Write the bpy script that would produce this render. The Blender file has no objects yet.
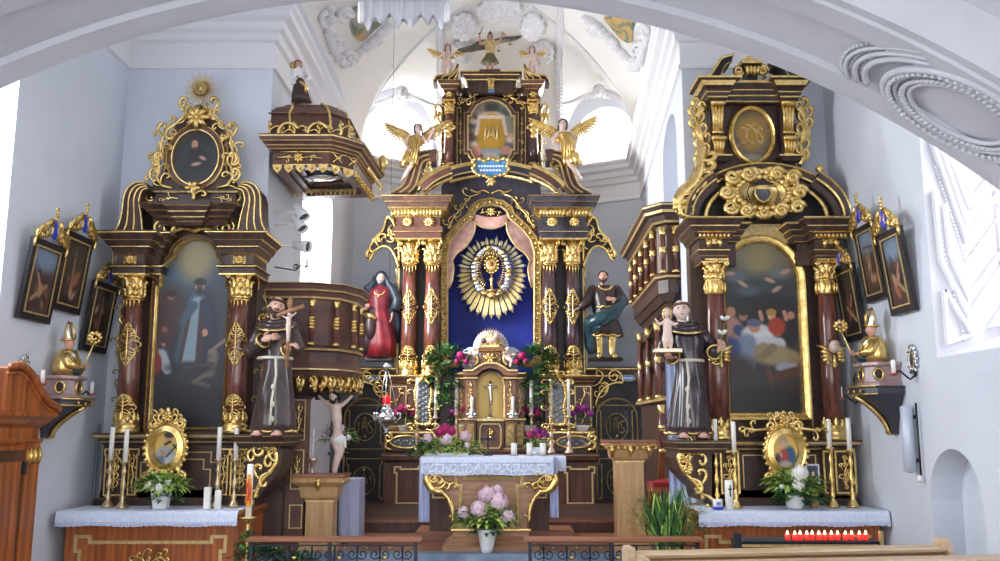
import bpy,math,random
from mathutils import Vector,Matrix
random.seed(7)
sin,cos,pi,sqrt = math.sin,math.cos,math.pi,math.sqrt
S = bpy.context.scene
COL = S.collection
# ---------------------------------------------------------------- camera
F = 900.0
PIT = math.atan(0.165)
CZ = 1.9
cam_d = bpy.data.cameras.new('camera')
cam_d.sensor_width = 36.0
cam_d.lens = F * 36.0 / 1000.0
cam_d.clip_end = 200
cam = bpy.data.objects.new('camera',cam_d)
cam.location = (0,0,CZ)
cam.rotation_euler = (pi / 2 + PIT,0,0)
COL.objects.link(cam)
S.camera = cam
# ---------------------------------------------------------------- colour and world
S.view_settings.view_transform = 'Standard'
S.view_settings.look = 'None'
S.view_settings.gamma = 1.0
S.view_settings.use_curve_mapping = False
S.view_settings.exposure = 1.15
w = bpy.data.worlds.new('daylight'); S.world = w
w.use_nodes = True
w.node_tree.nodes['Background'].inputs[0].default_value = (0.97,0.985,1.0,1)
w.node_tree.nodes['Background'].inputs[1].default_value = 1.7
def area(name,loc,target,sx,sy,power,col=(1,1,1)):
 l = bpy.data.lights.new(name,'AREA'); l.shape = 'RECTANGLE'
 l.size = sx; l.size_y = sy; l.energy = power; l.color = col
 o = bpy.data.objects.new(name,l); COL.objects.link(o)
 o.location = loc
 o.rotation_euler = (Vector(target) - Vector(loc)).to_track_quat('-Z','Y').to_euler()
 return o
# daylight outside the windows
area('daylight_nave_right',(7.6,7.0,6.0),(0,9.5,3.5),2.4,4.2,130,(0.97,0.98,1))
area('daylight_nave_left',(-6.3,7.9,5.0),(0,9.5,3.5),1.4,4.2,260,(0.93,0.97,1))
area('daylight_chancel_left',(-4.2,14.0,5.4),(1.5,15.2,4.6),2.2,3.0,400,(1,0.98,0.95))
area('daylight_apse_left',(-2.9,19.6,8.4),(0.6,14.0,8.4),1.6,1.4,300,(1,0.98,0.95))
area('daylight_apse_right',(2.9,19.8,8.4),(-0.6,14.0,8.4),1.6,1.4,300,(1,0.98,0.95))
# ---------------------------------------------------------------- where a pixel of the photo lies at depth Y
def P(px,py,Y):
 a = (px - 500) / F; b = (280.5 - py) / F
 t = Y / (cos(PIT) - b * sin(PIT))
 return Vector((t * a,Y,CZ + t * (sin(PIT) + b * cos(PIT))))
def ZY(py,Y): return P(500,py,Y).z
def XP(px,py,Y): return P(px,py,Y).x
# ---------------------------------------------------------------- materials
MATS = {}
def mat(name,col,rough=0.5,metal=0.0,noise=0.0,nscale=8.0,bump=0.0,bscale=40.0,col2=None,emit=0,wave=None,coat=0.0,spec=0.5):
 m = bpy.data.materials.new(name); m.use_nodes = True
 nt = m.node_tree; b = nt.nodes['Principled BSDF']
 b.inputs['Base Color'].default_value = (*col,1)
 b.inputs['Roughness'].default_value = rough
 b.inputs['Metallic'].default_value = metal
 b.inputs['Coat Weight'].default_value = coat
 b.inputs['Specular IOR Level'].default_value = spec
 tc = nt.nodes.new('ShaderNodeTexCoord')
 if col2 is not None:
  n = nt.nodes.new('ShaderNodeTexNoise'); n.inputs['Scale'].default_value = nscale; n.inputs['Detail'].default_value = 5
  if wave:
   mp = nt.nodes.new('ShaderNodeMapping'); mp.inputs['Scale'].default_value = wave
   nt.links.new(tc.outputs['Object'],mp.inputs['Vector']); nt.links.new(mp.outputs['Vector'],n.inputs['Vector'])
  else:
   nt.links.new(tc.outputs['Object'],n.inputs['Vector'])
  r = nt.nodes.new('ShaderNodeValToRGB')
  r.color_ramp.elements[0].position = 0.35; r.color_ramp.elements[1].position = 0.65
  r.color_ramp.elements[0].color = (*col,1); r.color_ramp.elements[1].color = (*col2,1)
  nt.links.new(n.outputs['Fac'],r.inputs['Fac']); nt.links.new(r.outputs['Color'],b.inputs['Base Color'])
 if bump:
  n2 = nt.nodes.new('ShaderNodeTexNoise'); n2.inputs['Scale'].default_value = bscale; n2.inputs['Detail'].default_value = 3
  nt.links.new(tc.outputs['Object'],n2.inputs['Vector'])
  bp = nt.nodes.new('ShaderNodeBump'); bp.inputs['Strength'].default_value = bump; bp.inputs['Distance'].default_value = 0.01
  nt.links.new(n2.outputs['Fac'],bp.inputs['Height']); nt.links.new(bp.outputs['Normal'],b.inputs['Normal'])
 if emit:
  b.inputs['Emission Color'].default_value = (*col,1); b.inputs['Emission Strength'].default_value = emit
 MATS[name] = m
 return m
def srgb(r,g,b):
 f = lambda c: (c / 255 / 12.92) if c <= 10 else ((c / 255 + 0.055) / 1.055) ** 2.4
 return (f(r),f(g),f(b))
plaster = mat('plaster',srgb(218,223,233),0.9,col2=srgb(212,218,229),nscale=1.2,bump=0.15,bscale=25)
plaster_warm = mat('plaster_warm',srgb(240,238,235),0.9,col2=srgb(236,234,230),nscale=1.5)
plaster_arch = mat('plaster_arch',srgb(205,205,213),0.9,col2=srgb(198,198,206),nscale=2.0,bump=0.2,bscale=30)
stucco = mat('stucco',srgb(234,234,237),0.85)
gold = mat('gold_leaf',(0.92,0.69,0.29),0.26,0.9,col2=(0.66,0.44,0.13),nscale=14,bump=0.35,bscale=70)
gold_line = mat('gold_line',(0.76,0.58,0.28),0.40,0.6,col2=(0.56,0.41,0.17),nscale=20)
gold_dull = mat('gold_dull',(0.50,0.37,0.15),0.45,0.7,col2=(0.26,0.17,0.06),nscale=18,bump=0.3,bscale=80)
wood_dark = mat('dark_wood',srgb(82,60,53),0.40,col2=srgb(56,42,40),nscale=3.0,wave=(3,3,0.7),spec=0.4)
wood_dark2 = mat('maroon_wood',srgb(108,74,63),0.36,col2=srgb(80,56,51),nscale=4.0,spec=0.4)
wood_black = mat('black_wood',srgb(48,42,43),0.4,col2=srgb(32,29,32),nscale=4.0,spec=0.4)
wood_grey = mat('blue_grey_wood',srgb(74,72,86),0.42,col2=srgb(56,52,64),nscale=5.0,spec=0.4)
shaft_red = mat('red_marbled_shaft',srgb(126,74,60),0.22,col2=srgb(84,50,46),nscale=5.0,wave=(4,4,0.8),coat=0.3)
shaft_cool_lit = mat('cool_lit_marbled_shaft',srgb(88,62,64),0.2,col2=srgb(56,44,50),nscale=5.0,wave=(4,4,0.8),coat=0.3)  # same marble as the red shaft, with darker, cooler light painted into the colour
wood_warm = mat('cherry_wood',srgb(184,104,50),0.35,col2=srgb(128,66,32),nscale=3.0,wave=(7,7,0.4))
wood_altar = mat('altar_oak',srgb(176,132,98),0.45,col2=srgb(146,104,76),nscale=3.0,wave=(1,1,9))
wood_oak = mat('light_oak',srgb(206,168,118),0.42,col2=srgb(186,144,96),nscale=3.0,wave=(6,6,0.6))
wood_pew = mat('pew_oak',srgb(216,190,158),0.4,col2=srgb(194,162,128),nscale=3.0,wave=(0.6,6,8))
wood_rail = mat('rail_wood',srgb(160,104,78),0.4,col2=srgb(134,84,62),nscale=3.0,wave=(0.6,8,8))
wood_mensa = mat('dark_mensa_wood',srgb(98,58,42),0.4,col2=srgb(66,38,30),nscale=3.0,wave=(5,5,0.5))
floor_stone = mat('floor_stone',srgb(150,146,142),0.5,col2=srgb(128,124,122),nscale=2.0)
marble_blue = mat('blue_marble',srgb(128,150,172),0.3,col2=srgb(88,108,134),nscale=3.5)
dull_silver = mat('dull_silver',(0.34,0.36,0.41),0.4,0.8,bump=0.3,bscale=60)
silver = mat('silver',(0.75,0.77,0.80),0.25,1.0,bump=0.3,bscale=60)
iron = mat('wrought_iron',srgb(44,50,62),0.45,0.4)
white_paint = mat('white_paint',srgb(238,238,240),0.4)
wax = mat('white_wax',srgb(246,244,238),0.35)
lace = mat('white_linen',srgb(226,234,250),0.8,col2=srgb(206,218,244),nscale=30,bump=0.3,bscale=120)
linen_blue = mat('pale_linen',srgb(198,206,236),0.85,col2=srgb(184,192,226),nscale=3,wave=(6,6,0.5))
blue_silk = mat('blue_silk',srgb(22,44,152),0.6,col2=srgb(16,34,124),nscale=2.5)
pink_silk = mat('pink_silk',srgb(214,178,166),0.45,col2=srgb(190,142,134),nscale=9)
skin = mat('painted_skin',srgb(222,176,156),0.4,col2=srgb(206,156,138),nscale=6)
skin_pale = mat('pale_painted_skin',srgb(230,206,196),0.4,col2=srgb(214,186,176),nscale=6)
hair_dark = mat('dark_hair',srgb(58,40,34),0.6,bump=0.5,bscale=60)
hair_brown = mat('brown_hair',srgb(104,66,50),0.6,bump=0.5,bscale=60)
eye_dark = mat('dark_eye',srgb(40,28,26),0.3)
lip_red = mat('red_lip',srgb(178,84,76),0.4)
habit = mat('brown_habit',srgb(78,62,60),0.28,col2=srgb(60,48,50),nscale=5,coat=0.3)
habit_dark = mat('dark_habit',srgb(66,54,62),0.25,col2=srgb(48,40,48),nscale=5,coat=0.3)
rope_white = mat('white_rope',srgb(214,206,190),0.6)
green_leaf = mat('green_leaf',srgb(96,150,78),0.5,col2=srgb(60,112,58),nscale=14)
lime_leaf = mat('lime_leaf',srgb(212,230,124),0.5,col2=srgb(160,200,90),nscale=14)
dark_leaf = mat('dark_leaf',srgb(52,96,66),0.4,col2=srgb(34,70,52),nscale=14)
petal_pink = mat('pink_petal',srgb(238,216,228),0.6,col2=srgb(226,186,208),nscale=25)
petal_magenta = mat('magenta_petal',srgb(206,44,120),0.6,col2=srgb(160,30,96),nscale=25)
petal_purple = mat('purple_petal',srgb(160,50,150),0.6,col2=srgb(130,30,110),nscale=25)
petal_white = mat('white_petal',srgb(244,244,240),0.6)
red_glass = mat('red_glass',srgb(220,26,34),0.2,emit=0.35)
candle_red = mat('red_candle_cup',srgb(224,46,34),0.3,emit=0.6)
flame = mat('flame',(1.0,0.72,0.35),0.5,emit=6)
red_velvet = mat('red_velvet',srgb(150,26,36),0.8)
blue_paint = mat('blue_paint',srgb(40,62,190),0.4)
sky_paint = mat('sky_blue_paint',srgb(84,146,196),0.45,col2=srgb(64,118,176),nscale=12)
glass_dark = mat('dark_glass',srgb(90,92,100),0.15,col2=srgb(60,60,66),nscale=10)
red_robe = mat('red_robe',srgb(146,38,50),0.4,col2=srgb(100,26,36),nscale=5)
blue_robe = mat('dark_blue_mantle',srgb(48,62,76),0.35,col2=srgb(36,44,56),nscale=5)
dark_robe = mat('dark_robe',srgb(72,48,46),0.35,col2=srgb(50,36,38),nscale=5)
green_robe = mat('green_robe',srgb(104,98,56),0.4,col2=srgb(78,78,50),nscale=5)
teal_robe = mat('teal_mantle',srgb(40,74,84),0.3,col2=srgb(30,52,62),nscale=5)
grey_wing = mat('grey_wing',srgb(110,106,92),0.5,col2=srgb(84,80,72),nscale=12)
pink_marble = mat('pink_marble',srgb(176,150,148),0.3,col2=srgb(150,122,124),nscale=9)
grey_console = mat('dark_console',srgb(62,60,70),0.4)
terracotta = mat('terracotta',srgb(196,140,100),0.7)
def glass_mat():
 m = bpy.data.materials.new('window_glass'); m.use_nodes = True
 nt = m.node_tree; nt.nodes.clear()
 o = nt.nodes.new('ShaderNodeOutputMaterial'); mx = nt.nodes.new('ShaderNodeMixShader')
 t = nt.nodes.new('ShaderNodeBsdfTransparent'); g = nt.nodes.new('ShaderNodeBsdfGlossy')
 t.inputs[0].default_value = (0.97,0.98,1,1); g.inputs['Roughness'].default_value = 0.1
 mx.inputs[0].default_value = 0.06
 nt.links.new(t.outputs[0],mx.inputs[1]); nt.links.new(g.outputs[0],mx.inputs[2]); nt.links.new(mx.outputs[0],o.inputs[0])
 MATS['window_glass'] = m
 return m
glassm = glass_mat()
def attr_mat(name,rough=0.45,metal=0.0):
 m = bpy.data.materials.new(name); m.use_nodes = True
 nt = m.node_tree; b = nt.nodes['Principled BSDF']; b.inputs['Roughness'].default_value = rough; b.inputs['Metallic'].default_value = metal
 a = nt.nodes.new('ShaderNodeVertexColor'); a.layer_name = 'Col'
 nt.links.new(a.outputs['Color'],b.inputs['Base Color'])
 return m
oil = attr_mat('oil_painting',0.35)
# ---------------------------------------------------------------- mesh builder
class MB:
 def __init__(s,m=None):
  s.v = []; s.f = []; s.mi = []; s.mats = []; s.sm = []
  s.cur = 0; s.smooth = True
  if m is not None: s.use(m)
 def use(s,m):
  if m not in s.mats: s.mats.append(m)
  s.cur = s.mats.index(m); return s
 def add(s,vs,fs,smooth=None):
  o = len(s.v); s.v += [tuple(v) for v in vs]
  for f in fs:
   s.f.append([i + o for i in f]); s.mi.append(s.cur); s.sm.append(s.smooth if smooth is None else smooth)
  return s
 def box(s,x0,x1,y0,y1,z0,z1,m=None):
  if m is not None: s.use(m)
  s.frus(x0,x1,y0,y1,z0,x0,x1,y0,y1,z1); return s
 def frus(s,x0,x1,y0,y1,z0,X0,X1,Y0,Y1,z1):
  s.add([(x0,y0,z0),(x1,y0,z0),(x1,y1,z0),(x0,y1,z0),(X0,Y0,z1),(X1,Y0,z1),(X1,Y1,z1),(X0,Y1,z1)],
   [(0,3,2,1),(4,5,6,7),(0,1,5,4),(1,2,6,5),(2,3,7,6),(3,0,4,7)],False); return s
 def stack(s,x0,x1,y0,y1,prof,back=True):
  # moulded block: prof = [(z, projection, material)], grows on the front and both sides
  for (z0,p0,m0),(z1,p1,m1) in zip(prof,prof[1:]):
   if m0 is not None: s.use(m0)
   s.frus(x0 - p0,x1 + p0,y0 - p0,y1,z0,x0 - p1,x1 + p1,y0 - p1,y1,z1)
  return s
 def prism(s,pts,y0,y1,m=None):
  # polygon in (x,z) extruded from y0 (front) to y1
  if m is not None: s.use(m)
  n = len(pts)
  a = sum(pts[i][0] * pts[(i + 1) % n][1] - pts[(i + 1) % n][0] * pts[i][1] for i in range(n))
  if a < 0: pts = pts[::-1]
  vs = [(x,y0,z) for x,z in pts] + [(x,y1,z) for x,z in pts]
  fs = [tuple(range(n)),tuple(range(2 * n - 1,n - 1,-1))] + [(i,i + n,(i + 1) % n + n,(i + 1) % n) for i in range(n)]
  s.add(vs,fs,False); return s
 def tube(s,pts,r,n=6,caps=True,flat=1.0,m=None,closed=False):
  if m is not None: s.use(m)
  pts = [Vector(p) for p in pts]; k = len(pts)
  if not hasattr(r,'__len__'): r = [r] * k
  vs = []; up = None
  for i,p in enumerate(pts):
   if closed: t = pts[(i + 1) % k] - pts[i - 1]
   else: t = pts[min(i + 1,k - 1)] - pts[max(i - 1,0)]
   if t.length < 1e-9: t = Vector((0,0,1))
   t.normalize()
   if up is None:
    up = Vector((0,1,0)) if abs(t.y) < 0.9 else Vector((1,0,0))
   u = up - t * up.dot(t)
   if u.length < 1e-6: u = Vector((1,0,0)) - t * t.x
   u.normalize(); up = u; w_ = t.cross(u)
   for j in range(n):
    a = 2 * pi * j / n
    vs.append(p + (u * cos(a) * flat + w_ * sin(a)) * r[i])
  fs = []
  m_ = k if closed else k - 1
  for i in range(m_):
   for j in range(n):
    a = i * n + j; b = i * n + (j + 1) % n; i2 = (i + 1) % k
    fs.append((a,b,i2 * n + (j + 1) % n,i2 * n + j))
  if caps and not closed:
   fs.append(tuple(range(n - 1,-1,-1))); fs.append(tuple(range((k - 1) * n,k * n)))
  s.add(vs,fs,True); return s
 def lathe(s,c,prof,n=16,m=None,sx=1,sy=1,mats=None,axis='z',caps=True):
  if m is not None: s.use(m)
  cx,cy,cz = c
  vs = []
  for r,z in prof:
   for j in range(n):
    a = 2 * pi * j / n
    if axis == 'z': vs.append((cx + r * cos(a) * sx,cy + r * sin(a) * sy,cz + z))
    elif axis == 'y': vs.append((cx + r * cos(a) * sx,cy - z,cz + r * sin(a) * sy))
    else: vs.append((cx + z,cy + r * cos(a) * sx,cz + r * sin(a) * sy))
  o = len(s.v); s.v += vs
  for i in range(len(prof) - 1):
   if mats and mats[i] is not None: s.use(mats[i])
   for j in range(n):
    s.f.append([o + i * n + j,o + i * n + (j + 1) % n,o + (i + 1) * n + (j + 1) % n,o + (i + 1) * n + j]); s.mi.append(s.cur); s.sm.append(True)
  if caps:
   s.f.append([o + j for j in range(n - 1,-1,-1)]); s.mi.append(s.cur); s.sm.append(False)
   L = o + (len(prof) - 1) * n
   s.f.append([L + j for j in range(n)]); s.mi.append(s.cur); s.sm.append(False)
  return s
 def ell(s,c,r,m=None,nu=10,nv=7,rot=None):
  if m is not None: s.use(m)
  if not hasattr(r,'__len__'): r = (r,r,r)
  vs = []
  R = rot if rot is not None else Matrix.Identity(3)
  c = Vector(c)
  for i in range(1,nv):
   t = pi * i / nv
   for j in range(nu):
    a = 2 * pi * j / nu
    vs.append(c + R @ Vector((r[0] * sin(t) * cos(a),r[1] * sin(t) * sin(a),r[2] * cos(t))))
  vs.append(c + R @ Vector((0,0,r[2]))); vs.append(c + R @ Vector((0,0,-r[2])))
  T = len(vs) - 2; B = T + 1; fs = []
  for i in range(nv - 2):
   for j in range(nu):
    fs.append((i * nu + j,(i + 1) * nu + j,(i + 1) * nu + (j + 1) % nu,i * nu + (j + 1) % nu))
  for j in range(nu):
   fs.append((T,j,(j + 1) % nu)); L = (nv - 2) * nu
   fs.append((B,L + (j + 1) % nu,L + j))
  s.add(vs,fs,True); return s
 def sweep(s,path,prof,closed=False,m=None,mats=None,y=0.0):
  # path in (x,z); prof = [(offset along left normal, y forward)] ; builds a moulding at depth y
  if m is not None: s.use(m)
  k = len(path); vs = []; np_ = len(prof)
  for i in range(k):
   p = Vector(path[i])
   a = Vector(path[i]) - Vector(path[i - 1]) if (closed or i > 0) else None
   b = Vector(path[(i + 1) % k]) - Vector(path[i]) if (closed or i < k - 1) else None
   if a is None or a.length < 1e-9: a = b
   if b is None or b.length < 1e-9: b = a
   a = a.normalized(); b = b.normalized()
   na = Vector((-a.y,a.x)); nb = Vector((-b.y,b.x)); nn = na + nb
   if nn.length < 1e-6: nn = na
   nn.normalize(); sc = 1 / max(0.45,nn.dot(na))
   for (o,yy) in prof:
    q = p + nn * o * sc
    vs.append((q.x,y - yy,q.y))
  o = len(s.v); s.v += vs
  for i in range(k if closed else k - 1):
   for j in range(np_ - 1):
    if mats and mats[j] is not None: s.use(mats[j])
    a = i * np_ + j; i2 = ((i + 1) % k) * np_ + j
    s.f.append([o + a,o + a + 1,o + i2 + 1,o + i2]); s.mi.append(s.cur); s.sm.append(False)
  return s
 def mirror(s,xa,src=None):
  # append mirrored copy about x = xa
  v,f,mi,sm = (s.v,s.f,s.mi,s.sm) if src is None else (src.v,src.f,src.mi,src.sm)
  if src is not None:
   mp = {}
   for i,m_ in enumerate(src.mats):
    if m_ not in s.mats: s.mats.append(m_)
    mp[i] = s.mats.index(m_)
  else: mp = {i: i for i in range(len(s.mats))}
  o = len(s.v); nf = len(f)
  s.v += [(2 * xa - x,y,z) for x,y,z in v[:]]
  for i in range(nf):
   s.f.append([q + o for q in f[i]][::-1]); s.mi.append(mp[mi[i]]); s.sm.append(sm[i])
  return s
 def xf(s,M,start=0):
  s.v[start:] = [tuple(M @ Vector(v)) for v in s.v[start:]]; return s
 def build(s,name,parent=None,auto=True,loc=None):
  me = bpy.data.meshes.new(name)
  o = bpy.data.objects.new(name,me); COL.objects.link(o)
  vs = s.v
  L = Vector((0,0,0))
  if parent is not None:
   L = wloc(parent); o.parent = parent
  elif loc is None and vs:
   xs = [v[0] for v in vs]; ys = [v[1] for v in vs]; zs = [v[2] for v in vs]
   loc = ((min(xs) + max(xs)) / 2,(min(ys) + max(ys)) / 2,min(zs))
  if loc is not None:
   o.location = Vector(loc) - L; L = Vector(loc)
  me.from_pydata([(x - L.x,y - L.y,z - L.z) for x,y,z in vs],[],s.f)
  for m_ in s.mats: me.materials.append(m_)
  me.polygons.foreach_set('material_index',s.mi)
  me.polygons.foreach_set('use_smooth',s.sm)
  me.update()
  return o
def wloc(o):
 L = Vector(o.location)
 while o.parent is not None:
  o = o.parent; L += Vector(o.location)
 return L
def thing(name,label,cat,loc,group=None):
 o = bpy.data.objects.new(name,None); COL.objects.link(o); o.location = loc
 o.empty_display_size = 0.1
 return tag(o,label,cat,group)
def tag(o,label,cat,group=None,kind=None):
 o['label'] = label; o['category'] = cat
 if group: o['group'] = group
 if kind: o['kind'] = kind
 return o
def struct(o): o['kind'] = 'structure'; return o
def kids(o): return [c for c in bpy.data.objects if c.parent == o]
def copy_tree(o,parent=None,ch=None):
 if ch is None: ch = {}; [ch.setdefault(c.parent,[]).append(c) for c in bpy.data.objects if c.parent]
 c = o.copy(); COL.objects.link(c); c.parent = parent
 for k_ in ch.get(o,[]): copy_tree(k_,c,ch)
 return c
def dup(o,loc,label,group=None,rotz=None,scale=None):
 c = copy_tree(o); c.location = loc; c['label'] = label
 if group: c['group'] = group
 if rotz is not None: c.rotation_euler = (0,0,rotz)
 if scale is not None: c.scale = scale if hasattr(scale,'__len__') else (scale,) * 3
 return c
# ---------------------------------------------------------------- ornament vocabulary (all in the x-z plane, relief towards -y)
def arc(cx,cz,r,a0,a1,n=12,rz=None):
 rz = r if rz is None else rz
 return [(cx + r * cos(math.radians(a0 + (a1 - a0) * i / n)),cz + rz * sin(math.radians(a0 + (a1 - a0) * i / n))) for i in range(n + 1)]
def spiral(cx,cz,r0,r1,a0,turns,n=16):
 return [(cx + (r0 + (r1 - r0) * i / n) * cos(a0 + 2 * pi * turns * i / n),cz + (r0 + (r1 - r0) * i / n) * sin(a0 + 2 * pi * turns * i / n)) for i in range(n + 1)]
def bez(p0,p1,p2,p3,n=10):
 out = []
 for i in range(n + 1):
  t = i / n; u = 1 - t
  out.append(tuple(u ** 3 * a + 3 * u * u * t * b + 3 * u * t * t * c + t ** 3 * d for a,b,c,d in zip(p0,p1,p2,p3)))
 return out
def smooth_path(pts,n=6,closed=False):
 # Catmull-Rom through points
 k = len(pts); out = []
 rng = range(k) if closed else range(k - 1)
 for i in rng:
  g = lambda j: pts[j % k] if closed else pts[max(0,min(k - 1,j))]
  a,b,c,d = g(i - 1),g(i),g(i + 1),g(i + 2)
  for q in range(n):
   t = q / n
   out.append(tuple(0.5 * (2 * b_ + (c_ - a_) * t + (2 * a_ - 5 * b_ + 4 * c_ - d_) * t * t + (3 * b_ - a_ - 3 * c_ + d_) * t ** 3) for a_,b_,c_,d_ in zip(a,b,c,d)))
 if not closed: out.append(tuple(pts[-1]))
 return out
def rel(mb,pts,r,y,ysurf=None,n=5,m=None):
 # a raised strand following 2-D points
 mb.tube([(p[0],(ysurf(p[0],p[1]) if ysurf else y),p[1]) for p in pts],r,n,m=m)
def curl(mb,x,z,dx,dz,size,side,y,r,ysurf=None):
 # C-curl that starts at x,z heading dx,dz and rolls up on its side
 a = math.atan2(dz,dx); pts = []; rr = []
 k = 11; r *= .82
 px,pz = x,z
 step = size * 0.30
 for i in range(k + 1):
  pts.append((px,pz)); rr.append(r * (0.75 + 0.5 * sin(pi * i / k)) if i < k else r * 1.5)
  px += cos(a) * step; pz += sin(a) * step
  a += side * (0.22 + 0.065 * i); step *= 0.9
 rel(mb,pts,rr,y,ysurf)
 return pts
def leafy(mb,pts,size,y,r,ysurf=None,every=1,both=True):
 # vine with curls left and right
 k = len(pts); r *= .85
 rel(mb,pts,[r * (1.15 - 0.5 * i / (k - 1)) for i in range(k)],y,ysurf)
 sd = 1
 for i in range(1,k - 1,every):
  dx = pts[i + 1][0] - pts[i - 1][0]; dz = pts[i + 1][1] - pts[i - 1][1]
  L = math.hypot(dx,dz) or 1
  dx /= L; dz /= L
  for q in ((1,-1) if both else (sd,)):
   nx,nz = -dz * q,dx * q
   curl(mb,pts[i][0],pts[i][1],dx * 0.75 + nx * 0.65,dz * 0.75 + nz * 0.65,size * (1.0 - 0.35 * i / k) * (.65 + .5 * abs(sin(i * 2.3 + q))),(-q if not both else q) * (1 if (i + (q > 0)) % 2 else -1),y,r * 0.75,ysurf)
  sd = -sd
def diamond_orn(mb,cx,cz,w,h,ysurf,r):
 # openwork lozenge applique as on the column shafts
 rel(mb,[(cx,cz - h / 2),(cx,cz - h / 4),(cx,cz),(cx,cz + h / 4),(cx,cz + h / 2)],[r * .8,r * 1.3,r * 1.5,r * 1.3,r * .5],0,ysurf)
 lv = 7; r *= 1.15
 for i in range(-lv,lv + 1):
  t = i / lv; ww = w / 2 * (1 - abs(t) ** 1.3 * .9); z0 = cz + t * h * 0.44; up = 1 if t >= 0 else -1
  for q in (1,-1):
   curl(mb,cx,z0,q * .95,up * (.2 if i % 2 else .75),ww * .85,q * up * (1 if i % 2 else -1),0,r * .95,ysurf)
 for q in (1,-1):
  for i in range(5):
   t = -1 + 2 * i / 4; x = cx + q * w * .5 * (1 - abs(t) ** 1.2 * .85); z = cz + t * h * .42
   mb.ell((x,ysurf(x,z),z),(r * 1.5,r * 1.2,r * 2.0),nu=6,nv=4)
def foliage_band(mb,cx,z0,h,R,cy,n,r,tip=1.0,up=1,half=False):
 # ring of upright acanthus leaves round a column
 for i in range(n):
  a = 2 * pi * (i + .25) / n
  ca,sa = cos(a),sin(a); sc = (1.0 if i % 2 else .74)
  pts = []; rr = []
  for j in range(7):
   t = j / 6
   rad = R * 1.02 + (0.34 * tip * R) * max(0,t - .5) ** 1.5 * 2.2
   z = z0 + h * sc * (t if t < .84 else .84 - (t - .84) * .8)
   pts.append((cx + ca * rad,cy + sa * rad,z)); rr.append(r * (.75,1.15,1.35,1.2,.95,.8,.4)[j])
  mb.tube(pts,rr,6,flat=.9)
  for q in (1,-1):      # side lobes
   aa = a + q * .5 * r / R * 2
   mb.ell((cx + cos(aa) * R * 1.05,cy + sin(aa) * R * 1.05,z0 + h * sc * .45),(r * .6,r * .6,r * 1.3),nu=5,nv=4)
def rosette(mb,cx,cz,R,y,n=8,r=None):
 r = r or R * .16
 for i in range(n):
  a = 2 * pi * i / n
  mb.tube([(cx,y,cz),(cx + R * .55 * cos(a),y - r,cz + R * .55 * sin(a)),(cx + R * cos(a),y,cz + R * sin(a))],[r * .7,r * 1.2,r * .9],5)
 mb.ell((cx,y - r * .6,cz),(R * .25,r * 1.4,R * .25),nu=8,nv=5)
def tassel_row(mb,x0,x1,y,z,n,w,h,m):
 mb.use(m)
 for i in range(n):
  x = x0 + (x1 - x0) * (i + .5) / n
  mb.prism([(x - w / 2,z),(x + w / 2,z),(x + w * .4,z - h * .5),(x,z - h),(x - w * .4,z - h * .5)],y - .012,y + .006)
  mb.ell((x,y - .015,z - h * .4),(w * .28,.012,h * .3),nu=6,nv=4)
def egg_row(mb,x0,x1,y,z,n,w,h,d):
 for i in range(n):
  x = x0 + (x1 - x0) * (i + .5) / n
  mb.ell((x,y,z),(w / 2,d,h / 2),nu=6,nv=5)
def capital(mb,cx,cy,z0,z1,R):
 h = z1 - z0
 mb.use(gold)
 mb.lathe((cx,cy,z0),[(R * 1.12,0),(R * 1.2,h * .03),(R * 1.05,h * .08),(R * .95,h * .3),(R * 1.0,h * .6),(R * 1.25,h * .84)],12)
 foliage_band(mb,cx,z0 + h * .05,h * .42,R * 1.0,cy,10,R * .26,1.2)
 foliage_band(mb,cx,z0 + h * .30,h * .48,R * 1.0,cy,8,R * .24,1.8)
 for q in (1,-1):
  for yy in (-1,):
   x = cx + q * R * 1.2; y = cy + yy * R * 1.15
   mb.tube([(p[0],y,p[1]) for p in spiral(x,z0 + h * .76,R * .32,R * .05,pi / 2,-q * 1.4,12)],[R * .13] * 13,5)
 mb.box(cx - R * 1.42,cx + R * 1.42,cy - R * 1.42,cy + R * 1.42,z1 - h * .12,z1)
 mb.ell((cx,cy - R * 1.4,z1 - h * .1),(R * .26,R * .14,R * .26),nu=6,nv=5)
def stepped_outline(x0,x1,z0,z1,n):
 # panel outline with notched corners
 return [(x0,z0 + n),(x0,z1 - n * 2),(x0 - n * .8,z1 - n * 2),(x0 - n * .8,z1),(x0 + n * 1.2,z1),(x0 + n * 1.2,z1 - n * .7),(x1 - n * 1.2,z1 - n * .7),(x1 - n * 1.2,z1),(x1 + n * .8,z1),(x1 + n * .8,z1 - n * 2),(x1,z1 - n * 2),(x1,z0 + n),(x1,z0),(x0,z0)]
def line(mb,pts,y,wd=.012,d=.008,closed=True,m=None):
 mb.sweep(pts,[(-wd / 2,0),(-wd / 2,d),(wd / 2,d),(wd / 2,0)],closed=closed,m=m or gold_line,y=y)
def oval(cx,cz,rx,rz,n=32):
 return [(cx + rx * cos(2 * pi * i / n),cz + rz * sin(2 * pi * i / n)) for i in range(n)]
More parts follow.
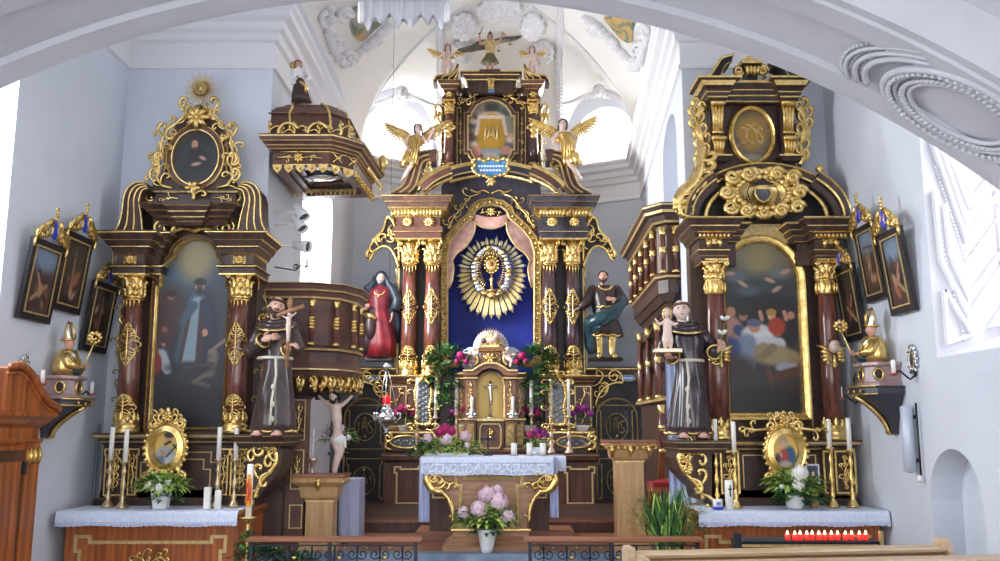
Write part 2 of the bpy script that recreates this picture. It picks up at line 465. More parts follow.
# ---------------------------------------------------------------- painted panels: colour per vertex
import numpy as np
class Canvas:
 def __init__(s,w,h,bg=(30,30,34)):
  s.w,s.h = w,h
  s.a = np.ones((h,w,3)) * np.array(bg,float)
  s.yy,s.xx = np.mgrid[0:h,0:w]
  s.xx = s.xx / (w - 1.0); s.yy = s.yy / (h - 1.0)      # 0..1, y down
  s.asp = h / w
 def blob(s,cx,cy,rx,ry,col,soft=.2,rot=0,op=1.0):
  dx = (s.xx - cx); dy = (s.yy - cy) * s.asp; r = math.radians(rot)
  u = (dx * cos(r) + dy * sin(r)) / rx; v = (-dx * sin(r) + dy * cos(r)) / (ry * s.asp)
  d = np.sqrt(u * u + v * v)
  m = np.clip((1 + soft - d) / (2 * soft),0,1); m = m * m * (3 - 2 * m) * op
  s.a = s.a * (1 - m[...,None]) + np.array(col,float) * m[...,None]; return s
 def stroke(s,x0,y0,x1,y1,wd,col,soft=.22,op=1.0,w1=None):
  ax,ay = x0,y0 * s.asp; bx,by = x1 - x0,(y1 - y0) * s.asp
  px,py = s.xx - ax,s.yy * s.asp - ay
  t = np.clip((px * bx + py * by) / (bx * bx + by * by + 1e-9),0,1)
  ww = wd if w1 is None else wd + (w1 - wd) * t
  d = np.sqrt((px - bx * t) ** 2 + (py - by * t) ** 2) / ww
  m = np.clip((1 + soft - d) / (2 * soft),0,1) * op
  s.a = s.a * (1 - m[...,None]) + np.array(col,float) * m[...,None]; return s
 def grain(s,amt=5,seed=1):
  rg = np.random.RandomState(seed); s.a = s.a + rg.normal(0,amt,(s.h,s.w,1)); return s
def canvas_obj(cv,x0,x1,z0,z1,y,name,parent,inside=None,frame=None):
 # flat painted panel; frame: optional function (u,v)->Vector for panels on other walls
 me = bpy.data.meshes.new(name); vs = []; W_,H_ = cv.w,cv.h
 L = wloc(parent) if parent is not None else Vector((0,0,0))
 for j in range(H_):
  for i in range(W_):
   u = i / (W_ - 1); v = j / (H_ - 1)
   p = frame(u,v) if frame else Vector((x0 + (x1 - x0) * u,y,z1 + (z0 - z1) * v))
   vs.append(tuple(p - L))
 fs = []
 for j in range(H_ - 1):
  for i in range(W_ - 1):
   if inside and not inside((i + .5) / (W_ - 1),(j + .5) / (H_ - 1)): continue
   fs.append((j * W_ + i,(j + 1) * W_ + i,(j + 1) * W_ + i + 1,j * W_ + i + 1))
 me.from_pydata(vs,[],fs)
 ca = me.color_attributes.new('Col','FLOAT_COLOR','POINT')
 a = np.clip(cv.a / 255.0,0,1); a = np.where(a <= .04045,a / 12.92,((a + .055) / 1.055) ** 2.4)
 buf = np.ones((H_ * W_,4),np.float32); buf[:,:3] = a.reshape(-1,3)
 ca.data.foreach_set('color',buf.ravel())
 me.materials.append(oil); me.update()
 o = bpy.data.objects.new(name,me); COL.objects.link(o)
 if parent is not None: o.parent = parent
 return o
def in_oval(u,v): return (u - .5) ** 2 + (v - .5) ** 2 < .25
# ================================================================ SETTING
XL,XR = -4.87,4.22          # nave walls
YE = 11.2                     # east wall of the nave
CLx,CRx = -2.98,2.38        # chancel wall corners
NL,NR = (CLx,YE),(CRx,YE)
APL,BPL = (-2.95,17.7),(-1.31,18.65)
APR,BPR = (2.9,17.9),(1.3,18.75)
ZF = 0.45                     # chancel floor
ENT0,ENT1 = 6.55,7.36
def wall(name,p0,p1,z0,z1,mt,openings=(),thick=0.5,out=None,rev=None,low=None):
 z0 = z0 if low is None else low
 # upright wall from p0 to p1 (plan); openings: (s0, s1, sill, spring, arched)
 mb = MB(mt); mb.smooth = False
 p0 = Vector(p0); p1 = Vector(p1); L = (p1 - p0).length; d = (p1 - p0) / L
 nrm = Vector((d.y,-d.x)) if out is None else Vector(out).normalized()
 ss = {0.0,L}
 for (s0,s1,a,b,ar) in openings:
  n = 20 if ar else 1
  for i in range(n + 1): ss.add(s0 + (s1 - s0) * i / n)
 ss = sorted(ss)
 def pt(s,z,o=0): q = p0 + d * s + nrm * o; return (q.x,q.y,z)
 def top(op,s):
  s0,s1,a,b,ar = op
  if not ar: return b
  r = (s1 - s0) / 2; return b + (ar if ar is not True else r) / r * sqrt(max(0,r * r - (s - (s0 + s1) / 2) ** 2))
 for a,b in zip(ss,ss[1:]):
  mid = (a + b) / 2; op = None
  for o_ in openings:
   if o_[0] < mid < o_[1]: op = o_
  if op is None:
   mb.use(mt); mb.add([pt(a,z0),pt(b,z0),pt(b,z1),pt(a,z1)],[(0,1,2,3)],False)
  else:
   ta,tb = top(op,a),top(op,b)
   mb.use(mt)
   if op[2] > z0: mb.add([pt(a,z0),pt(b,z0),pt(b,op[2]),pt(a,op[2])],[(0,1,2,3)],False)
   mb.add([pt(a,ta),pt(b,tb),pt(b,z1),pt(a,z1)],[(0,1,2,3)],False)
   mb.use(rev or mt)
   mb.add([pt(a,ta),pt(b,tb),pt(b,tb,thick),pt(a,ta,thick)],[(0,1,2,3)],False)
   mb.add([pt(a,op[2]),pt(b,op[2]),pt(b,op[2] + (.25 if op[2] > z0 else 0),thick),pt(a,op[2] + (.25 if op[2] > z0 else 0),thick)],[(0,1,2,3)],False)
 for op in openings:
  mb.use(rev or mt)
  for s in (op[0],op[1]):
   mb.add([pt(s,op[2]),pt(s,op[2] + (.25 if op[2] > z0 else 0),thick),pt(s,op[3],thick),pt(s,op[3])],[(0,1,2,3)],False)
 return struct(mb.build(name))
struct(MB(floor_stone).box(XL - .6,XR + .9,-3,10.95,-.2,0).build('floor'))
fb = MB(wood_rail); fb.box(-3.2,3.1,11.25,19.6,-.2,ZF); struct(fb.build('floor_chancel'))
st = MB(marble_blue); st.box(-2.95,2.35,10.72,11.2,0,.28); st.box(-2.95,2.35,10.95,11.26,.28,ZF)
struct(st.build('floor_marble_steps'))
# nave side walls with tall windows
wall('wall_left',(XL,-3),(XL,YE),0,10.6,plaster,[(5.0,7.2,2.6,6.3,True),(10.15,11.67,2.6,5.6,True)],.75,out=(-1,0))
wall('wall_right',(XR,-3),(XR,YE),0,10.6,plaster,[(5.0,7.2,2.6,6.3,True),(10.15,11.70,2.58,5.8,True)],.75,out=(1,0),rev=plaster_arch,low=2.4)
wall('wall_right_low',(XR,-3),(XR,YE),0,2.4,plaster,[(11.06,12.05,0,1.22,True)],.32,out=(1,0))
struct(MB(plaster).box(XR + .31,XR + .40,7.9,9.2,0,1.9).build('wall_niche_back'))
wall('wall_east_left',(XL,YE),(CLx,YE),0,10.6,plaster)
wall('wall_east_right',(CRx,YE),(XR,YE),0,10.6,plaster)
# chancel walls
wall('wall_chancel_left',(CLx,YE),APL,0,9.6,plaster,[(2.0,4.3,3.4,5.6,.7)],.8,out=(-1,0))
dR = Vector(APR) - Vector(NR)
wall('wall_chancel_right',(CRx,YE),APR,0,9.6,plaster,[(.75,2.6,3.6,5.95,.5)],.3,out=(dR.y,-dR.x))
wall('wall_apse_left',APL,BPL,0,9.8,plaster,[(.14,1.74,7.2,7.86,True)],.5,out=(-(BPL[1] - APL[1]),BPL[0] - APL[0]),rev=plaster_warm)
wall('wall_apse_right',APR,BPR,0,9.8,plaster,[(.10,1.48,7.2,7.95,True)],.5,out=((BPR[1] - APR[1]),-(BPR[0] - APR[0])),rev=plaster_warm)
wall('wall_apse_back',BPL,BPR,0,10.4,plaster_warm)
# roof above the bay in front of the chancel
struct(MB(plaster_warm).box(XL - .1,XR + .1,7.0,11.3,10.5,10.7).build('ceiling_bay'))
# window frames, glazing
def win_panel(name,p0,p1,s0,s1,z0,zs,rise,off,out,bars_v,bars_h):
 mb = MB(white_paint); p0 = Vector(p0); p1 = Vector(p1); d = (p1 - p0).normalized(); nr = Vector(out).normalized()
 q = lambda s,z,o=0: (p0 + d * s + nr * (off + o)).to_3d() + Vector((0,0,z))
 r = (s1 - s0) / 2; c = (s0 + s1) / 2
 out_l = [q(s0,z0),q(s1,z0)] + [q(c + r * cos(a),zs + rise * sin(a)) for a in [pi * i / 14 for i in range(15)]]
 mb.tube(out_l,.04,4,closed=True)
 tp = lambda s: zs + rise * sqrt(max(0,1 - ((s - c) / r) ** 2))
 for i in range(1,bars_v): s = s0 + (s1 - s0) * i / bars_v; mb.tube([q(s,z0),q(s,tp(s))],.018,4)
 for i in range(1,bars_h): z = z0 + (tp(c) - z0) * i / bars_h; hw = r if z < zs else r * sqrt(max(0,1 - ((z - zs) / rise) ** 2)); mb.tube([q(c - hw,z),q(c + hw,z)],.018,4)
 o = struct(mb.build(name))
 g = MB(glassm); g.add(out_l,[tuple(range(len(out_l)))],False); gg = g.build('glass_pane',o,loc=tuple(wloc(o)))
 return o
win_panel('window_1',(XL,-3),(XL,YE),10.15,11.67,2.85,5.6,.76,.72,(-1,0),3,6)
win_panel('window_2',(XR,-3),(XR,YE),10.15,11.70,2.83,5.8,.77,.72,(1,0),3,6)
win_panel('window_3',(CLx,YE),APL,2.0,4.3,3.65,5.6,.7,.7,(-1,0),3,5)
mb = MB(plaster); _d = dR.normalized(); _n = Vector((_d.y,-_d.x)) * .3
_a = Vector(NR) + _d * .7 + _n; _b = Vector(NR) + _d * 2.65 + _n
mb.add([(_a.x,_a.y,3.5),(_b.x,_b.y,3.5),(_b.x,_b.y,6.6),(_a.x,_a.y,6.6)],[(0,1,2,3)],False); struct(mb.build('wall_recess_back'))
win_panel('window_5',APL,BPL,.14,1.74,7.45,7.86,.8,.42,(-(BPL[1] - APL[1]),BPL[0] - APL[0]),3,2)
win_panel('window_6',APR,BPR,.10,1.48,7.45,7.95,.69,.42,((BPR[1] - APR[1]),-(BPR[0] - APR[0])),3,2)
win_panel('window_7',(XL,-3),(XL,YE),5.0,7.2,2.85,6.3,1.1,.72,(-1,0),3,6)
win_panel('window_8',(XR,-3),(XR,YE),5.0,7.2,2.85,6.3,1.1,.72,(1,0),3,6)
# entablature running round nave end, chancel and apse
def plan_sweep(mb,path,prof):
 k = len(path); vs = []; n = len(prof)
 for i in range(k):
  a = (Vector(path[i]) - Vector(path[i - 1])).normalized() if i else None
  b = (Vector(path[i + 1]) - Vector(path[i])).normalized() if i < k - 1 else None
  a = a or b; b = b or a
  na = Vector((a.y,-a.x)); nb = Vector((b.y,-b.x)); nn = (na + nb).normalized(); sc = 1 / max(.3,nn.dot(na))
  for o,z in prof:
   q = Vector(path[i]) + nn * o * sc; vs.append((q.x,q.y,z))
 fs = [(i * n + j,i * n + j + 1,(i + 1) * n + j + 1,(i + 1) * n + j) for i in range(k - 1) for j in range(n - 1)]
 mb.add(vs,fs,False)
prof = [(0,ENT0),(.045,ENT0 + .01),(.045,ENT0 + .05),(.02,ENT0 + .07),(.02,ENT0 + .36),(.08,ENT0 + .38),(.10,ENT0 + .47),(.16,ENT0 + .50),(.17,ENT0 + .60),(.26,ENT0 + .64),(.27,ENT0 + .72),(.32,ENT0 + .76),(.32,ENT1),(0,ENT1 + .04)]
mb = MB(stucco); plan_sweep(mb,[(XL,7.2),(XL,YE),(CLx,YE),APL,BPL,BPR,APR,(CRx,YE),(XR,YE),(XR,7.2)],prof)
struct(mb.build('trim_1'))
# chancel vault: barrel with a domed end and lunettes over the two apse windows
cxv = -.2
def lun(p0,p1,s0,s1):
 a = Vector(p0); d = (Vector(p1) - a).normalized(); c = a + d * (s0 + s1) / 2
 return c,d,(s1 - s0) / 2
LUN = [(*lun(APL,BPL,-.02,1.91),9.02),(*lun(APR,BPR,-.05,1.80),9.05)]
def vault(x,y):
 hw = 3.15
 if y < 15.5: rr = abs(x) / hw
 else: rr = (abs(x / hw) ** 2.3 + ((y - 15.5) / 3.35) ** 2.3) ** (1 / 2.3)
 z = 7.38 + 2.37 * sqrt(max(0,1 - min(1,rr) ** 2))
 for c,d,r,za in LUN:
  v = Vector((x,y)) - c; s_ = v.dot(d); n_ = abs(v.cross(d))
  if abs(s_) < r:
   zl = 7.38 + (za - 7.38) * sqrt(1 - (s_ / r) ** 2) + n_ * .22
   z = max(z,min(zl,9.72))
 return z
mb = MB(plaster_warm)
nx,ny = 130,160; x0,x1,y0,y1 = -3.25,3.2,11.2,19.0
vs = [(x0 + (x1 - x0) * i / nx,y0 + (y1 - y0) * j / ny,vault(x0 + (x1 - x0) * i / nx,y0 + (y1 - y0) * j / ny)) for j in range(ny + 1) for i in range(nx + 1)]
fs = []
for j in range(ny):
 for i in range(nx):
  a = j * (nx + 1) + i; fs.append((a,a + 1,a + nx + 2,a + nx + 1))
mb.add(vs,fs,True); struct(mb.build('ceiling'))
# stucco ribs, cartouches and framed frescoes on the vault
def on_vault(pts,up=.02): return [(x,y,vault(x,y) - up) for x,y in pts]
mb = MB(stucco)
for (x,y),(xe,ye) in ((BPL,(-1.02,14.2)),(BPR,(1.0,14.2))):
 pts = [(x + (xe - x) * t,y - .05 + (ye - y) * t) for t in [i / 20 for i in range(21)]]
 mb.tube(on_vault(pts,.0),.05,6)
 for i in range(70):
  t = i / 69; X = x + (xe - x) * t; Y = y - .05 + (ye - y) * t
  for q in (-.05,.05): mb.ell((X + q,Y,vault(X,Y) - .045),.028,nu=5,nv=4)
for (x,y),(xe,ye) in ((APL,(-.1,15.3)),(APR,(.1,15.3))):
 sg = 1 if x < 0 else -1
 pts = [(x + sg * .12 + (xe - x) * t,y - .1 + (ye - y) * t) for t in [i / 24 for i in range(20)]]
 mb.tube(on_vault(pts,.0),.03,6)
 for i in range(80):
  t = i / 100; X = x + sg * .12 + (xe - x) * t; Y = y - .1 + (ye - y) * t
  mb.ell((X,Y,vault(X,Y) - .03),.022,nu=5,nv=4)
struct(mb.build('trim_2'))
# wide transverse arch of the nave in the foreground
AXC,AR,AZ = -.7,7.5,5.46
def archz(x,dr=0): return AZ - AR + sqrt((AR + dr) ** 2 - (x - AXC) ** 2)
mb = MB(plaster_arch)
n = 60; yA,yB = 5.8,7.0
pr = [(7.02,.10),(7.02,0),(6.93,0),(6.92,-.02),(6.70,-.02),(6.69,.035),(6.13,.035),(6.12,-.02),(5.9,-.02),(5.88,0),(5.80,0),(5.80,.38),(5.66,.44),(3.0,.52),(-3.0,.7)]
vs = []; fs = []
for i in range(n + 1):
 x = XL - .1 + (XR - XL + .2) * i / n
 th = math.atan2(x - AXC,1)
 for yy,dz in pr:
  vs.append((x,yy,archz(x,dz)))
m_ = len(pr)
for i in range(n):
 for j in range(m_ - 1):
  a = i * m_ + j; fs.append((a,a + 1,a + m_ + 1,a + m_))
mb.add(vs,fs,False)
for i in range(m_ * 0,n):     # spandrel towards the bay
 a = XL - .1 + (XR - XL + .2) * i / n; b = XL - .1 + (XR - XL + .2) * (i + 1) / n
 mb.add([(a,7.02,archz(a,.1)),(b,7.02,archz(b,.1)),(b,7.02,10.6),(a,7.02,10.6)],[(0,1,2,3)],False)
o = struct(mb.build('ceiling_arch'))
# bead courses and round stucco medallions on the soffit
mb = MB(stucco)
for yy in (6.90,6.72,6.09,5.93):
 for i in range(150):
  th = -.62 + 1.3 * i / 149; R = AR - .005
  x = AXC + R * sin(th)
  if XL < x < XR: mb.ell((x,yy,AZ - AR + R * cos(th)),(.016,.016,.012),nu=5,nv=4)
for i in range(120):
 th = -.60 + 1.27 * i / 119; x = AXC + (AR - .01) * sin(th)
 if XL < x < XR: mb.ell((x,6.81,AZ - AR + AR * cos(th) - .0),(.020,.045,.014),nu=6,nv=4)
struct(mb.build('trim_3'))
def soffit(u,v,h=0):    # u along the arc from crown, v = y
 th = u / AR; R = AR + .03 - h
 return Vector((AXC + R * sin(th),v,AZ - AR + R * cos(th)))
mb = MB(plaster_arch)
for (u0,v0,ru,rv) in ((4.36,6.42,.58,.44),):
 for rr,h,r_ in ((1.0,.04,.034),(.86,.035,.02),(.66,.035,.02)):
  mb.tube([soffit(u0 + ru * rr * cos(a),v0 + rv * rr * sin(a),h) for a in [2 * pi * i / 48 for i in range(48)]],r_,6,closed=True)
 for i in range(60):
  a = 2 * pi * i / 60; mb.ell(soffit(u0 + ru * .93 * cos(a),v0 + rv * .93 * sin(a),.06),.022,nu=5,nv=4)
  mb.ell(soffit(u0 + ru * .75 * cos(a),v0 + rv * .75 * sin(a),.05),(.03,.03,.018),nu=5,nv=4)
 for k_ in range(3):   # fan shell beside the medallion
  rr = 1.22 + .13 * k_
  mb.tube([soffit(u0 + ru * rr * cos(a) * 1.05,v0 + rv * rr * .9 * sin(a),.04) for a in [pi * .84 + pi * .46 * i / 20 for i in range(21)]],.026 - .005 * k_,6)
  for i in range(22): a = pi * .84 + pi * .46 * i / 21; mb.ell(soffit(u0 + ru * (rr + .06) * cos(a) * 1.05,v0 + rv * (rr + .06) * .9 * sin(a),.02),.018,nu=5,nv=4)
struct(mb.build('trim_4'))
# drapery-like cartouche hanging at the crown of the arch
mb = MB(plaster_arch)
pts = []; K = 40
for j in range(7):
 for i in range(K + 1):
  x = P(362 + (448 - 362) * i / K,10,7.05).x
  zt = archz(x,.1); zb = ZY(19 + 4 * sin(i * .9) + 3 * sin(i * .35 + 1),7.12)
  z = zt + .02 + (zb - zt - .02) * j / 6
  pts.append((x,7.08 + .025 * sin(i * 1.3) + .01 * j,z))
fs = [(j * (K + 1) + i,j * (K + 1) + i + 1,(j + 1) * (K + 1) + i + 1,(j + 1) * (K + 1) + i) for j in range(6) for i in range(K)]
mb.add(pts,fs,True)
off = len(mb.v); mb.add([(x,y + .06,z) for x,y,z in pts],[f[::-1] for f in fs],True)
mb.use(stucco);
for px in (361,447):
 a = P(px,2,7.08); b = P(px,22,7.1); mb.tube([(a.x,7.1,a.z),(b.x,7.1,b.z)],.03,6)
struct(mb.build('trim_5'))
# stucco panels on the window jamb at the right (chevron coffers)
mb = MB(stucco)
yj = 8.70
def jq(px,py,d=0.0): v = P(px,py,yj - d); return (v.x,v.z)
def jline(pts,w_=.022,d=.05):
 q = [jq(*p) for p in pts]
 mb.sweep(q,[(-w_,0),(-w_ * .6,d),(w_ * .6,d),(w_,0)],y=yj,m=stucco)
for L_ in ([(930,140),(965,240),(1000,190),(1060,120)],[(940,150),(966,222),(1000,176),(1050,110)],[(933,192),(940,262),(968,315),(1010,255),(1060,180)],
  [(944,205),(949,255),(969,297),(1005,246),(1050,180)],[(943,290),(947,343),(972,335),(943,290)],[(1030,320),(990,326),(1030,262)],[(950,160),(969,205),(1000,160)]):
 jline(L_)
for L_ in ([(935,168),(966,262),(1010,200)],[(938,228),(965,345)],):
 q = [jq(*p) for p in L_]
 for a,b in zip(q,q[1:]):
  for i in range(26): t = i / 26; mb.ell((a[0] + (b[0] - a[0]) * t,yj - .012,a[1] + (b[1] - a[1]) * t),.014,nu=5,nv=4)
struct(mb.build('trim_6'))
# ================================================================ shared altar pieces
class Ax:
 def __init__(s,xa,Y): s.xa = xa; s.Y = Y
 def t(s,py): return s.Y / (cos(PIT) - (280.5 - py) / F * sin(PIT))
 def z(s,py): return ZY(py,s.Y)
 def h(s,hw,py): return hw * s.t(py) / F
 def x(s,hw,py): return s.xa + s.h(hw,py)
 def p(s,hw,py): return (s.x(hw,py),s.z(py))
 def pp(s,pts): return [s.p(*q) for q in pts]
def column(parent,cx,cy,z0,z1,R,shaft,base_h,cap_h,orn=True,orn_z=None,orn_h=.8,foot=True,orn_w=None):
 c = MB(shaft)
 zb,zc = z0 + base_h,z1 - cap_h
 c.lathe((cx,cy,0),[(R * 1.02,zb - .02),(R * 1.04,zb + (zc - zb) * .3),(R * .97,zb + (zc - zb) * .7),(R * .86,zc + .02)],20)
 c.use(gold); c.lathe((cx,cy,zc - .035),[(R * .86,0),(R * 1.0,.012),(R * 1.0,.024),(R * .86,.035)],16)
 o = c.build('column',parent)
 k = MB(gold); capital(k,cx,cy,zc,z1,R * .9); k.build('capital',o)
 b = MB(gold)
 b.lathe((cx,cy,z0),[(R * 1.45,0),(R * 1.45,base_h * .18),(R * 1.25,base_h * .22),(R * 1.36,base_h * .34),(R * 1.3,base_h * .42),(R * 1.08,base_h * .48),(R * 1.2,base_h * .6),(R * 1.05,base_h * .7)],18)
 if foot: foliage_band(b,cx,z0 + base_h * .5,base_h * .62,R * 1.06,cy,10,R * .19,.5)
 b.build('column_base',o)
 if orn:
  g = MB(gold)
  zm = orn_z if orn_z else (zb + zc) / 2
  ys = lambda x,z: cy - sqrt(max(1e-4,(R * 1.04) ** 2 - min(abs(x - cx),R * .98) ** 2)) - .006
  diamond_orn(g,cx,zm,orn_w or R * 2.3,orn_h,ys,R * .07)
  if foot:
   g2 = MB(gold); diamond_orn(g2,cx,zb + base_h * .25,R * 2.2,base_h * 1.35,ys,R * .065); g2.build('base_ornament',o)
  for q in range(-2,3):
   x = cx + q * R * .38; L = cap_h * (.42 - .08 * abs(q))
   rel(g,[(x,zc - .02),(x + R * .06,zc - L * .5),(x,zc - L)],[R * .13,R * .1,R * .05],0,ys)
  g.build('shaft_ornament',o)
 return o
def relic_frame(mb,pts,y,r):
 # carved gold frame: rope of lumps along a path
 n = len(pts)
 for i,p in enumerate(pts):
  q = pts[(i + 1) % n]
  for j in range(2):
   t = j / 2; mb.ell((p[0] + (q[0] - p[0]) * t,y,p[1] + (q[1] - p[1]) * t),(r * (1 + .3 * (i % 2)),r * .8,r * (1 + .3 * ((i + j) % 2))),nu=6,nv=4)
# ================================================================ HIGH ALTAR
H = Ax(-.17,16.9)
HC = Ax(-.17,16.5)      # plane of the column centres
HF = Ax(-.17,16.1)      # foremost mouldings
ha = thing('high_altar','tall dark baroque high altar with gilded twin columns and blue niche in the apse','altar',(-.17,16.9,ZF))
G,W,WG,LN = gold,wood_dark2,wood_grey,gold_line
# side panels with doors (the screen wall either side)
for sgn,nm in ((-1,'left'),(1,'right')):
 mb = MB(wood_dark)
 xi,xo = -.17 + sgn * 1.84,-.17 + sgn * 2.78
 a,b = min(xi,xo),max(xi,xo)
 z0,zt = ZF,ZY(378,16.9)
 mb.box(a,b,16.95,17.15,z0,zt,wood_black)
 mb.stack(a,b,16.92,17.2,[(zt,0,wood_dark),(zt + .03,.05,G),(zt + .05,.05,wood_dark),(zt + .16,.09,G),(zt + .18,.09,wood_dark),(zt + .21,.04,None)])
 o = mb.build('screen_panel',ha)
 dx = -.17 + sgn * 2.33
 d = MB(wood_black)
 zd = ZY(417,16.9); hw = .40
 pth = [(dx - hw,z0 + .1),(dx - hw,zd)] + arc(dx,zd,hw,180,0,14,rz=.36) + [(dx + hw,zd),(dx + hw,z0 + .1)]
 d.prism(pth,16.90,16.95)
 d.sweep(pth,[(-.035,0),(-.035,.03),(-.02,.045),(-.01,.03),(.0,0)],m=gold_line,y=16.90)
 do = d.build('arched_door',o)
 for (zc,kind) in ((ZY(427,16.85),'IHS'),(ZY(481,16.85),'MRA')):
  g = MB(gold_dull)
  hh = .40; ww = .33
  line(g,[(dx - ww,zc - hh),(dx - ww,zc - hh + .1),(dx - ww + .04,zc - hh + .1),(dx - ww + .04,zc + hh - .1),(dx - ww,zc + hh - .1),(dx - ww,zc + hh),(dx + ww,zc + hh),(dx + ww,zc + hh - .1),(dx + ww - .04,zc + hh - .1),(dx + ww - .04,zc - hh + .1),(dx + ww,zc - hh + .1),(dx + ww,zc - hh)],16.895,.016,.012,m=gold_dull)
  g.tube([(x,16.885,z) for x,z in oval(dx,zc,.20,.25,28)],.011,5,closed=True,m=gold_dull)
  T = lambda pts,r=.011: g.tube([(dx + x,16.885,zc + z) for x,z in pts],r,5)
  if kind == 'IHS':
   T([(-.12,-.11),(-.12,.11)]); T([(-.05,-.11),(-.05,.11)]); T([(.03,-.11),(.03,.11)]); T([(-.05,0),(.03,0)])
   T([(-.01,0),(-.01,.2)]); T([(-.05,.15),(.03,.15)])
   T(smooth_path([(.14,.09),(.10,.11),(.07,.07),(.10,.0),(.14,-.05),(.11,-.11),(.06,-.09)],4))
   g.ell((dx,16.885,zc - .17),(.03,.01,.03))
  else:
   T([(-.13,-.1),(-.13,.1),(0,-.06),(.13,.1),(.13,-.1)]); T([(-.09,-.1),(0,.16),(.09,-.1)]); T([(-.05,-.02),(.05,-.02)])
   g.ell((dx,16.885,zc + .2),(.03,.01,.03))
  g.build('gilded_monogram',do)
 # scrollwork bracket filling the corner above the door
 s_ = MB(gold)
 for (sc,x0) in ((1,-.17 + sgn * 1.93),):
  px0,pz0 = x0,ZY(399,16.8)
  for k_ in range(5):
   curl(s_,px0 + sgn * (.04 + .10 * (k_ % 3)),pz0 + .12 * k_ * .9 - .05,sgn * (1 if k_ % 2 else -.3),.8 if k_ % 2 else -.5,.22,sgn * (1 if k_ % 2 else -1),16.84,.020)
  rel(s_,bez((px0,pz0 - .15),(px0 + sgn * .05,pz0 + .2),(px0 + sgn * .3,pz0 + .35),(px0 + sgn * .52,pz0 + .30),10),.028,16.84)
  rel(s_,bez((px0 + sgn * .52,pz0 + .30),(px0 + sgn * .56,pz0 + .5),(px0 + sgn * .40,pz0 + .58),(px0 + sgn * .06,pz0 + .56),10),.022,16.84)
  s_.tube([(p[0],16.84,p[1]) for p in spiral(px0 + sgn * .36,pz0 + .42,.13,.02,0,sgn * 1.6,18)],.02,5)
  s_.tube([(p[0],16.84,p[1]) for p in spiral(px0 + sgn * .14,pz0 + .20,.10,.02,2,-sgn * 1.5,18)],.02,5)
 s_.build('scrollwork',o)
 # small blue plaque on the ledge
 pl = MB(blue_paint if False else sky_paint)
 cxp = -.17 + sgn * 2.55 if sgn > 0 else -.17 - 2.2
 pl.lathe((cxp,16.86,ZY(378,16.85)),[(.15,0),(.15,.02)],20,axis='y',sy=.32)
 pl.use(white_paint)
 for j in range(5): pl.box(cxp - .1 + .04 * j,cxp - .075 + .04 * j,16.832,16.84,ZY(378,16.85) - .012,ZY(378,16.85) + .014)
 pl.use(gold); pl.tube([(x,16.85,z) for x,z in oval(cxp,ZY(378,16.85),.155,.055,20)],.009,5,closed=True)
 pl.build('name_plaque',o)
# mensa behind, with gilt panels
mb = MB(wood_mensa)
zm = H.z(452)
mb.box(-.17 - 1.86,-.17 + 1.86,16.15,17.0,ZF + .16,zm - .1)
mb.stack(-.17 - 1.86,-.17 + 1.86,16.15,17.0,[(ZF,.12,wood_mensa),(ZF + .12,.12,None),(ZF + .16,.0,None)])
mb.stack(-.17 - 1.86,-.17 + 1.86,16.15,17.0,[(zm - .16,.0,None),(zm - .12,.05,None),(zm - .04,.06,gold_line),(zm - .035,.06,wood_mensa),(zm,.06,None)])
for c in (-1.42,1.57):
 line(mb,stepped_outline(-.17 + c - .22,-.17 + c + .22,.62,1.24,.05),16.14,.028,.02)
mb.box(-2.0,1.7,15.6,16.2,ZF,ZF + .14,wood_warm)
mb.build('altar_table',ha)
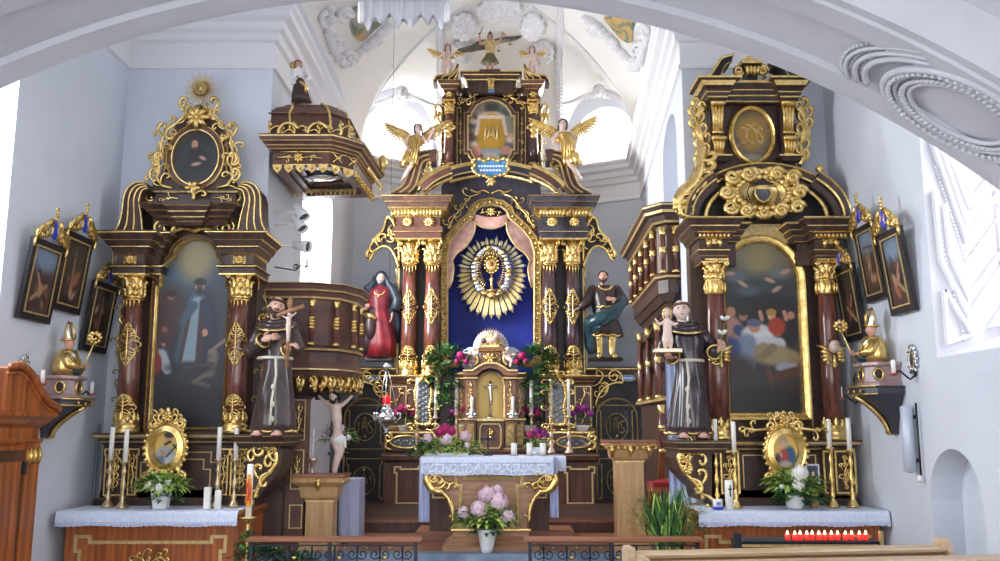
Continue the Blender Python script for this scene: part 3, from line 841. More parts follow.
# predella shelf with gilt glass cases
for sgn in (-1,1):
 mb = MB(wood_dark2)
 x0,x1 = sorted((-.17 + sgn * .72,-.17 + sgn * 1.84))
 zb,zt = H.z(450),H.z(433)
 mb.box(x0,x1,16.3,17.0,zb,zt)
 mb.box(x0 - .02,x1 + .02,16.26,17.0,zt,zt + .03,gold)
 xm = (x0 + x1) / 2
 for (c,w_) in ((xm + sgn * .20,.30),(xm - sgn * .30,.16)):
  mb.use(glass_dark); mb.lathe((c,16.3,(zb + zt) / 2),[(w_,0),(w_,.015)],20,axis='y',sy=.36)
  mb.use(gold); mb.tube([(x,16.285,z) for x,z in oval(c,(zb + zt) / 2,w_,w_ * .36,26)],.025,5,closed=True)
  mb.use(dull_silver)
  for i in range(9): mb.ell((c - w_ * .7 + w_ * 1.4 * i / 8,16.275,(zb + zt) / 2 + .03 * sin(i * 2.2)),(.03,.012,.02),nu=6,nv=4)
 mb.use(gold)
 for q in (x0,x1):
  e = 1 if q == x1 else -1
  mb.tube([(p[0],16.27,p[1]) for p in spiral(q - e * .02,zt - .08,.09,.02,pi / 2,e * 1.3,14)],.028,5)
  mb.tube([(p[0],16.27,p[1]) for p in bez((q - e * .1,zb + .02),(q + e * .1,zb + .02),(q + e * .02,zb + .2),(q - e * .06,zt - .15),8)],.03,5)
 mb.build('relic_shelf',ha)
 # column pedestal
 zp0,zp1 = zt + .02,HC.z(376)
 mb = MB(wood_dark2)
 a,b = sorted((-.17 + sgn * .98,-.17 + sgn * 1.84))
 mb.box(a,b,16.32,17.0,zp0,zp1 - .12)
 mb.stack(a,b,16.32,17.0,[(zp0,.03,None),(zp0 + .06,.03,gold),(zp0 + .08,.0,None)])
 mb.stack(a,b,16.32,17.0,[(zp1 - .16,.0,W),(zp1 - .12,.03,G),(zp1 - .10,.04,W),(zp1 - .04,.09,G),(zp1 - .015,.10,G),(zp1,.09,None)])
 c = -.17 + sgn * 1.66
 line(mb,[(c - .14,zp0 + .1),(c + .14,zp0 + .1),(c + .14,zp1 - .2),(c - .14,zp1 - .2)],16.31,.018,.015)
 mb.use(G)
 leafy(mb,[(c - .03,zp0 + .15),(c + .05,zp0 + .32),(c - .05,zp0 + .5),(c + .04,zp0 + .68),(c,zp0 + .8)],.09,16.30,.018)
 p_ = mb.build('column_pedestal',ha)
 # tall relic case with silver relief in front
 c = -.17 + sgn * 1.20
 g = MB(glass_dark)
 zc = (zp0 + zp1) / 2 + .02
 outl = [(c - .13,zc - .38),(c - .11,zc - .1),(c - .15,zc + .1),(c - .12,zc + .3),(c,zc + .42),(c + .12,zc + .3),(c + .15,zc + .1),(c + .11,zc - .1),(c + .13,zc - .38)]
 g.prism(outl,16.22,16.3)
 g.use(dull_silver)
 for i in range(22):
  g.ell((c + .07 * sin(i * 2.1),16.215,zc - .32 + .66 * i / 21),(.04,.015,.022),nu=6,nv=4,rot=Matrix.Rotation(i * .7,3,'Y'))
 g.use(G); relic_frame(g,smooth_path(outl + [outl[0]],3)[:-1],16.21,.034)
 for q in (1,-1):
  for (zz,s1) in ((-.42,1),(-.1,-1),(.18,1),(.36,1)):
   curl(g,c + q * .13,zc + zz,q * .8,.6 * s1,.13,-q * s1,16.21,.026)
  leafy(g,[(c + q * .05,zc - .48),(c + q * .16,zc - .5),(c + q * .24,zc - .42)],.07,16.21,.025)
 leafy(g,[(c,zc + .40),(c,zc + .5),(c,zc + .62)],.10,16.2,.028)
 g.build('relic_case',p_)
# columns
for sgn in (-1,1):
 for hw,dy in ((59,0),(82,.06)):
  column(ha,-.17 + sgn * HC.h(hw,320),16.52 + dy,HC.z(377),HC.z(238),HC.h(7.8,320),shaft_red if sgn < 0 else shaft_cool_lit,.30,HC.h(27,250),orn_z=HC.z(307),orn_h=HC.h(38,300),orn_w=HC.h(16.5,300))  # right pair: cool light on the glossy shafts is painted into their colour
# back panels behind the columns
for sgn in (-1,1):
 mb = MB(wood_black)
 a,b = sorted((-.17 + sgn * H.h(44,300),-.17 + sgn * H.h(93,300)))
 mb.box(a,b,16.8,17.0,H.z(376),H.z(228))
 for q in (a + .02,b - .02): mb.box(q - .012,q + .012,16.775,16.81,H.z(374),H.z(240),gold_line)
 mb.build('back_panel',ha)
# small gilt scroll edging outside the columns
for sgn in (-1,1):
 g = MB(G); x0 = -.17 + sgn * H.h(93,300)
 leafy(g,[(x0 + sgn * .03 * (i % 2),H.z(372 - 11 * i)) for i in range(12)],.09,16.82,.014)
 # ears: openwork brackets springing outwards below the entablature
 e = [P(491 + sgn * v[0],v[1],16.7) for v in ((92,262),(93,238),(98,222),(104,217),(108,230),(114,236),(120,245),(125,257))]
 pts = [(p.x,p.z) for p in e]
 e2 = [P(491 + sgn * v[0],v[1],16.7) for v in ((92,268),(98,252),(106,246),(115,250),(122,261))]
 p2 = [(p.x,p.z) for p in e2]
 g.use(wood_black); g.prism(pts + p2[::-1],16.72,16.76)
 g.use(G)
 for q in (pts,p2): g.tube([(x,16.70,z) for x,z in smooth_path(q,4)],.03,5)
 for i in range(1,7):
  p = pts[i]; curl(g,p[0],p[1] - .05,sgn * (-.5 if i % 2 else .6),.8 if i % 2 else -.4,.15,sgn * (1 if i % 2 else -1),16.69,.024)
 for (x_,y_) in ((96,232),(99,242),(103,228),(105,240),(110,240),(97,250),(112,246)):
  p = P(491 + sgn * x_,y_,16.7); curl(g,p.x,p.z,sgn * (-.7 if x_ % 2 else .7),.6 if y_ % 4 else -.5,.13,sgn * (1 if x_ % 3 else -1),16.69,.024)
 curl(g,pts[2][0],pts[2][1],-sgn * .4,.9,.16,sgn,16.69,.03); curl(g,pts[6][0],pts[6][1],sgn * .3,-.9,.12,-sgn,16.69,.035)
 g.build('side_ornament',ha)
# entablature blocks
for sgn in (-1,1):
 mb = MB(W)
 MW = W if sgn < 0 else WG  # same wood both sides; cooler light on the right is put in as grey
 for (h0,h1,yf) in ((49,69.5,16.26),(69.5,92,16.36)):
  a,b = sorted((-.17 + sgn * H.h(h0,230),-.17 + sgn * H.h(h1,230)))
  z = lambda py: ZY(py,yf)
  mb.stack(a,b,yf,17.0,[(z(239.5),.02,G),(z(238),.02,MW),(z(233),.02,MW),(z(232.4),.05,G),(z(231.6),.05,MW),(z(227),.05,None),(z(226.5),.03,G),(z(225.8),.0,MW),(z(217),.0,None)])
  rosette(mb.use(G),(a + b) / 2,(z(222)),H.h(5.6,222),yf - .01,10,.022)
  mb.use(G); egg_row(mb,a - .04,b + .04,yf - .07,z(213),8,.075,.15,.05)
  for k_ in range(5): mb.ell((a - .07 if sgn < 0 else b + .07,yf + .02 + .13 * k_,z(213)),(.05,.075,.08),nu=6,nv=5)
  mb.stack(a,b,yf,17.0,[(z(217),.02,G),(z(214),.05,G),(z(209.5),.14,G),(z(208.6),.15,MW),(z(205),.17,MW),(z(204.4),.20,G),(z(203.6),.21,MW),(z(200),.23,MW),(z(199.3),.25,G),(z(198.3),.26,MW),(z(197.6),.24,None)])
 mb.build('entablature',ha)
# spandrel board behind the niche arch
mb = MB(WG)
ap = [(-49,262),(-49,226)] + [(-49 + 4 * i,197 - 17 * sin(pi * (i + 1) / 26)) for i in range(0)] + []
top = [(x,203 - 25 * sqrt(max(0,1 - (x / 62) ** 2))) for x in range(-49,50,7)]
opn = [(42,262),(42,255),(38,243),(30,233),(22,225),(18,222),(16,215),(10,210.5),(0,208.5)]
opnf = opn + [(-x,y) for x,y in opn[::-1][1:]]
poly = H.pp([(-50,262),(-50,220)] + top + [(50,220),(50,262)] + opnf)
mb.prism(poly,16.72,16.84)
mb.build('spandrel_board',ha)
g = MB(G)
for sgn in (-1,1):
 leafy(g,[H.p(sgn * x,y) for x,y in ((10,196),(20,199),(25,205),(30,212),(36,218),(40,226),(45,236))],.16,16.70,.022)
 rel(g,[H.p(sgn * x,y) for x,y in smooth_path([(1,196),(8,193),(14,195),(21,192)],4)],.02,16.70)
g.build('gilded_vine',ha)
# niche frame: carved gilt moulding following the trefoil arch
mb = MB(G)
fr = H.pp([(46,374)] + [(46,330),(46,290),(46,255)] + [(42,241),(34,231),(25,222.5),(20.5,219),(18,212),(11,206.5),(0,204.5)])
full = fr + [(-.34 - x,z) for x,z in fr[::-1][1:]]
mb.sweep(full,[(-.075,0),(-.075,.07),(-.055,.09),(-.045,.04),(.045,.04),(.055,.09),(.075,.07),(.075,0)],m=gold_line,mats=[gold_line,gold_line,gold_line,gold_dull,gold_line,gold_line,gold_line],y=16.72)
sp = []
for a,b in zip(full,full[1:]):
 L = math.hypot(b[0] - a[0],b[1] - a[1]); n = max(1,int(L / .085))
 for i in range(n): sp.append((a[0] + (b[0] - a[0]) * i / n,a[1] + (b[1] - a[1]) * i / n))
mb.use(G)
for i,(x,z) in enumerate(sp):
 mb.ell((x + .018 * (-1) ** i,16.67,z),(.036,.022,.03),nu=6,nv=4,rot=Matrix.Rotation(i * .9,3,'Y'))
mb.build('niche_frame',ha)
# the niche: recessed box lined with blue silk
mb = MB(blue_silk); mb.smooth = False
back = 17.35
inner = H.pp([(43,374),(43,255)] + [(39,243),(31,233),(22,225),(18,222),(16,215),(10,210.5),(0,208.5)])
inn = inner + [(-.34 - x,z) for x,z in inner[::-1][1:]]
mb.prism(inn,back,back + .04)
for a,b in zip(inn,inn[1:]):
 mb.add([(a[0],16.74,a[1]),(b[0],16.74,b[1]),(b[0],back,b[1]),(a[0],back,a[1])],[(0,1,2,3)],False)
mb.build('blue_niche',ha)
# carved curtains
cu = MB(pink_silk)
def curtain(pts_top,pts_bot,folds,y,dep):
 n = len(pts_top); m = folds * 6; vs = []
 for j in range(m + 1):
  v = j / m
  for i in range(n):
   a,b = pts_top[i],pts_bot[i]
   d = dep * cos(2 * pi * folds * v) * sin(pi * i / (n - 1)) ** .5
   vs.append((a[0] + (b[0] - a[0]) * v,y - abs(d) - .02,a[1] + (b[1] - a[1]) * v))
 cu.add(vs,[(j * n + i,j * n + i + 1,(j + 1) * n + i + 1,(j + 1) * n + i) for j in range(m) for i in range(n - 1)],True)
top_ = H.pp(smooth_path([(-16.5,216),(-9,219),(0,220),(9,219),(16.5,216)],4)); bot_ = H.pp(smooth_path([(-16.5,223),(-10,229),(0,231),(10,229),(16.5,223)],4))
curtain(top_,bot_,4,16.72,.05)
cu.use(gold_line); cu.tube([(x,16.68,z) for x,z in bot_],.02,5)
for sgn in (-1,1):
 cu.use(pink_silk)
 o_ = H.pp([(sgn * x,y) for x,y in smooth_path([(19,223),(30,232),(39,244),(43,256),(43,268)],4)])
 i_ = H.pp([(sgn * x,y) for x,y in smooth_path([(15,224),(17,236),(25,249),(34,256),(39,264)],4)])
 curtain(o_,i_,4,16.72,.06)
 cu.use(gold_line); cu.tube([(x,16.67,z) for x,z in i_],.02,5)
 cu.use(pink_silk)
 o_ = H.pp([(sgn * 43,y) for y in (262,272,282,290)]); i_ = H.pp([(sgn * x,y) for x,y in ((38,262),(36.5,272),(38,282),(41,290))])
 curtain(o_,i_,2,16.72,.04)
 cu.use(gold_line); cu.tube([(x,16.67,z) for x,z in i_],.014,5)
cu.build('carved_curtain',ha)
g = MB(wood_black); g.prism(H.pp([(-13,215)] + [(x,217 - 6 * cos(pi * x / 30)) for x in range(-12,13,3)] + [(13,215),(8,218.5),(-8,218.5)]),16.70,16.75)
g.use(G); rosette(g,*H.p(0,214.5),.10,16.68,8,.022)
for q in (1,-1):
 leafy(g,[H.p(q * 3,215),H.p(q * 7,214.5),H.p(q * 11,216)],.06,16.69,.014)
g.build('crown_ornament',ha)
# segmental pediment with carved leaf band
def pediment_band(mb,pts,prof,y): mb.sweep(pts,[p[:2] for p in prof],mats=[p[2] for p in prof[:-1]],y=y)
arcp = lambda hw0,top,ybase,rx,n=14,a0=0,a1=1: [(-rx + 2 * rx * i / n,0) for i in range(n)]
def segarc(rx,ye,yt,x0,x1,n=16):
 # flat arc from (rx,ye) with apex yt
 out = []
 for i in range(n + 1):
  x = x0 + (x1 - x0) * i / n; out.append((x,yt + (ye - yt) * (1 - sqrt(max(0,1 - (x / rx * .93) ** 2))) / (1 - sqrt(1 - .93 ** 2))))
 return out
for sgn in (-1,1):
 mb = MB(WG)
 for (x0,x1,yy,dy) in ((12,40,16.45,0),(38,66,16.25,0)):
  pts = H.pp([(sgn * x,y) for x,y in segarc(68,201,175,x0,x1)])
  if sgn > 0: pts = pts[::-1]
  ML = W if x0 > 20 else wood_grey
  mb.sweep(pts,[(-.16,0),(-.16,.10),(-.06,.12),(-.06,.2),(-.02,.22),(-.02,.26),(.03,.28),(.08,.30),(.10,.30),(.10,0)],mats=[G,G,G,ML,gold_line,ML,ML,gold_line,ML],y=yy + .1)
  q = pts
  mb.use(G)
  for i in range(len(q) - 1):
   for k_ in range(2):
    t = k_ / 2; x = q[i][0] + (q[i + 1][0] - q[i][0]) * t; z = q[i][1] + (q[i + 1][1] - q[i][1]) * t
    mb.ell((x,yy - .03,z - .11),(.035,.04,.07),nu=6,nv=5)
 mb.build('arched_pediment',ha)
# blue cartouche with gilt scroll border
c_ = [(0,192),(6,189),(12,188),(17,183),(15,179),(17,175),(12,173),(6,175),(0,172.5)]
cp = H.pp([(x,y) for x,y in c_] + [(-x,y) for x,y in c_[::-1][1:-1]])
mb = MB(sky_paint); mb.prism(cp,15.98,16.05)
mb.use(G); sp_ = smooth_path(cp,4,True)
mb.tube([(x,15.97,z) for x,z in sp_],.028,5,closed=True)
for i,(x,z) in enumerate(sp_[::3]): mb.ell((x,15.95,z),(.04,.03,.04),nu=6,nv=4)
rosette(mb,*H.p(0,195),.09,15.96,6,.03)
mb.use(white_paint)
for r_,ws in ((180,9),(184,7)):
 for i in range(ws): x,z = H.p(-11 + 22 * i / (ws - 1) * (1 if r_ < 182 else .8) + (0 if r_ < 182 else 2),r_); mb.box(x - .02,x + .018,15.972,15.98,z - .012,z + .018)
mb.build('blue_cartouche',ha)
# big S-shaped volutes on the entablature
for sgn in (-1,1):
 mb = MB(W)
 o_ = smooth_path([(98,200),(87,194),(82,186),(79,176),(76,166),(69,160),(59,158)],5)
 i_ = smooth_path([(80,200),(74,194),(71,186),(69,178),(67,171),(63,168),(59,167)],5)
 oo = H.pp([(sgn * x,y) for x,y in o_]); ii = H.pp([(sgn * x,y) for x,y in i_])
 mb.prism(oo + ii[::-1],16.38,16.78,W)
 md = [((a[0] + b[0]) / 2,(a[1] + b[1]) / 2) for a,b in zip(oo,ii)]
 for q in (oo,ii,md): mb.tube([(x,16.37,z) for x,z in q],.02,5,m=gold_line)
 mb.stack(min(oo[-1][0],oo[-1][0] - sgn * .1),max(oo[-1][0],oo[-1][0] - sgn * .1),16.36,16.8,[(H.z(169),0,W),(H.z(158),.03,None)])
 mb.use(G); leafy(mb,H.pp([(sgn * x,y) for x,y in ((72,198),(66,190),(65,182),(62,175),(60,170))]),.13,16.45,.035)
 mb.build('scroll_volute',ha)
# ---- attic storey with the painted monogram
U = Ax(-.17,16.6)
mb = MB(wood_dark)
mb.box(-.17 - U.h(50,130),-.17 + U.h(50,130),16.8,17.0,U.z(176),U.z(92))
mb.box(-.17 - U.h(30,90),-.17 + U.h(30,90),16.8,17.0,U.z(94),U.z(84))
for sgn in (-1,1):
 for py0,py1,hw in ((172,104,29),):
  line(mb,[U.p(sgn * 31,168),U.p(sgn * 31,104),U.p(sgn * 34.5,104),U.p(sgn * 34.5,168)],16.79,.012,.01)
ab = mb.build('attic_panel',ha)
g = MB(G)
for sgn in (-1,1):
 leafy(g,U.pp([(sgn * 31,110 + 9 * i) for i in range(6)]),.075,16.78,.014)
 leafy(g,U.pp([(sgn * x,y) for x,y in ((31,158),(30,163),(24,166),(17,168))]),.14,16.78,.022)
 leafy(g,U.pp([(sgn * x,y) for x,y in ((6,88),(13,86),(19,88),(17,94),(24,97),(30,101),(33,97))]),.13,16.72,.022)
 # outer edging beside the attic columns
 leafy(g,U.pp([(sgn * (50 + (i % 2)),170 - 10 * i) for i in range(8)]),.08,16.8,.016)
 g.tube([(p[0],16.8,p[1]) for p in U.pp([(sgn * x,y) for x,y in smooth_path([(51,120),(54,116),(53,110),(50,113),(50,106),(54,101),(57,104),(56,110),(58,116)],4)])],.028,5)
g.build('attic_ornament',ab)
# lobed frame + painting
half = [(0,97),(8,98.5),(15,103),(20,110),(20.5,113),(24,113),(24,148),(21,148),(20,152),(15,159),(8,163.5),(0,165)]
fp = U.pp(half); fpf = fp + [(-.34 - x,z) for x,z in fp[::-1][1:-1]]
mb = MB(wood_dark2)
mb.sweep(fpf[::-1],[(-.07,0),(-.07,.05),(-.055,.06),(-.045,.04),(-.005,.05),(.0,.07),(.02,.07),(.03,.03)],closed=True,mats=[gold_line,gold_line,W,W,gold_line,gold_line,gold_line],y=16.78)
mb.build('lobed_frame',ab)
def pip(poly):
 def f(x,z):
  c = False; n = len(poly)
  for i in range(n):
   a,b = poly[i],poly[i - 1]
   if (a[1] > z) != (b[1] > z) and x < (b[0] - a[0]) * (z - a[1]) / (b[1] - a[1]) + a[0]: c = not c
  return c
 return f
cv = Canvas(60,84,(96,98,88))
rg = random.Random(3)
cv.blob(.5,.4,.55,.5,(120,118,104),.6)
for i in range(26):
 a = rg.uniform(0,2 * pi); cv.blob(.5 + .40 * cos(a),.48 + .38 * sin(a),rg.uniform(.05,.1),rg.uniform(.03,.06),rg.choice([(176,140,122),(70,82,84),(150,150,160),(94,70,62),(196,164,146)]),.6)
cv.blob(.5,.12,.16,.07,(52,54,50),.5); cv.blob(.5,.24,.24,.06,(196,164,148),.4)
cv.blob(.5,.5,.30,.20,(150,112,32),.3); cv.stroke(.36,.34,.36,.64,.12,(168,128,40)); cv.stroke(.64,.34,.64,.64,.12,(168,128,40)); cv.stroke(.5,.3,.5,.66,.14,(176,136,44))
cv.stroke(.26,.26,.74,.26,.035,(206,190,176)); cv.stroke(.26,.28,.2,.5,.035,(190,170,160)); cv.stroke(.74,.28,.8,.5,.035,(190,170,160))
cv.blob(.5,.76,.25,.05,(140,150,160)); cv.blob(.2,.75,.1,.08,(190,130,118)); cv.blob(.8,.75,.1,.08,(180,120,110)); cv.blob(.82,.85,.12,.05,(40,90,84))
cv.stroke(.42,.84,.58,.84,.09,(178,170,150)); cv.stroke(.42,.90,.58,.90,.09,(170,160,142)); cv.blob(.5,.97,.4,.04,(150,160,180),.5); cv.grain(5)
xa_,xb_ = U.x(-25,130),U.x(25,130); za_,zb_ = U.z(166),U.z(96)
po = pip(fpf)
canvas_obj(cv,xa_,xb_,za_,zb_,16.775,'attic_painting',ab,inside=lambda u,v: po(xa_ + (xb_ - xa_) * u,zb_ + (za_ - zb_) * v))
g = MB(gold_line)
T = lambda pts: g.tube([(p[0],16.765,p[1]) for p in U.pp(pts)],.018,5)
T([(-6,136),(-6,124),(0,131),(6,124),(6,136)]); T([(-7.5,136),(-4.5,136)]); T([(4.5,136),(7.5,136)]); T([(-4,136),(0,122),(4,136)]); T([(-2.5,132),(2.5,132)])
g.build('gilt_monogram',ab)
# attic columns and entablature
for sgn in (-1,1):
 cx = -.17 + sgn * U.h(42,130)
 o = column(ab,cx,16.62,U.z(166),U.z(101),U.h(4.6,130),shaft_red if sgn < 0 else shaft_cool_lit,.09,U.h(12,105),orn=False,foot=False)  # right attic shaft also carries its cool light in the colour
 mb = MB(W)
 mb.stack(cx - .12,cx + .12,16.5,17.0,[(U.z(182),.0,W),(U.z(169),.0,None),(U.z(168.5),.03,G),(U.z(167.6),.04,W),(U.z(166),.02,None)])
 mb.use(G); rosette(mb,cx,U.z(175),.09,16.49,8,.02); mb.build('attic_pedestal',ab); mb = MB(W)
 mb.stack(cx - .10,cx + .10,16.5,17.0,[(U.z(101),.02,G),(U.z(100),.0,W),(U.z(93),0,None),(U.z(92),.03,G),(U.z(91),.05,W),(U.z(88),.09,G),(U.z(87),.10,W),(U.z(84.5),.13,G),(U.z(83.8),.12,None)])
 mb.use(G); rosette(mb,cx,U.z(96.5),.07,16.49,6,.02)
 mb.build('attic_capital_block',ab); mb = MB(G)
 for dz in (125,131,137): mb.ell((cx,16.5,U.z(dz)),(.09 - (dz - 125) * .002,.04,.07),nu=7,nv=5)
 for q in (1,-1): curl(mb,cx,U.z(128),q * .9,.4,.10,-q,16.5,.02)
 mb.build('shaft_cluster',ab); mb = MB(G)
 h1 = smooth_path([(58,84),(54,78),(46,77),(38,74),(33,66)],4); h2 = smooth_path([(36,84),(36,80),(34,77),(33.4,72),(33,68)],4)
 A_,B_ = U.pp([(sgn * x,y) for x,y in h1]),U.pp([(sgn * x,y) for x,y in h2])
 mb.prism(A_ + B_[::-1],16.5,16.85,wood_dark)
 for t in (0,.35,.7,1): mb.tube([(a[0] + (b[0] - a[0]) * t,16.49,a[1] + (b[1] - a[1]) * t) for a,b in zip(A_,B_)],.02,5,m=G)
 mb.build('curved_horn',ab)
mb = MB(W)
hw = U.h(23,80)
mb.stack(-.17 - hw,-.17 + hw,16.6,17.0,[(U.z(92),0,wood_dark),(U.z(82),0,None),(U.z(81),.04,G),(U.z(80),.05,wood_dark),(U.z(77),.10,G),(U.z(76),.11,wood_dark),(U.z(74.6),.15,G),(U.z(73.4),.15,G),(U.z(73),.12,None)])
mb.prism(U.pp([(-4,80),(4,80),(2.5,91),(-2.5,91)]),16.5,16.62,G)
mb.use(G); egg_row(mb,-.17 - .07,-.17 + .07,16.49,U.z(84),2,.06,.14,.03)
mb.box(-.23,-.11,16.55,16.6,U.z(93),U.z(89.5),sky_paint)
mb.build('attic_cornice',ab)
# ---- sunburst with monstrance in the niche
SB = Ax(-.16,17.1)
sb = thing('sunburst','gold and silver sunburst of long rays hanging in the blue niche of the high altar','sunburst',(-.16,17.1,SB.z(318)))
cx,cz = SB.p(0,271)
mb = MB(gold); mb.smooth = False
N = 40
pale_gold = mat('pale_gold',(0.95,0.84,0.55),.3,.75)
for i in range(N):
 a = 2 * pi * i / N - pi / 2
 dx,dz = cos(a),sin(a)
 down = max(0,-dz)
 L = SB.h(34 + 15 * down ** 2 + 2.0 * (i % 2),270) ; r0 = SB.h(19,270)
 w0 = .018; w1 = .038 + .012 * down
 for k_ in (-1,0,1):
  aa = a + k_ * .038; ex,ez = cos(aa),sin(aa); LL = L * (1 - .06 * abs(k_)); nxx,nzz = -ez,ex
  zf = 1.25
  p = lambda r,o,y: (cx + ex * r + nxx * o,y,cz + ez * r * (1.0) + nzz * o)
  mb.use(silver if (dz > -.1 and (i + k_) % 2 == 0) else pale_gold)
  mb.add([p(r0,-w0 * .5,17.08),p(r0,w0 * .5,17.08),p(LL * .95,w1 * .45,17.05),p(LL,0,17.05),p(LL * .95,-w1 * .45,17.05),p(r0,0,17.05),p(LL * .95,0,17.02)],
   [(0,5,6,4),(5,1,2,6),(6,2,3),(4,6,3)],False)
mb.build('rays',sb)
mb = MB(silver)
rx,rz = SB.h(17.5,270),SB.h(24,270)
ring = oval(cx,cz - .02,rx,rz,36)
for i,(x,z) in enumerate(ring): mb.ell((x,17.0,z),(.07 + .02 * (i % 3),.05,.06 + .015 * (i % 2)),nu=7,nv=5)
mb.use(gold)
for i in range(0,36,5): mb.ell((ring[i][0],16.95,ring[i][1]),(.06,.04,.06),nu=8,nv=6)
mb.build('cloud_ring',sb)
mb = MB(gold)
for i in range(44):
 a = 2 * pi * i / 44
 if abs(a - 1.5 * pi) < .45: continue
 mb.tube([(cx + cos(a) * rx * .55,17.0,cz + sin(a) * rz * .58),(cx + cos(a) * rx * .85,16.98,cz + sin(a) * rz * .85)],.011,4)
mb.lathe((cx,16.97,cz + .1),[(.02,-.02),(.11,.0),(.13,.03),(.07,.05)],18,axis='y',sy=1.25)
for i in range(14): a = 2 * pi * i / 14; mb.ell((cx + .13 * cos(a),16.95,cz + .1 + .16 * sin(a)),.03,nu=6,nv=4)
mb.lathe((cx,16.97,cz - .42),[(.10,0),(.09,.03),(.03,.06),(.025,.18),(.05,.22),(.02,.27),(.02,.36)],12)
mb.use(lip_red); mb.lathe((cx,16.90,cz + .1),[(.04,0),(.0,.01)],12,axis='y')
mb.build('monstrance',sb)
mb = MB(gold); mb.ell((cx,16.93,cz - .50),(.08,.07,.09));
for q in (1,-1): mb.tube([(cx + q * .06,16.95,cz - .52),(cx + q * .15,16.93,cz - .46),(cx + q * .22,16.95,cz - .40)],[.03,.05,.02],6)
mb.use(hair_brown); mb.ell((cx,16.95,cz - .44),(.08,.07,.05))
mb.build('cherub_head',sb)
# ================================================================ LEFT SIDE ALTAR
def halfpath(A,pts):
 a = A.pp(pts); return a + [(2 * A.xa - x,z) for x,z in a[::-1] if abs(x - A.xa) > 1e-4]
def mensa(parent,x0,x1,y0,y1,zt,mt):
 mb = MB(mt)
 mb.box(x0 + .05,x1 - .05,y0 + .06,y1,0,zt - .1)
 mb.stack(x0 + .08,x1 - .08,y0 + .08,y1,[(zt - .14,0,mt),(zt - .08,.05,None),(zt - .03,.08,None),(zt,.08,None)])
 mb.stack(x0 + .05,x1 - .05,y0 + .06,y1,[(0,.04,mt),(.12,.04,gold_line),(.14,0,None)])
 xm = (x0 + x1) / 2
 line(mb,[(x0 + .22,.25),(x0 + .22,zt - .42),(x0 + .17,zt - .42),(x0 + .17,zt - .27),(x0 + .32,zt - .27),(x0 + .32,zt - .33),(x1 - .32,zt - .33),(x1 - .32,zt - .27),(x1 - .17,zt - .27),(x1 - .17,zt - .42),(x1 - .22,zt - .42),(x1 - .22,.25)],y0 + .06,.035,.02)
 mb.use(gold)
 for q in (1,-1): leafy(mb,[(xm,zt - .62),(xm + q * .07,zt - .5),(xm + q * .13,zt - .48),(xm + q * .2,zt - .55)],.10,y0 + .04,.02)
 leafy(mb,[(xm,zt - .7),(xm,zt - .56),(xm,zt - .46)],.1,y0 + .04,.02)
 return mb.build('altar_table',parent)
def cloth(name,x0,x1,y0,y1,zt,drop,lab,cat='altar cloth',wav=.01,lacey=True,side=0.0):
 # linen lying on a table with its edge hanging in front
 mb = MB(lace); n = int((x1 - x0) / .03); rows = [(y1,zt),(y0 + .02,zt),(y0 - .005,zt - .01)]
 m = 6
 for j in range(1,m + 1): rows.append((y0 - .012 - .012 * j / m,zt - .01 - (drop - .01) * j / m))
 vs = []
 for j,(y,z) in enumerate(rows):
  for i in range(n + 1):
   x = x0 + (x1 - x0) * i / n; k = max(0,j - 2) / m
   vs.append((x,y - wav * k * (1 + sin(x * 23) * .6 + sin(x * 57) * .4),z - .006 * k * (sin(x * 9)) - (.012 * abs(sin(x * 60)) if j == len(rows) - 1 else 0)))
 R_ = len(rows)
 mb.add(vs,[(j * (n + 1) + i,j * (n + 1) + i + 1,(j + 1) * (n + 1) + i + 1,(j + 1) * (n + 1) + i) for j in range(R_ - 1) for i in range(n)],True)
 if lacey:
  mb.use(blue_silk if False else linen_blue)
  zb = zt - drop
  mb.box(x0,x1,y0 - .035 - wav,y0 - .03 - wav,zb + .028,zb + .036)
  for i in range(int((x1 - x0) / .035)): mb.ell((x0 + .017 + i * .035,y0 - .034 - wav * 1.2,zb + .01),(.012,.004,.012),nu=5,nv=4)
 if side:
  for xx,s in ((x0,-1),(x1,1)):
   mb.use(lace); mb.add([(xx,y0 - .02,zt - side),(xx + s * .01,y0 - .02,zt),(xx + s * .01,y1,zt),(xx + s * .02,y1,zt - side)],[(0,1,2,3)],False)
 o = mb.build(name); tag(o,lab,cat); return o
LA = Ax(-3.74,10.8)
la = thing('side_altar','left side altar with a dark painting of a standing priest between red gilt columns','altar',(-3.74,10.8,0))
W,G = wood_dark,gold
mensa(la,-4.76,-2.80,10.02,11.15,1.02,wood_warm)
def predella(parent,A,zt_py,x0,x1,ledges,wd):
 mb = MB(wd)
 zt = A.z(zt_py)
 mb.box(x0,x1,10.72,11.15,1.0,zt - .1)
 mb.stack(x0,x1,10.72,11.15,[(1.02,.05,wd),(1.10,.05,gold_dull),(1.115,0,wd),(1.2,0,None)])
 mb.stack(x0,x1,10.72,11.15,[(zt - .14,0,wd),(zt - .11,.03,gold_line),(zt - .095,.04,wd),(zt - .06,.05,gold_line),(zt - .05,.09,gold_line),(zt - .02,.10,wd),(zt,.10,None)])
 return mb
z_led = LA.z(433)
mb = predella(la,LA,433,LA.x(-77,460),LA.x(72,460),None,wood_dark)
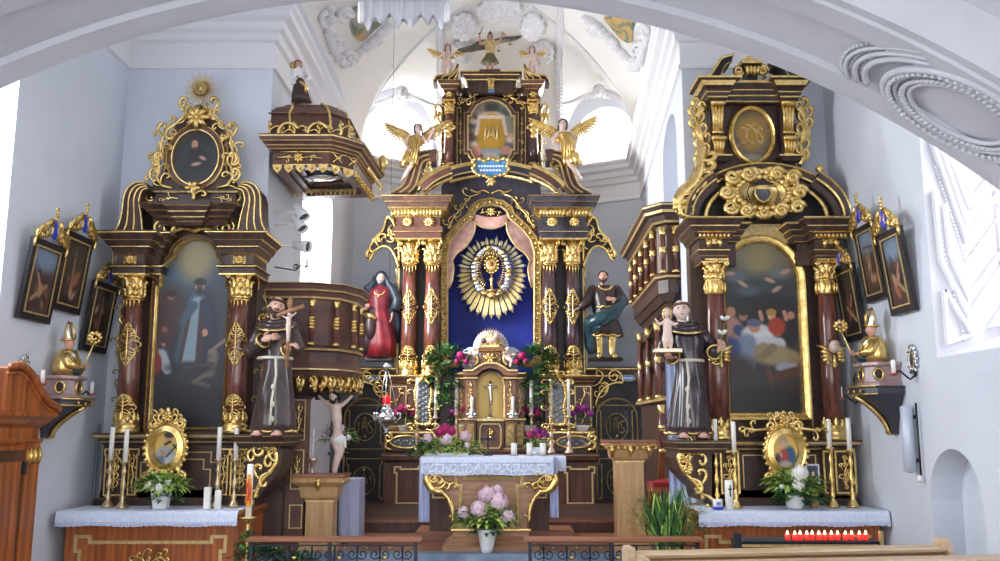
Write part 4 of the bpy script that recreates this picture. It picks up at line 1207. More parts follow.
for sgn,off in ((-1,0),(1,0)):
 for c,hw in ((62,10),(45,5)):
  a = LA.x(sgn * (c - hw),470); b = LA.x(sgn * (c + hw),470); a,b = sorted((a,b)); z0,z1 = LA.z(494),LA.z(449)
  mb.box(a,b,10.66 if hw > 6 else 10.70,10.73,z0 - .03,z1 + .03,wood_dark)
  yy = 10.655 if hw > 6 else 10.695
  line(mb,[(a + .015,z0),(b - .015,z0),(b - .015,z1 - .06),(b + .0,z1 - .06),(b + .0,z1),(a,z1),(a,z1 - .06),(a + .015,z1 - .06)],yy,.018,.02,m=G)
  mb.use(G)
  xm = (a + b) / 2; zz = (z0 + z1) / 2; hh = (z1 - z0) / 2
  if hw > 6:
   leafy(mb,[(xm,z0 + .04),(xm,zz - hh * .5),(xm,zz),(xm,zz + hh * .5),(xm,z1 - .04)],.09,yy - .01,.014)
   for q in (1,-1):
    for t in (-.7,-.35,0,.35,.7): curl(mb,xm,zz + t * hh,q * .9,.4,.075,q,yy - .015,.012)
  else: leafy(mb,[(xm + .01 * (-1) ** i,z0 + .03 + (z1 - z0 - .06) * i / 5) for i in range(6)],.05,yy - .01,.012)
# stepped gilt outline in the middle of the predella
st_ = lambda o: LA.pp([(-38 + o,492 - o * .3),(-38 + o,462 + o),(-31 + o,462 + o),(-31 + o,452 + o),(31 - o,452 + o),(31 - o,462 + o),(38 - o,462 + o),(38 - o,492 - o * .3)])
for o_ in (0,7): line(mb,st_(o_),10.715,.012,.01,closed=False)
mb.build('predella',la)
# column pedestal ledge strip and console bracket for the statue
mb = MB(wood_dark)
zc = LA.z(434)
ctx = P(267,440,10.55).x
mb.stack(ctx - .30,ctx + .22,10.35,11.15,[(zc - .14,-.02,wood_dark),(zc - .10,.0,gold_line),(zc - .085,.02,wood_dark),(zc - .03,.05,gold_line),(zc - .018,.06,wood_dark),(zc,.06,None)])
prof_ = [P(x,y,10.5) for x,y in ((247,443),(276,443),(283,452),(281,466),(272,480),(262,492),(255,500),(247,500))]
mb.prism([(p.x,p.z) for p in prof_],10.50,11.1,wood_dark)
g_ = [P(x,y,10.47) for x,y in ((251,449),(258,446),(268,448),(275,452),(276,462),(270,472),(262,480),(257,490),(255,498))]
mb.use(G); gp = [(p.x,p.z) for p in g_]
rel(mb,smooth_path(gp,4),.034,10.48)
for i in range(1,8):
 curl(mb,gp[i][0],gp[i][1],-.8,-.3 if i % 2 else .5,.15,1 if i % 2 else -1,10.46,.026)
mb.tube([(p[0],10.46,p[1]) for p in spiral(gp[1][0] + .02,gp[1][1] - .05,.10,.02,0,1.4,14)],.028,5)
mb.build('statue_console',la)
# back board
mb = MB(wood_dark)
mb.box(LA.x(-68,340),LA.x(66,340),10.95,11.15,z_led,LA.z(256))
bp = halfpath(LA,[(-44,300),(-44,268),(-47,250),(-34,238),(-20,230),(-8,226),(0,225)])
mb.prism(bp,10.93,11.1)
for hw in (44,64):
 for sgn in (-1,1): mb.box(LA.x(sgn * hw,340) - .006,LA.x(sgn * hw,340) + .006,10.93,10.96,z_led + .05,LA.z(275),gold_line)
mb.build('back_board',la)
# columns
for sgn in (-1,1):
 column(la,LA.xa + LA.h(sgn * 53,350),10.66,z_led,LA.z(272),LA.h(9.5,350),shaft_red,LA.h(20,420),LA.h(29,290),orn_z=LA.z(346),orn_h=LA.h(46,346),orn_w=LA.h(22,340))
 g = MB(G)
 x0 = LA.x(sgn * 69,350)
 pts = [(x0 + sgn * v[0] * .011,LA.z(v[1])) for v in ((0,428),(3,415),(1,400),(4,388),(2,372),(6,355),(8,340),(5,322),(7,308),(3,298),(2,288))]
 g.use(wood_dark); g.prism(pts + [(x0 - sgn * .06,LA.z(288)),(x0 - sgn * .06,LA.z(428))],10.92,10.98)
 g.use(gold_dull); leafy(g,pts,.085,10.91,.016)
 g.use(G); g.tube([(p[0],10.9,p[1]) for p in spiral(x0 + sgn * .02,LA.z(318),.07,.015,0,sgn * 1.4,12)],.018,5)
 g.build('side_ornament',la)
# entablature blocks on the columns
for sgn in (-1,1):
 for (c,hw,yf) in ((53,13.5,10.50),(36,5,10.72)):
  a,b = sorted((LA.x(sgn * (c - hw),250),LA.x(sgn * (c + hw),250)))
  z = lambda py: ZY(py,yf)
  mb = MB(W) if hw > 6 else mb
  mb.stack(a,b,yf,11.1,[(z(275),.03,G),(z(273.5),.03,W),(z(268),.03,W),(z(267.3),.06,G),(z(266.5),.06,W),(z(264),0,None),(z(253),.0,None)] )
  if hw > 6: rosette(mb.use(G),(a + b) / 2,z(260),.06,yf - .012,8,.014); mb.box((a + b) / 2 - .075,(a + b) / 2 + .075,yf - .01,yf,z(264),z(256),gold_dull)
  q = 1.0 if hw > 6 else .8
  mb.stack(a,b,yf,11.1,[(z(255),0,G),(z(253.6),.03 * q,W),(z(249),.05 * q,W),(z(248),.08 * q,G),(z(247.3),.08 * q,W),(z(242),.12 * q,G),(z(241.3),.13 * q,W),(z(236.5),.18 * q,G),(z(235.6),.20 * q,G),(z(234.8),.20 * q,W),(z(233),.18 * q,None)])
  if hw < 6: mb.build('entablature',la)
# picture frame with a lobed head
fr_o = halfpath(LA,[(-38,430),(-38,350),(-38,284),(-34.5,284),(-34.5,272),(-31,263),(-26,258),(-22.5,255),(-22.5,251),(-19,245),(-14,240.5),(-7,237.5),(0,236.5)])
mb = MB(G)
mb.sweep(fr_o,[(-.035,0),(-.035,.05),(-.02,.07),(-.01,.08),(.0,.05),(.03,.05),(.04,.07),(.055,.03)][::-1],closed=True,mats=[G,G,W,G,G,G,gold_line],y=10.90)
mb.build('picture_frame',la)
cv = Canvas(110,280,(40,44,50))
cv.blob(.5,.1,.3,.12,(134,124,84),.8).blob(.15,.24,.3,.09,(70,96,116),.7).blob(.85,.24,.25,.08,(66,90,108),.7).blob(.8,.42,.25,.2,(72,66,72),.7)
cv.blob(.5,.14,.2,.08,(150,136,92),.8).blob(.2,.35,.2,.1,(70,50,44),.5)
cv.blob(.62,.5,.24,.22,(44,50,62),.3); cv.stroke(.60,.33,.70,.64,.13,(38,42,54),w1=.2); cv.stroke(.54,.33,.46,.62,.11,(66,92,106),w1=.17); cv.stroke(.55,.34,.48,.64,.07,(126,148,158),w1=.11); cv.stroke(.47,.35,.36,.64,.028,(70,46,42)); cv.stroke(.62,.34,.60,.64,.04,(66,44,42))
cv.stroke(.5,.36,.34,.45,.06,(60,84,98)); cv.stroke(.66,.36,.74,.50,.06,(44,52,66)); cv.blob(.67,.50,.04,.02,(190,140,110))
cv.blob(.57,.26,.065,.035,(150,112,88),.2); cv.blob(.57,.235,.08,.02,(34,28,28),.3); cv.blob(.57,.285,.05,.02,(50,38,34),.3); cv.stroke(.55,.262,.55,.264,.012,(30,24,24)); cv.stroke(.59,.262,.59,.264,.012,(30,24,24))
cv.blob(.14,.36,.2,.07,(64,44,40),.5); cv.blob(.19,.315,.045,.016,(150,94,72),.4); cv.blob(.2,.30,.06,.015,(40,28,26),.4); cv.blob(.14,.46,.18,.09,(66,42,38),.5); cv.blob(.13,.485,.04,.015,(140,88,70),.4); cv.blob(.15,.555,.05,.018,(180,118,92),.3); cv.blob(.13,.54,.06,.014,(50,32,28),.4); cv.stroke(.1,.62,.2,.69,.09,(160,166,174),w1=.06); cv.stroke(.02,.6,.04,.7,.05,(110,40,34)); cv.blob(.06,.66,.06,.05,(120,42,34)); cv.blob(.2,.56,.05,.02,(60,36,30))
cv.stroke(.74,.60,.94,.54,.022,(140,116,108)); cv.stroke(.80,.62,.76,.70,.07,(112,102,88),.4); cv.stroke(.76,.70,.56,.755,.035,(104,94,80),.4,w1=.025); cv.stroke(.56,.75,.76,.775,.028,(96,86,72),.4); cv.blob(.80,.595,.04,.016,(128,106,88)); cv.blob(.5,.68,.3,.03,(40,40,44),.5); cv.stroke(.4,.68,.8,.66,.02,(70,60,56))
cv.blob(.5,.92,.6,.12,(26,30,34),.6); cv.grain(4,2)
x0_,x1_ = LA.x(-38,350),LA.x(38,350); z0_,z1_ = LA.z(431),LA.z(236)
po1 = pip(fr_o)
canvas_obj(cv,x0_,x1_,z0_,z1_,10.89,'altar_painting',la,inside=lambda u,v: po1(x0_ + (x1_ - x0_) * u,z1_ + (z0_ - z1_) * v))
# gilt moulding line over the picture, cartouche
mb = MB(W)
cu_ = halfpath(LA,[(-45,237),(-34,237),(-27,236),(-20,231),(-12,228),(-5,229),(0,231)])
mb.sweep(cu_,[(-.03,0),(-.03,.08),(0,.10),(.02,.06),(.02,0)],m=G,y=10.84)
mb.prism(halfpath(LA,[(-33,236),(-34,214),(0,212)]) + [],10.9,11.1,W)
mb.use(glass_dark); cxx,czz = LA.p(0,221.5); mb.lathe((cxx,10.82,czz),[(.12,0),(.10,.03),(.0,.045)],18,axis='y',sy=.9)
mb.use(skin_pale); mb.ell((cxx,10.77,czz + .02),(.025,.01,.03)); mb.use(dark_robe); mb.ell((cxx,10.775,czz - .04),(.05,.01,.04))
mb.use(G); mb.tube([(x,10.79,z) for x,z in oval(cxx,czz,.125,.11,24)],.022,5,closed=True)
for q in (1,-1):
 for pz,s1 in ((6,1),(-2,-1),(-7,1)):
  curl(mb,cxx + q * .13,czz + pz * .012,q * .9,.5 * s1,.13,-q * s1,10.79,.022)
 leafy(mb,LA.pp([(q * 10,222),(q * 15,224),(q * 20,222),(q * 22,227)]),.10,10.8,.022)
 mb.tube([(p[0],10.75,p[1]) for p in spiral(LA.x(q * 33,227),LA.z(229),.10,.02,1.2,-q * 1.3,16)],.024,5)
mb.build('cartouche',la)
# stepped upper cornice
mb = MB(W)
for (hw,yf,top) in ((33,10.68,206),(13,10.56,203)):
 a,b = LA.x(-hw,210),LA.x(hw,210); z = lambda py: ZY(py,yf); q = 1.0 if hw > 20 else .6
 mb.stack(a,b,yf,11.1,[(z(225),-.02,W),(z(222),.0,G),(z(221),.02 * q,W),(z(218),.06 * q,G),(z(217),.07 * q,W),(z(213),.12 * q,G),(z(212),.13 * q,W),(z(208),.18 * q,G),(z(207),.20 * q,W),(z(top),.20 * q,None)])
a,b = LA.x(-40,197),LA.x(40,197)
mb.stack(a,b,10.75,11.1,[(LA.z(207),.0,W),(LA.z(206),.03,G),(LA.z(205),.03,W),(LA.z(204),0,None),(LA.z(195),0,None),(LA.z(194),.02,G),(LA.z(192.5),.03,W),(LA.z(191),.03,None)])
mb.use(G)
for q in (1,-1): leafy(mb,LA.pp([(q * 17,200),(q * 24,199),(q * 31,201),(q * 37,199)]),.07,10.74,.015)
leafy(mb,LA.pp([(0,204),(0,198),(0,191)]),.12,10.68,.03)
mb.build('upper_cornice',la)
# side volutes
for sgn in (-1,1):
 mb = MB(W)
 o_ = LA.pp([(sgn * x,y) for x,y in smooth_path([(74,234),(70,226),(68,214),(67,200),(63,191),(56,186.5),(47,186)],4)])
 i_ = LA.pp([(sgn * x,y) for x,y in smooth_path([(47,234),(48,226),(50,214),(52,205),(51,198),(49,194),(44,192)],4)])
 mb.prism(o_ + i_[::-1],10.62,11.0,W)
 for t in (0,.33,.66,1): mb.tube([(p[0] + (q_[0] - p[0]) * t,10.615,p[1] + (q_[1] - p[1]) * t) for p,q_ in zip(o_,i_)],.013,5,m=G)
 mb.build('scroll_volute',la)
# oval top picture with carved surround
ov = Ax(-3.795,10.85)
bd = halfpath(ov,[(-44,191),(-42,183),(-35,176),(-33,160),(-33,148),(-28,135),(-22,124),(-12,115),(-6,108),(0,104)])
mb = MB(W); mb.prism(bd,10.86,11.0);
cx,cz = ov.p(0,158); rx,rz = ov.h(26,158),ov.h(31,158)
mb.sweep(oval(cx,cz,rx,rz,40),[(-.04,0),(-.04,.05),(-.025,.06),(-.02,.035),(.02,.035),(.025,.06),(.04,.06),(.05,0)],closed=True,mats=[G,G,G,wood_dark2,G,G,G],y=10.86)
ob = mb.build('oval_frame',la)
g = MB(G)
for sgn in (-1,1):
 vine = ov.pp([(sgn * x,y) for x,y in ((22,189),(33,186),(38,178),(36,168),(37,158),(36,148),(34,138),(29,130),(22,124),(15,118),(9,112),(4,106))])
 leafy(g,vine,.13,10.83,.026)
 g.use(gold_dull); leafy(g,[(x * .85 + cx * .15,z * .9 + cz * .1) for x,z in vine[2:-4]],.07,10.84,.016); g.use(G)
 for (x,y,s1) in ((44,181,1),(46,186,-1),(40,165,1),(42,150,-1),(38,136,1),(30,124,-1),(18,110,1),(11,102,-1)):
  p = ov.p(sgn * (x - 4),y + 2); curl(g,p[0],p[1],sgn * .7,.7 * s1,.15,sgn * s1,10.82,.026)
rosette(g,*ov.p(0,119),.15,10.8,8,.035); rosette(g,*ov.p(0,190),.10,10.78,6,.03)
g.build('carved_surround',ob)
cv = Canvas(80,96,(38,40,40))
cv.blob(.5,.72,.30,.34,(14,15,17),.3).blob(.5,.45,.16,.14,(14,15,17),.3).blob(.46,.20,.085,.07,(44,32,28),.3).blob(.455,.27,.062,.072,(190,140,112),.25).blob(.46,.345,.05,.025,(70,48,38),.4).blob(.62,.50,.075,.030,(178,130,104),.3,rot=30).blob(.50,.60,.10,.028,(178,130,104),.3,rot=-12).blob(.455,.31,.02,.008,(150,80,66),.3)
cv.blob(.432,.262,.012,.008,(40,30,26)).blob(.482,.262,.012,.008,(40,30,26)); cv.grain(3,4)
canvas_obj(cv,cx - rx,cx + rx,cz - rz,cz + rz,10.85,'portrait',ob,inside=in_oval)
def ray_burst(parent_name,lab,A,hw,py,r,y,parent=None):
 s_ = thing('sunburst',lab,'sunburst',(A.x(hw,py),y,A.z(py) - r)) if parent is None else parent
 cx,cz = A.p(hw,py); g = MB(gold_line)
 for i in range(44):
  a = 2 * pi * i / 44; L = r * (1.0 if i % 3 == 0 else .82)
  g.tube([(cx + cos(a) * r * .3,y,cz + sin(a) * r * .3),(cx + cos(a) * L,y - .01,cz + sin(a) * L)],[.009,.003],4)
 g.build('rays',s_)
 g = MB(gold_dull); g.lathe((cx,y,cz),[(r * .28,0),(r * .25,.03),(r * .1,.045)],18,axis='y'); g.use(gold)
 g.tube([(cx + r * .28 * cos(2 * pi * i / 20),y - .02,cz + r * .28 * sin(2 * pi * i / 20)) for i in range(20)],.009,5,closed=True)
 g.tube([(cx,y - .04,cz - r * .2),(cx + .02,y - .04,cz),(cx - .01,y - .04,cz + r * .2)],.015,5)
 g.tube([(cx,y,cz - r),(cx,y,cz - r * .3)],.015,5); g.build('boss',s_)
 return s_
ray_burst('sunburst','',ov,0,88,.24,10.88,parent=la)
# ================================================================ RIGHT SIDE ALTAR
RA = Ax(3.19,10.8)
ra = thing('side_altar','right side altar with painting of a dying man in bed and gilt coat of arms','altar',(3.19,10.8,0))
W = wood_dark
mensa(ra,2.06,4.17,10.02,11.15,1.02,wood_warm)
mb = predella(ra,RA,440,RA.x(-58,460),RA.x(78,460),None,wood_dark)
z_led = RA.z(440)
for c,hw in ((-45,8.5),(69,9.5),(-25,0),(52,4)):
 if hw == 0: continue
 a,b = RA.x(c - hw,470),RA.x(c + hw,470); z0,z1 = RA.z(492),RA.z(451)
 mb.box(a,b,10.66,10.73,z0 - .03,z1 + .03,wood_dark)
 line(mb,[(a,z0),(b,z0),(b,z1),(a,z1)],10.655,.022,.025,m=G)
 if hw > 5:
  mb.use(G); xm = (a + b) / 2
  leafy(mb,[(xm + .012 * (-1) ** i,z0 + .04 + (z1 - z0 - .08) * i / 6) for i in range(7)],.09,10.64,.018)
  for t in range(5): rosette(mb,xm,z0 + .07 + (z1 - z0 - .14) * t / 4,.035,10.64,5,.012)
line(mb,RA.pp([(-30,488),(-30,455),(42,455),(42,488)]),10.715,.012,.01,closed=False)
mb.build('predella',ra)
mb = MB(wood_dark)
zc = RA.z(440)
ctx = P(693,440,10.55).x
mb.stack(ctx - .20,ctx + .34,10.35,11.15,[(zc - .14,-.02,wood_dark),(zc - .10,.0,gold_line),(zc - .085,.02,wood_dark),(zc - .03,.05,gold_line),(zc - .018,.06,wood_dark),(zc,.06,None)])
prof_ = [P(x,y,10.5) for x,y in ((712,449),(680,449),(674,458),(677,470),(688,482),(696,490),(699,500),(712,500))]
mb.prism([(p.x,p.z) for p in prof_],10.50,11.1,wood_dark)
g_ = [P(x,y,10.47) for x,y in ((702,452),(694,450),(684,452),(679,458),(682,468),(690,478),(698,486),(702,494),(703,499))]
mb.use(G); gp = [(p.x,p.z) for p in g_]
rel(mb,smooth_path(gp,4),.034,10.48)
for i in range(1,8): curl(mb,gp[i][0],gp[i][1],.8,-.2 if i % 2 else .5,.16,-1 if i % 2 else 1,10.46,.028)
for i in range(1,5): rosette(mb,gp[i][0] + .07,gp[i][1] - .02,.06,10.46,5,.018)
mb.build('statue_console',ra)
mb = MB(wood_dark)
mb.box(RA.x(-70,340),RA.x(70,340),10.95,11.15,z_led,RA.z(240))
for sgn in (-1,1): mb.box(RA.x(sgn * 47,340) - .006,RA.x(sgn * 47,340) + .006,10.93,10.96,z_led + .05,RA.z(260),gold_line)
mb.prism(RA.pp([(-60,242)] + [(-60 + 6 * i,222) for i in range(21)] + [(60,242)]),10.9,11.0)
mb.build('back_board',ra)
for sgn in (-1,1):
 cxx = RA.xa + RA.h(-51 if sgn < 0 else 60,350)
 column(ra,cxx,10.66,z_led,RA.z(262),RA.h(9.2,350),shaft_red,RA.h(22,430),RA.h(22,272),orn=False,foot=True)
 g = MB(G); R_ = RA.h(9.2,350)
 za,zb = RA.z(297),RA.z(283)
 g.lathe((cxx,10.66,za),[(R_ * 1.0,0),(R_ * 1.12,.02),(R_ * 1.05,(zb - za) / 2),(R_ * 1.12,zb - za - .02),(R_ * 1.0,zb - za)],16)
 for i in range(12): a = 2 * pi * i / 12; g.ell((cxx + R_ * 1.1 * cos(a),10.66 + R_ * 1.1 * sin(a),(za + zb) / 2),(.018,.018,(zb - za) * .42),nu=5,nv=4)
 g.build('shaft_band',ra)
 # winged cherub head on the shaft
 g = MB(skin_pale); zc_ = RA.z(350); g.ell((cxx,10.66 - R_ - .04,zc_ + .02),(.065,.06,.08),nu=12,nv=9)
 g.use(hair_brown); g.ell((cxx,10.66 - R_ - .02,zc_ + .06),(.07,.06,.055),nu=10,nv=6)
 g.use(eye_dark);
 for q in (1,-1): g.ell((cxx + q * .024,10.66 - R_ - .095,zc_ + .03),.007,nu=5,nv=4)
 g.use(G)
 for q in (1,-1):
  for k_ in range(4): g.tube([(cxx + q * .04,10.66 - R_,zc_ - .04 - .03 * k_),(cxx + q * .11,10.66 - R_ + .01,zc_ + .01 - .05 * k_),(cxx + q * (.17 - .02 * k_),10.66 - R_ + .05,zc_ + .04 - .07 * k_)],[.03,.03,.01],5)
 leafy(g,[(cxx,zc_ - .08),(cxx,zc_ - .16),(cxx,zc_ - .24)],.07,10.66 - R_ - .02,.03)
 g.build('cherub_head',ra)
for sgn,c0 in ((-1,-53),(1,60)):
 yf = 10.50
 a,b = RA.x(c0 - 14,245),RA.x(c0 + 14,245); z = lambda py: ZY(py,yf)
 mb = MB(W)
 mb.stack(a,b,yf,11.1,[(z(262),-.03,G),(z(260.5),-.03,W),(z(256),-.01,G),(z(255),.0,W),(z(250.5),.02,G),(z(249.5),.02,W),(z(248),0,None),(z(240),0,None)])
 for q in (-.07,.07): mb.use(G); mb.tube([((a + b) / 2 + q,yf - .02,z(248)),((a + b) / 2 + q,yf - .05,z(244)),((a + b) / 2 + q * .6,yf - .03,z(240))],[.02,.035,.03],6)
 mb.box((a + b) / 2 - .09,(a + b) / 2 + .09,yf - .02,yf,z(244),z(239),G)
 mb.use(G); egg_row(mb,a - .02,b + .02,yf - .05,z(236.5),8,.05,.06,.04)
 mb.stack(a,b,yf,11.1,[(z(240),0,W),(z(239),.03,G),(z(238),.04,W),(z(233.5),.07,G),(z(232.5),.09,W),(z(228),.12,G),(z(227),.12,W),(z(221.5),.17,G),(z(220.6),.18,G),(z(219.8),.18,W),(z(219),.16,None)])
 a2,b2 = (b,b + RA.h(12,240)) if sgn < 0 else (a - RA.h(12,240),a)
 mb.stack(a2,b2,10.72,11.1,[(z(262),0,W),(z(240),0,None),(z(239),.03,G),(z(238),.04,W),(z(233.5),.06,G),(z(232.5),.07,W),(z(228),.10,G),(z(227),.11,W),(z(222.5),.16,G),(z(221),.17,W),(z(220),.17,None)])
 mb.build('entablature',ra)
fr_o = halfpath(RA,[(-40,416),(-40,340),(-40,281)] + [(-40 * cos(math.radians(a)),281 - 43 * sin(math.radians(a))) for a in range(12,91,13)])
mb = MB(G)
mb.sweep(fr_o,[(-.05,0),(-.05,.05),(-.03,.08),(-.01,.09),(.0,.06),(.03,.07),(.045,.08),(.06,.03)][::-1],closed=True,mats=[G,G,G,gold_line,G,G,G],y=10.90)
mb.build('picture_frame',ra)
cv = Canvas(120,250,(54,52,50))
cv.blob(.5,.1,.5,.14,(128,122,100),.7).blob(.5,.12,.14,.08,(150,136,92),.7).blob(.5,.32,.55,.1,(58,70,74),.6).blob(.5,.36,.5,.05,(40,46,50),.6)
for (x,y,c) in ((.2,.22,(92,108,116)),(.75,.2,(110,116,116)),(.85,.3,(60,64,68)),(.35,.3,(80,92,98))): cv.blob(x,y,.14,.03,c,.6)
for (x,y,r) in ((.62,.24,20),(.82,.19,-20),(.28,.26,30),(.12,.2,0),(.7,.29,-30)): cv.blob(x,y,.07,.012,(184,148,128),.4,rot=r)
cv.blob(.5,.5,.6,.12,(38,30,32),.5)
cv.blob(.12,.42,.06,.03,(180,132,104)); cv.blob(.1,.52,.16,.08,(170,128,118)); cv.blob(.27,.44,.055,.03,(160,112,90)); cv.blob(.27,.42,.07,.02,(40,30,28)); cv.stroke(.2,.52,.34,.56,.06,(50,70,110))
cv.stroke(.30,.58,.2,.64,.07,(202,198,196)); cv.blob(.44,.545,.2,.06,(206,206,208)); cv.blob(.40,.50,.075,.035,(188,138,112)); cv.blob(.4,.48,.09,.022,(90,100,130)); cv.stroke(.44,.58,.7,.60,.08,(198,202,208)); cv.stroke(.42,.55,.60,.54,.03,(214,214,218)); cv.blob(.68,.54,.05,.015,(190,140,110))
cv.blob(.62,.44,.05,.03,(208,164,130)); cv.blob(.62,.42,.065,.02,(176,130,60)); cv.blob(.68,.50,.11,.05,(166,62,40)); cv.blob(.86,.44,.045,.025,(180,134,108)); cv.blob(.88,.52,.1,.06,(36,34,40)); cv.stroke(.48,.42,.5,.46,.025,(190,140,112)); cv.stroke(.78,.42,.8,.46,.025,(190,140,112))
cv.stroke(.3,.60,.28,.70,.12,(120,134,160)); cv.stroke(.5,.64,.85,.68,.10,(140,124,88)); cv.blob(.62,.66,.24,.055,(158,142,104),.4); cv.stroke(.45,.68,.62,.62,.05,(130,116,84)); cv.blob(.78,.73,.14,.03,(150,156,172)); cv.stroke(.55,.74,.6,.88,.03,(92,58,40)); cv.stroke(.66,.78,1,.74,.06,(84,54,40)); cv.stroke(.66,.86,1,.84,.06,(70,46,36))
cv.blob(.1,.62,.12,.06,(50,66,120),.4); cv.blob(.15,.74,.25,.08,(56,46,44),.5); cv.blob(.4,.93,.7,.09,(34,32,34),.5); cv.grain(4,5)
x0_,x1_ = RA.x(-41,340),RA.x(41,340); z0_,z1_ = RA.z(417),RA.z(237)
po2 = pip(fr_o); _a = (x0_,x1_,z0_,z1_)
canvas_obj(cv,x0_,x1_,z0_,z1_,10.89,'altar_painting',ra,inside=lambda u,v: po2(_a[0] + (_a[1] - _a[0]) * u,_a[3] + (_a[2] - _a[3]) * v))
# segmental pediment
mb = MB(W)
arcA = [(-76 + 0,221)] ;
def ell_arc(rx,rz,yb,a0,a1,n=20): return [(rx * cos(math.radians(a0 + (a1 - a0) * i / n)),yb - rz * sin(math.radians(a0 + (a1 - a0) * i / n))) for i in range(n + 1)]
for (a0,a1,yy,dr) in ((2,50,10.56,0),(130,178,10.56,0),(50,130,10.66,2)):
 pts = RA.pp([(x + 4,y) for x,y in ell_arc(81 - dr,56 - dr,221,a0,a1)])
 mb.sweep(pts,[(-.02,0),(-.02,.30),(.0,.31),(.01,.30),(.06,.28),(.07,.29),(.09,.28),(.10,.22),(.16,.20),(.18,.2),(.18,0)],mats=[W,G,G,W,W,G,W,W,wood_black,W],y=yy + .3)
 if a0 != 50:
  q = RA.pp([(x + 4,y) for x,y in ell_arc(60,39,221,a0 + 2,a1 - 4 if a0 < 90 else a1)])
  mb.use(G); mb.tube([(x,10.68,z) for x,z in q],.022,5)
  for x,z in q: mb.ell((x,10.67,z),(.035,.03,.035),nu=6,nv=4)
mb.prism(RA.pp([(x + 4,y) for x,y in ell_arc(76,51,221,0,180,24)]),10.85,11.1,wood_black)
pb = mb.build('arched_pediment',ra)
# gilt cartouche with coat of arms
g = MB(G); cx,cz = RA.p(0,197)
rx,rz = RA.h(31,197),RA.h(19,197)
g.lathe((cx,10.68,cz),[(rx,0),(rx * .98,.04),(rx * .72,.07),(rx * .68,.05),(rx * .0,.055)],32,axis='y',sy=rz / rx)
for i in range(26):
 a = 2 * pi * i / 26
 x,z = cx + rx * 1.0 * cos(a),cz + rz * 1.0 * sin(a)
 curl(g,x,z,cos(a + 1.0 * (-1) ** i),sin(a + 1.0 * (-1) ** i),.15,(-1) ** i,10.60,.036)
 g.ell((cx + rx * .84 * cos(a),10.59,cz + rz * .84 * sin(a)),(.05,.03,.04),nu=6,nv=4)
for q in (1,-1):
 for (x,y) in ((30,182),(33,212),(14,179),(17,215),(36,197)):
  p = RA.p(q * x,y); g.tube([(s_[0],10.57,s_[1]) for s_ in spiral(p[0],p[1],.09,.02,0,q * 1.5,14)],.034,5)
g.build('gilt_cartouche',pb)
g = MB(glass_dark); sc = .011
g.prism([(cx - .09,cz + .05),(cx + .09,cz + .05),(cx + .10,cz - .02),(cx + .06,cz - .09),(cx,cz - .12),(cx - .06,cz - .09),(cx - .10,cz - .02)],10.595,10.625)
g.use(G); g.tube([(x,10.59,z) for x,z in [(cx - .09,cz + .05),(cx + .09,cz + .05),(cx + .10,cz - .02),(cx + .06,cz - .09),(cx,cz - .12),(cx - .06,cz - .09),(cx - .10,cz - .02)]],.012,5,closed=True)
g.use(wood_black); g.prism([(cx - .08,cz + .12),(cx + .08,cz + .12),(cx + .04,cz + .16),(cx,cz + .175),(cx - .04,cz + .16)],10.59,10.62); g.box(cx - .13,cx + .13,10.59,10.61,cz + .10,cz + .12)
for q in (1,-1):
 g.tube([(cx + q * .06,10.60,cz + .09),(cx + q * .16,10.60,cz + .08),(cx + q * .19,10.60,cz + .02),(cx + q * .18,10.60,cz - .03)],.007,4)
 for r_ in range(3):
  for k_ in range(r_ + 1): g.ell((cx + q * .18 + (k_ - r_ / 2) * .035,10.60,cz - .04 - r_ * .038),(.012,.01,.017),nu=5,nv=4)
g.build('coat_of_arms',pb)
# long scroll at the left end of the pediment and small finials
g = MB(G)
sp_ = [(-57,150),(-61,164),(-63,176),(-70,188),(-80,196),(-85,206),(-84,216)]
pts = RA.pp([(x + 2,y) for x,y in smooth_path(sp_,4)])
g.tube([(x,10.64,z) for x,z in pts],[.05 + .03 * sin(pi * i / len(pts)) for i in range(len(pts))],8)
p = RA.p(-77,214); g.tube([(s_[0],10.62,s_[1]) for s_ in spiral(p[0],p[1],.12,.02,pi,-1.5,18)],.045,6)
for i in range(4,len(pts) - 3,3): curl(g,pts[i][0],pts[i][1],.8,-.3,.15,1,10.6,.04)
g.build('pediment_scroll',pb)
for (x,y) in ((-61,160),(60,170)):
 g = MB(G)
 p = RA.p(x,y + 10); g.lathe((p[0],10.7,p[1]),[(.05,0),(.03,.03),(.02,.06),(.05,.09),(.055,.13),(.03,.16),(.0,.17)],12)
 g.build('ball_finial',pb)
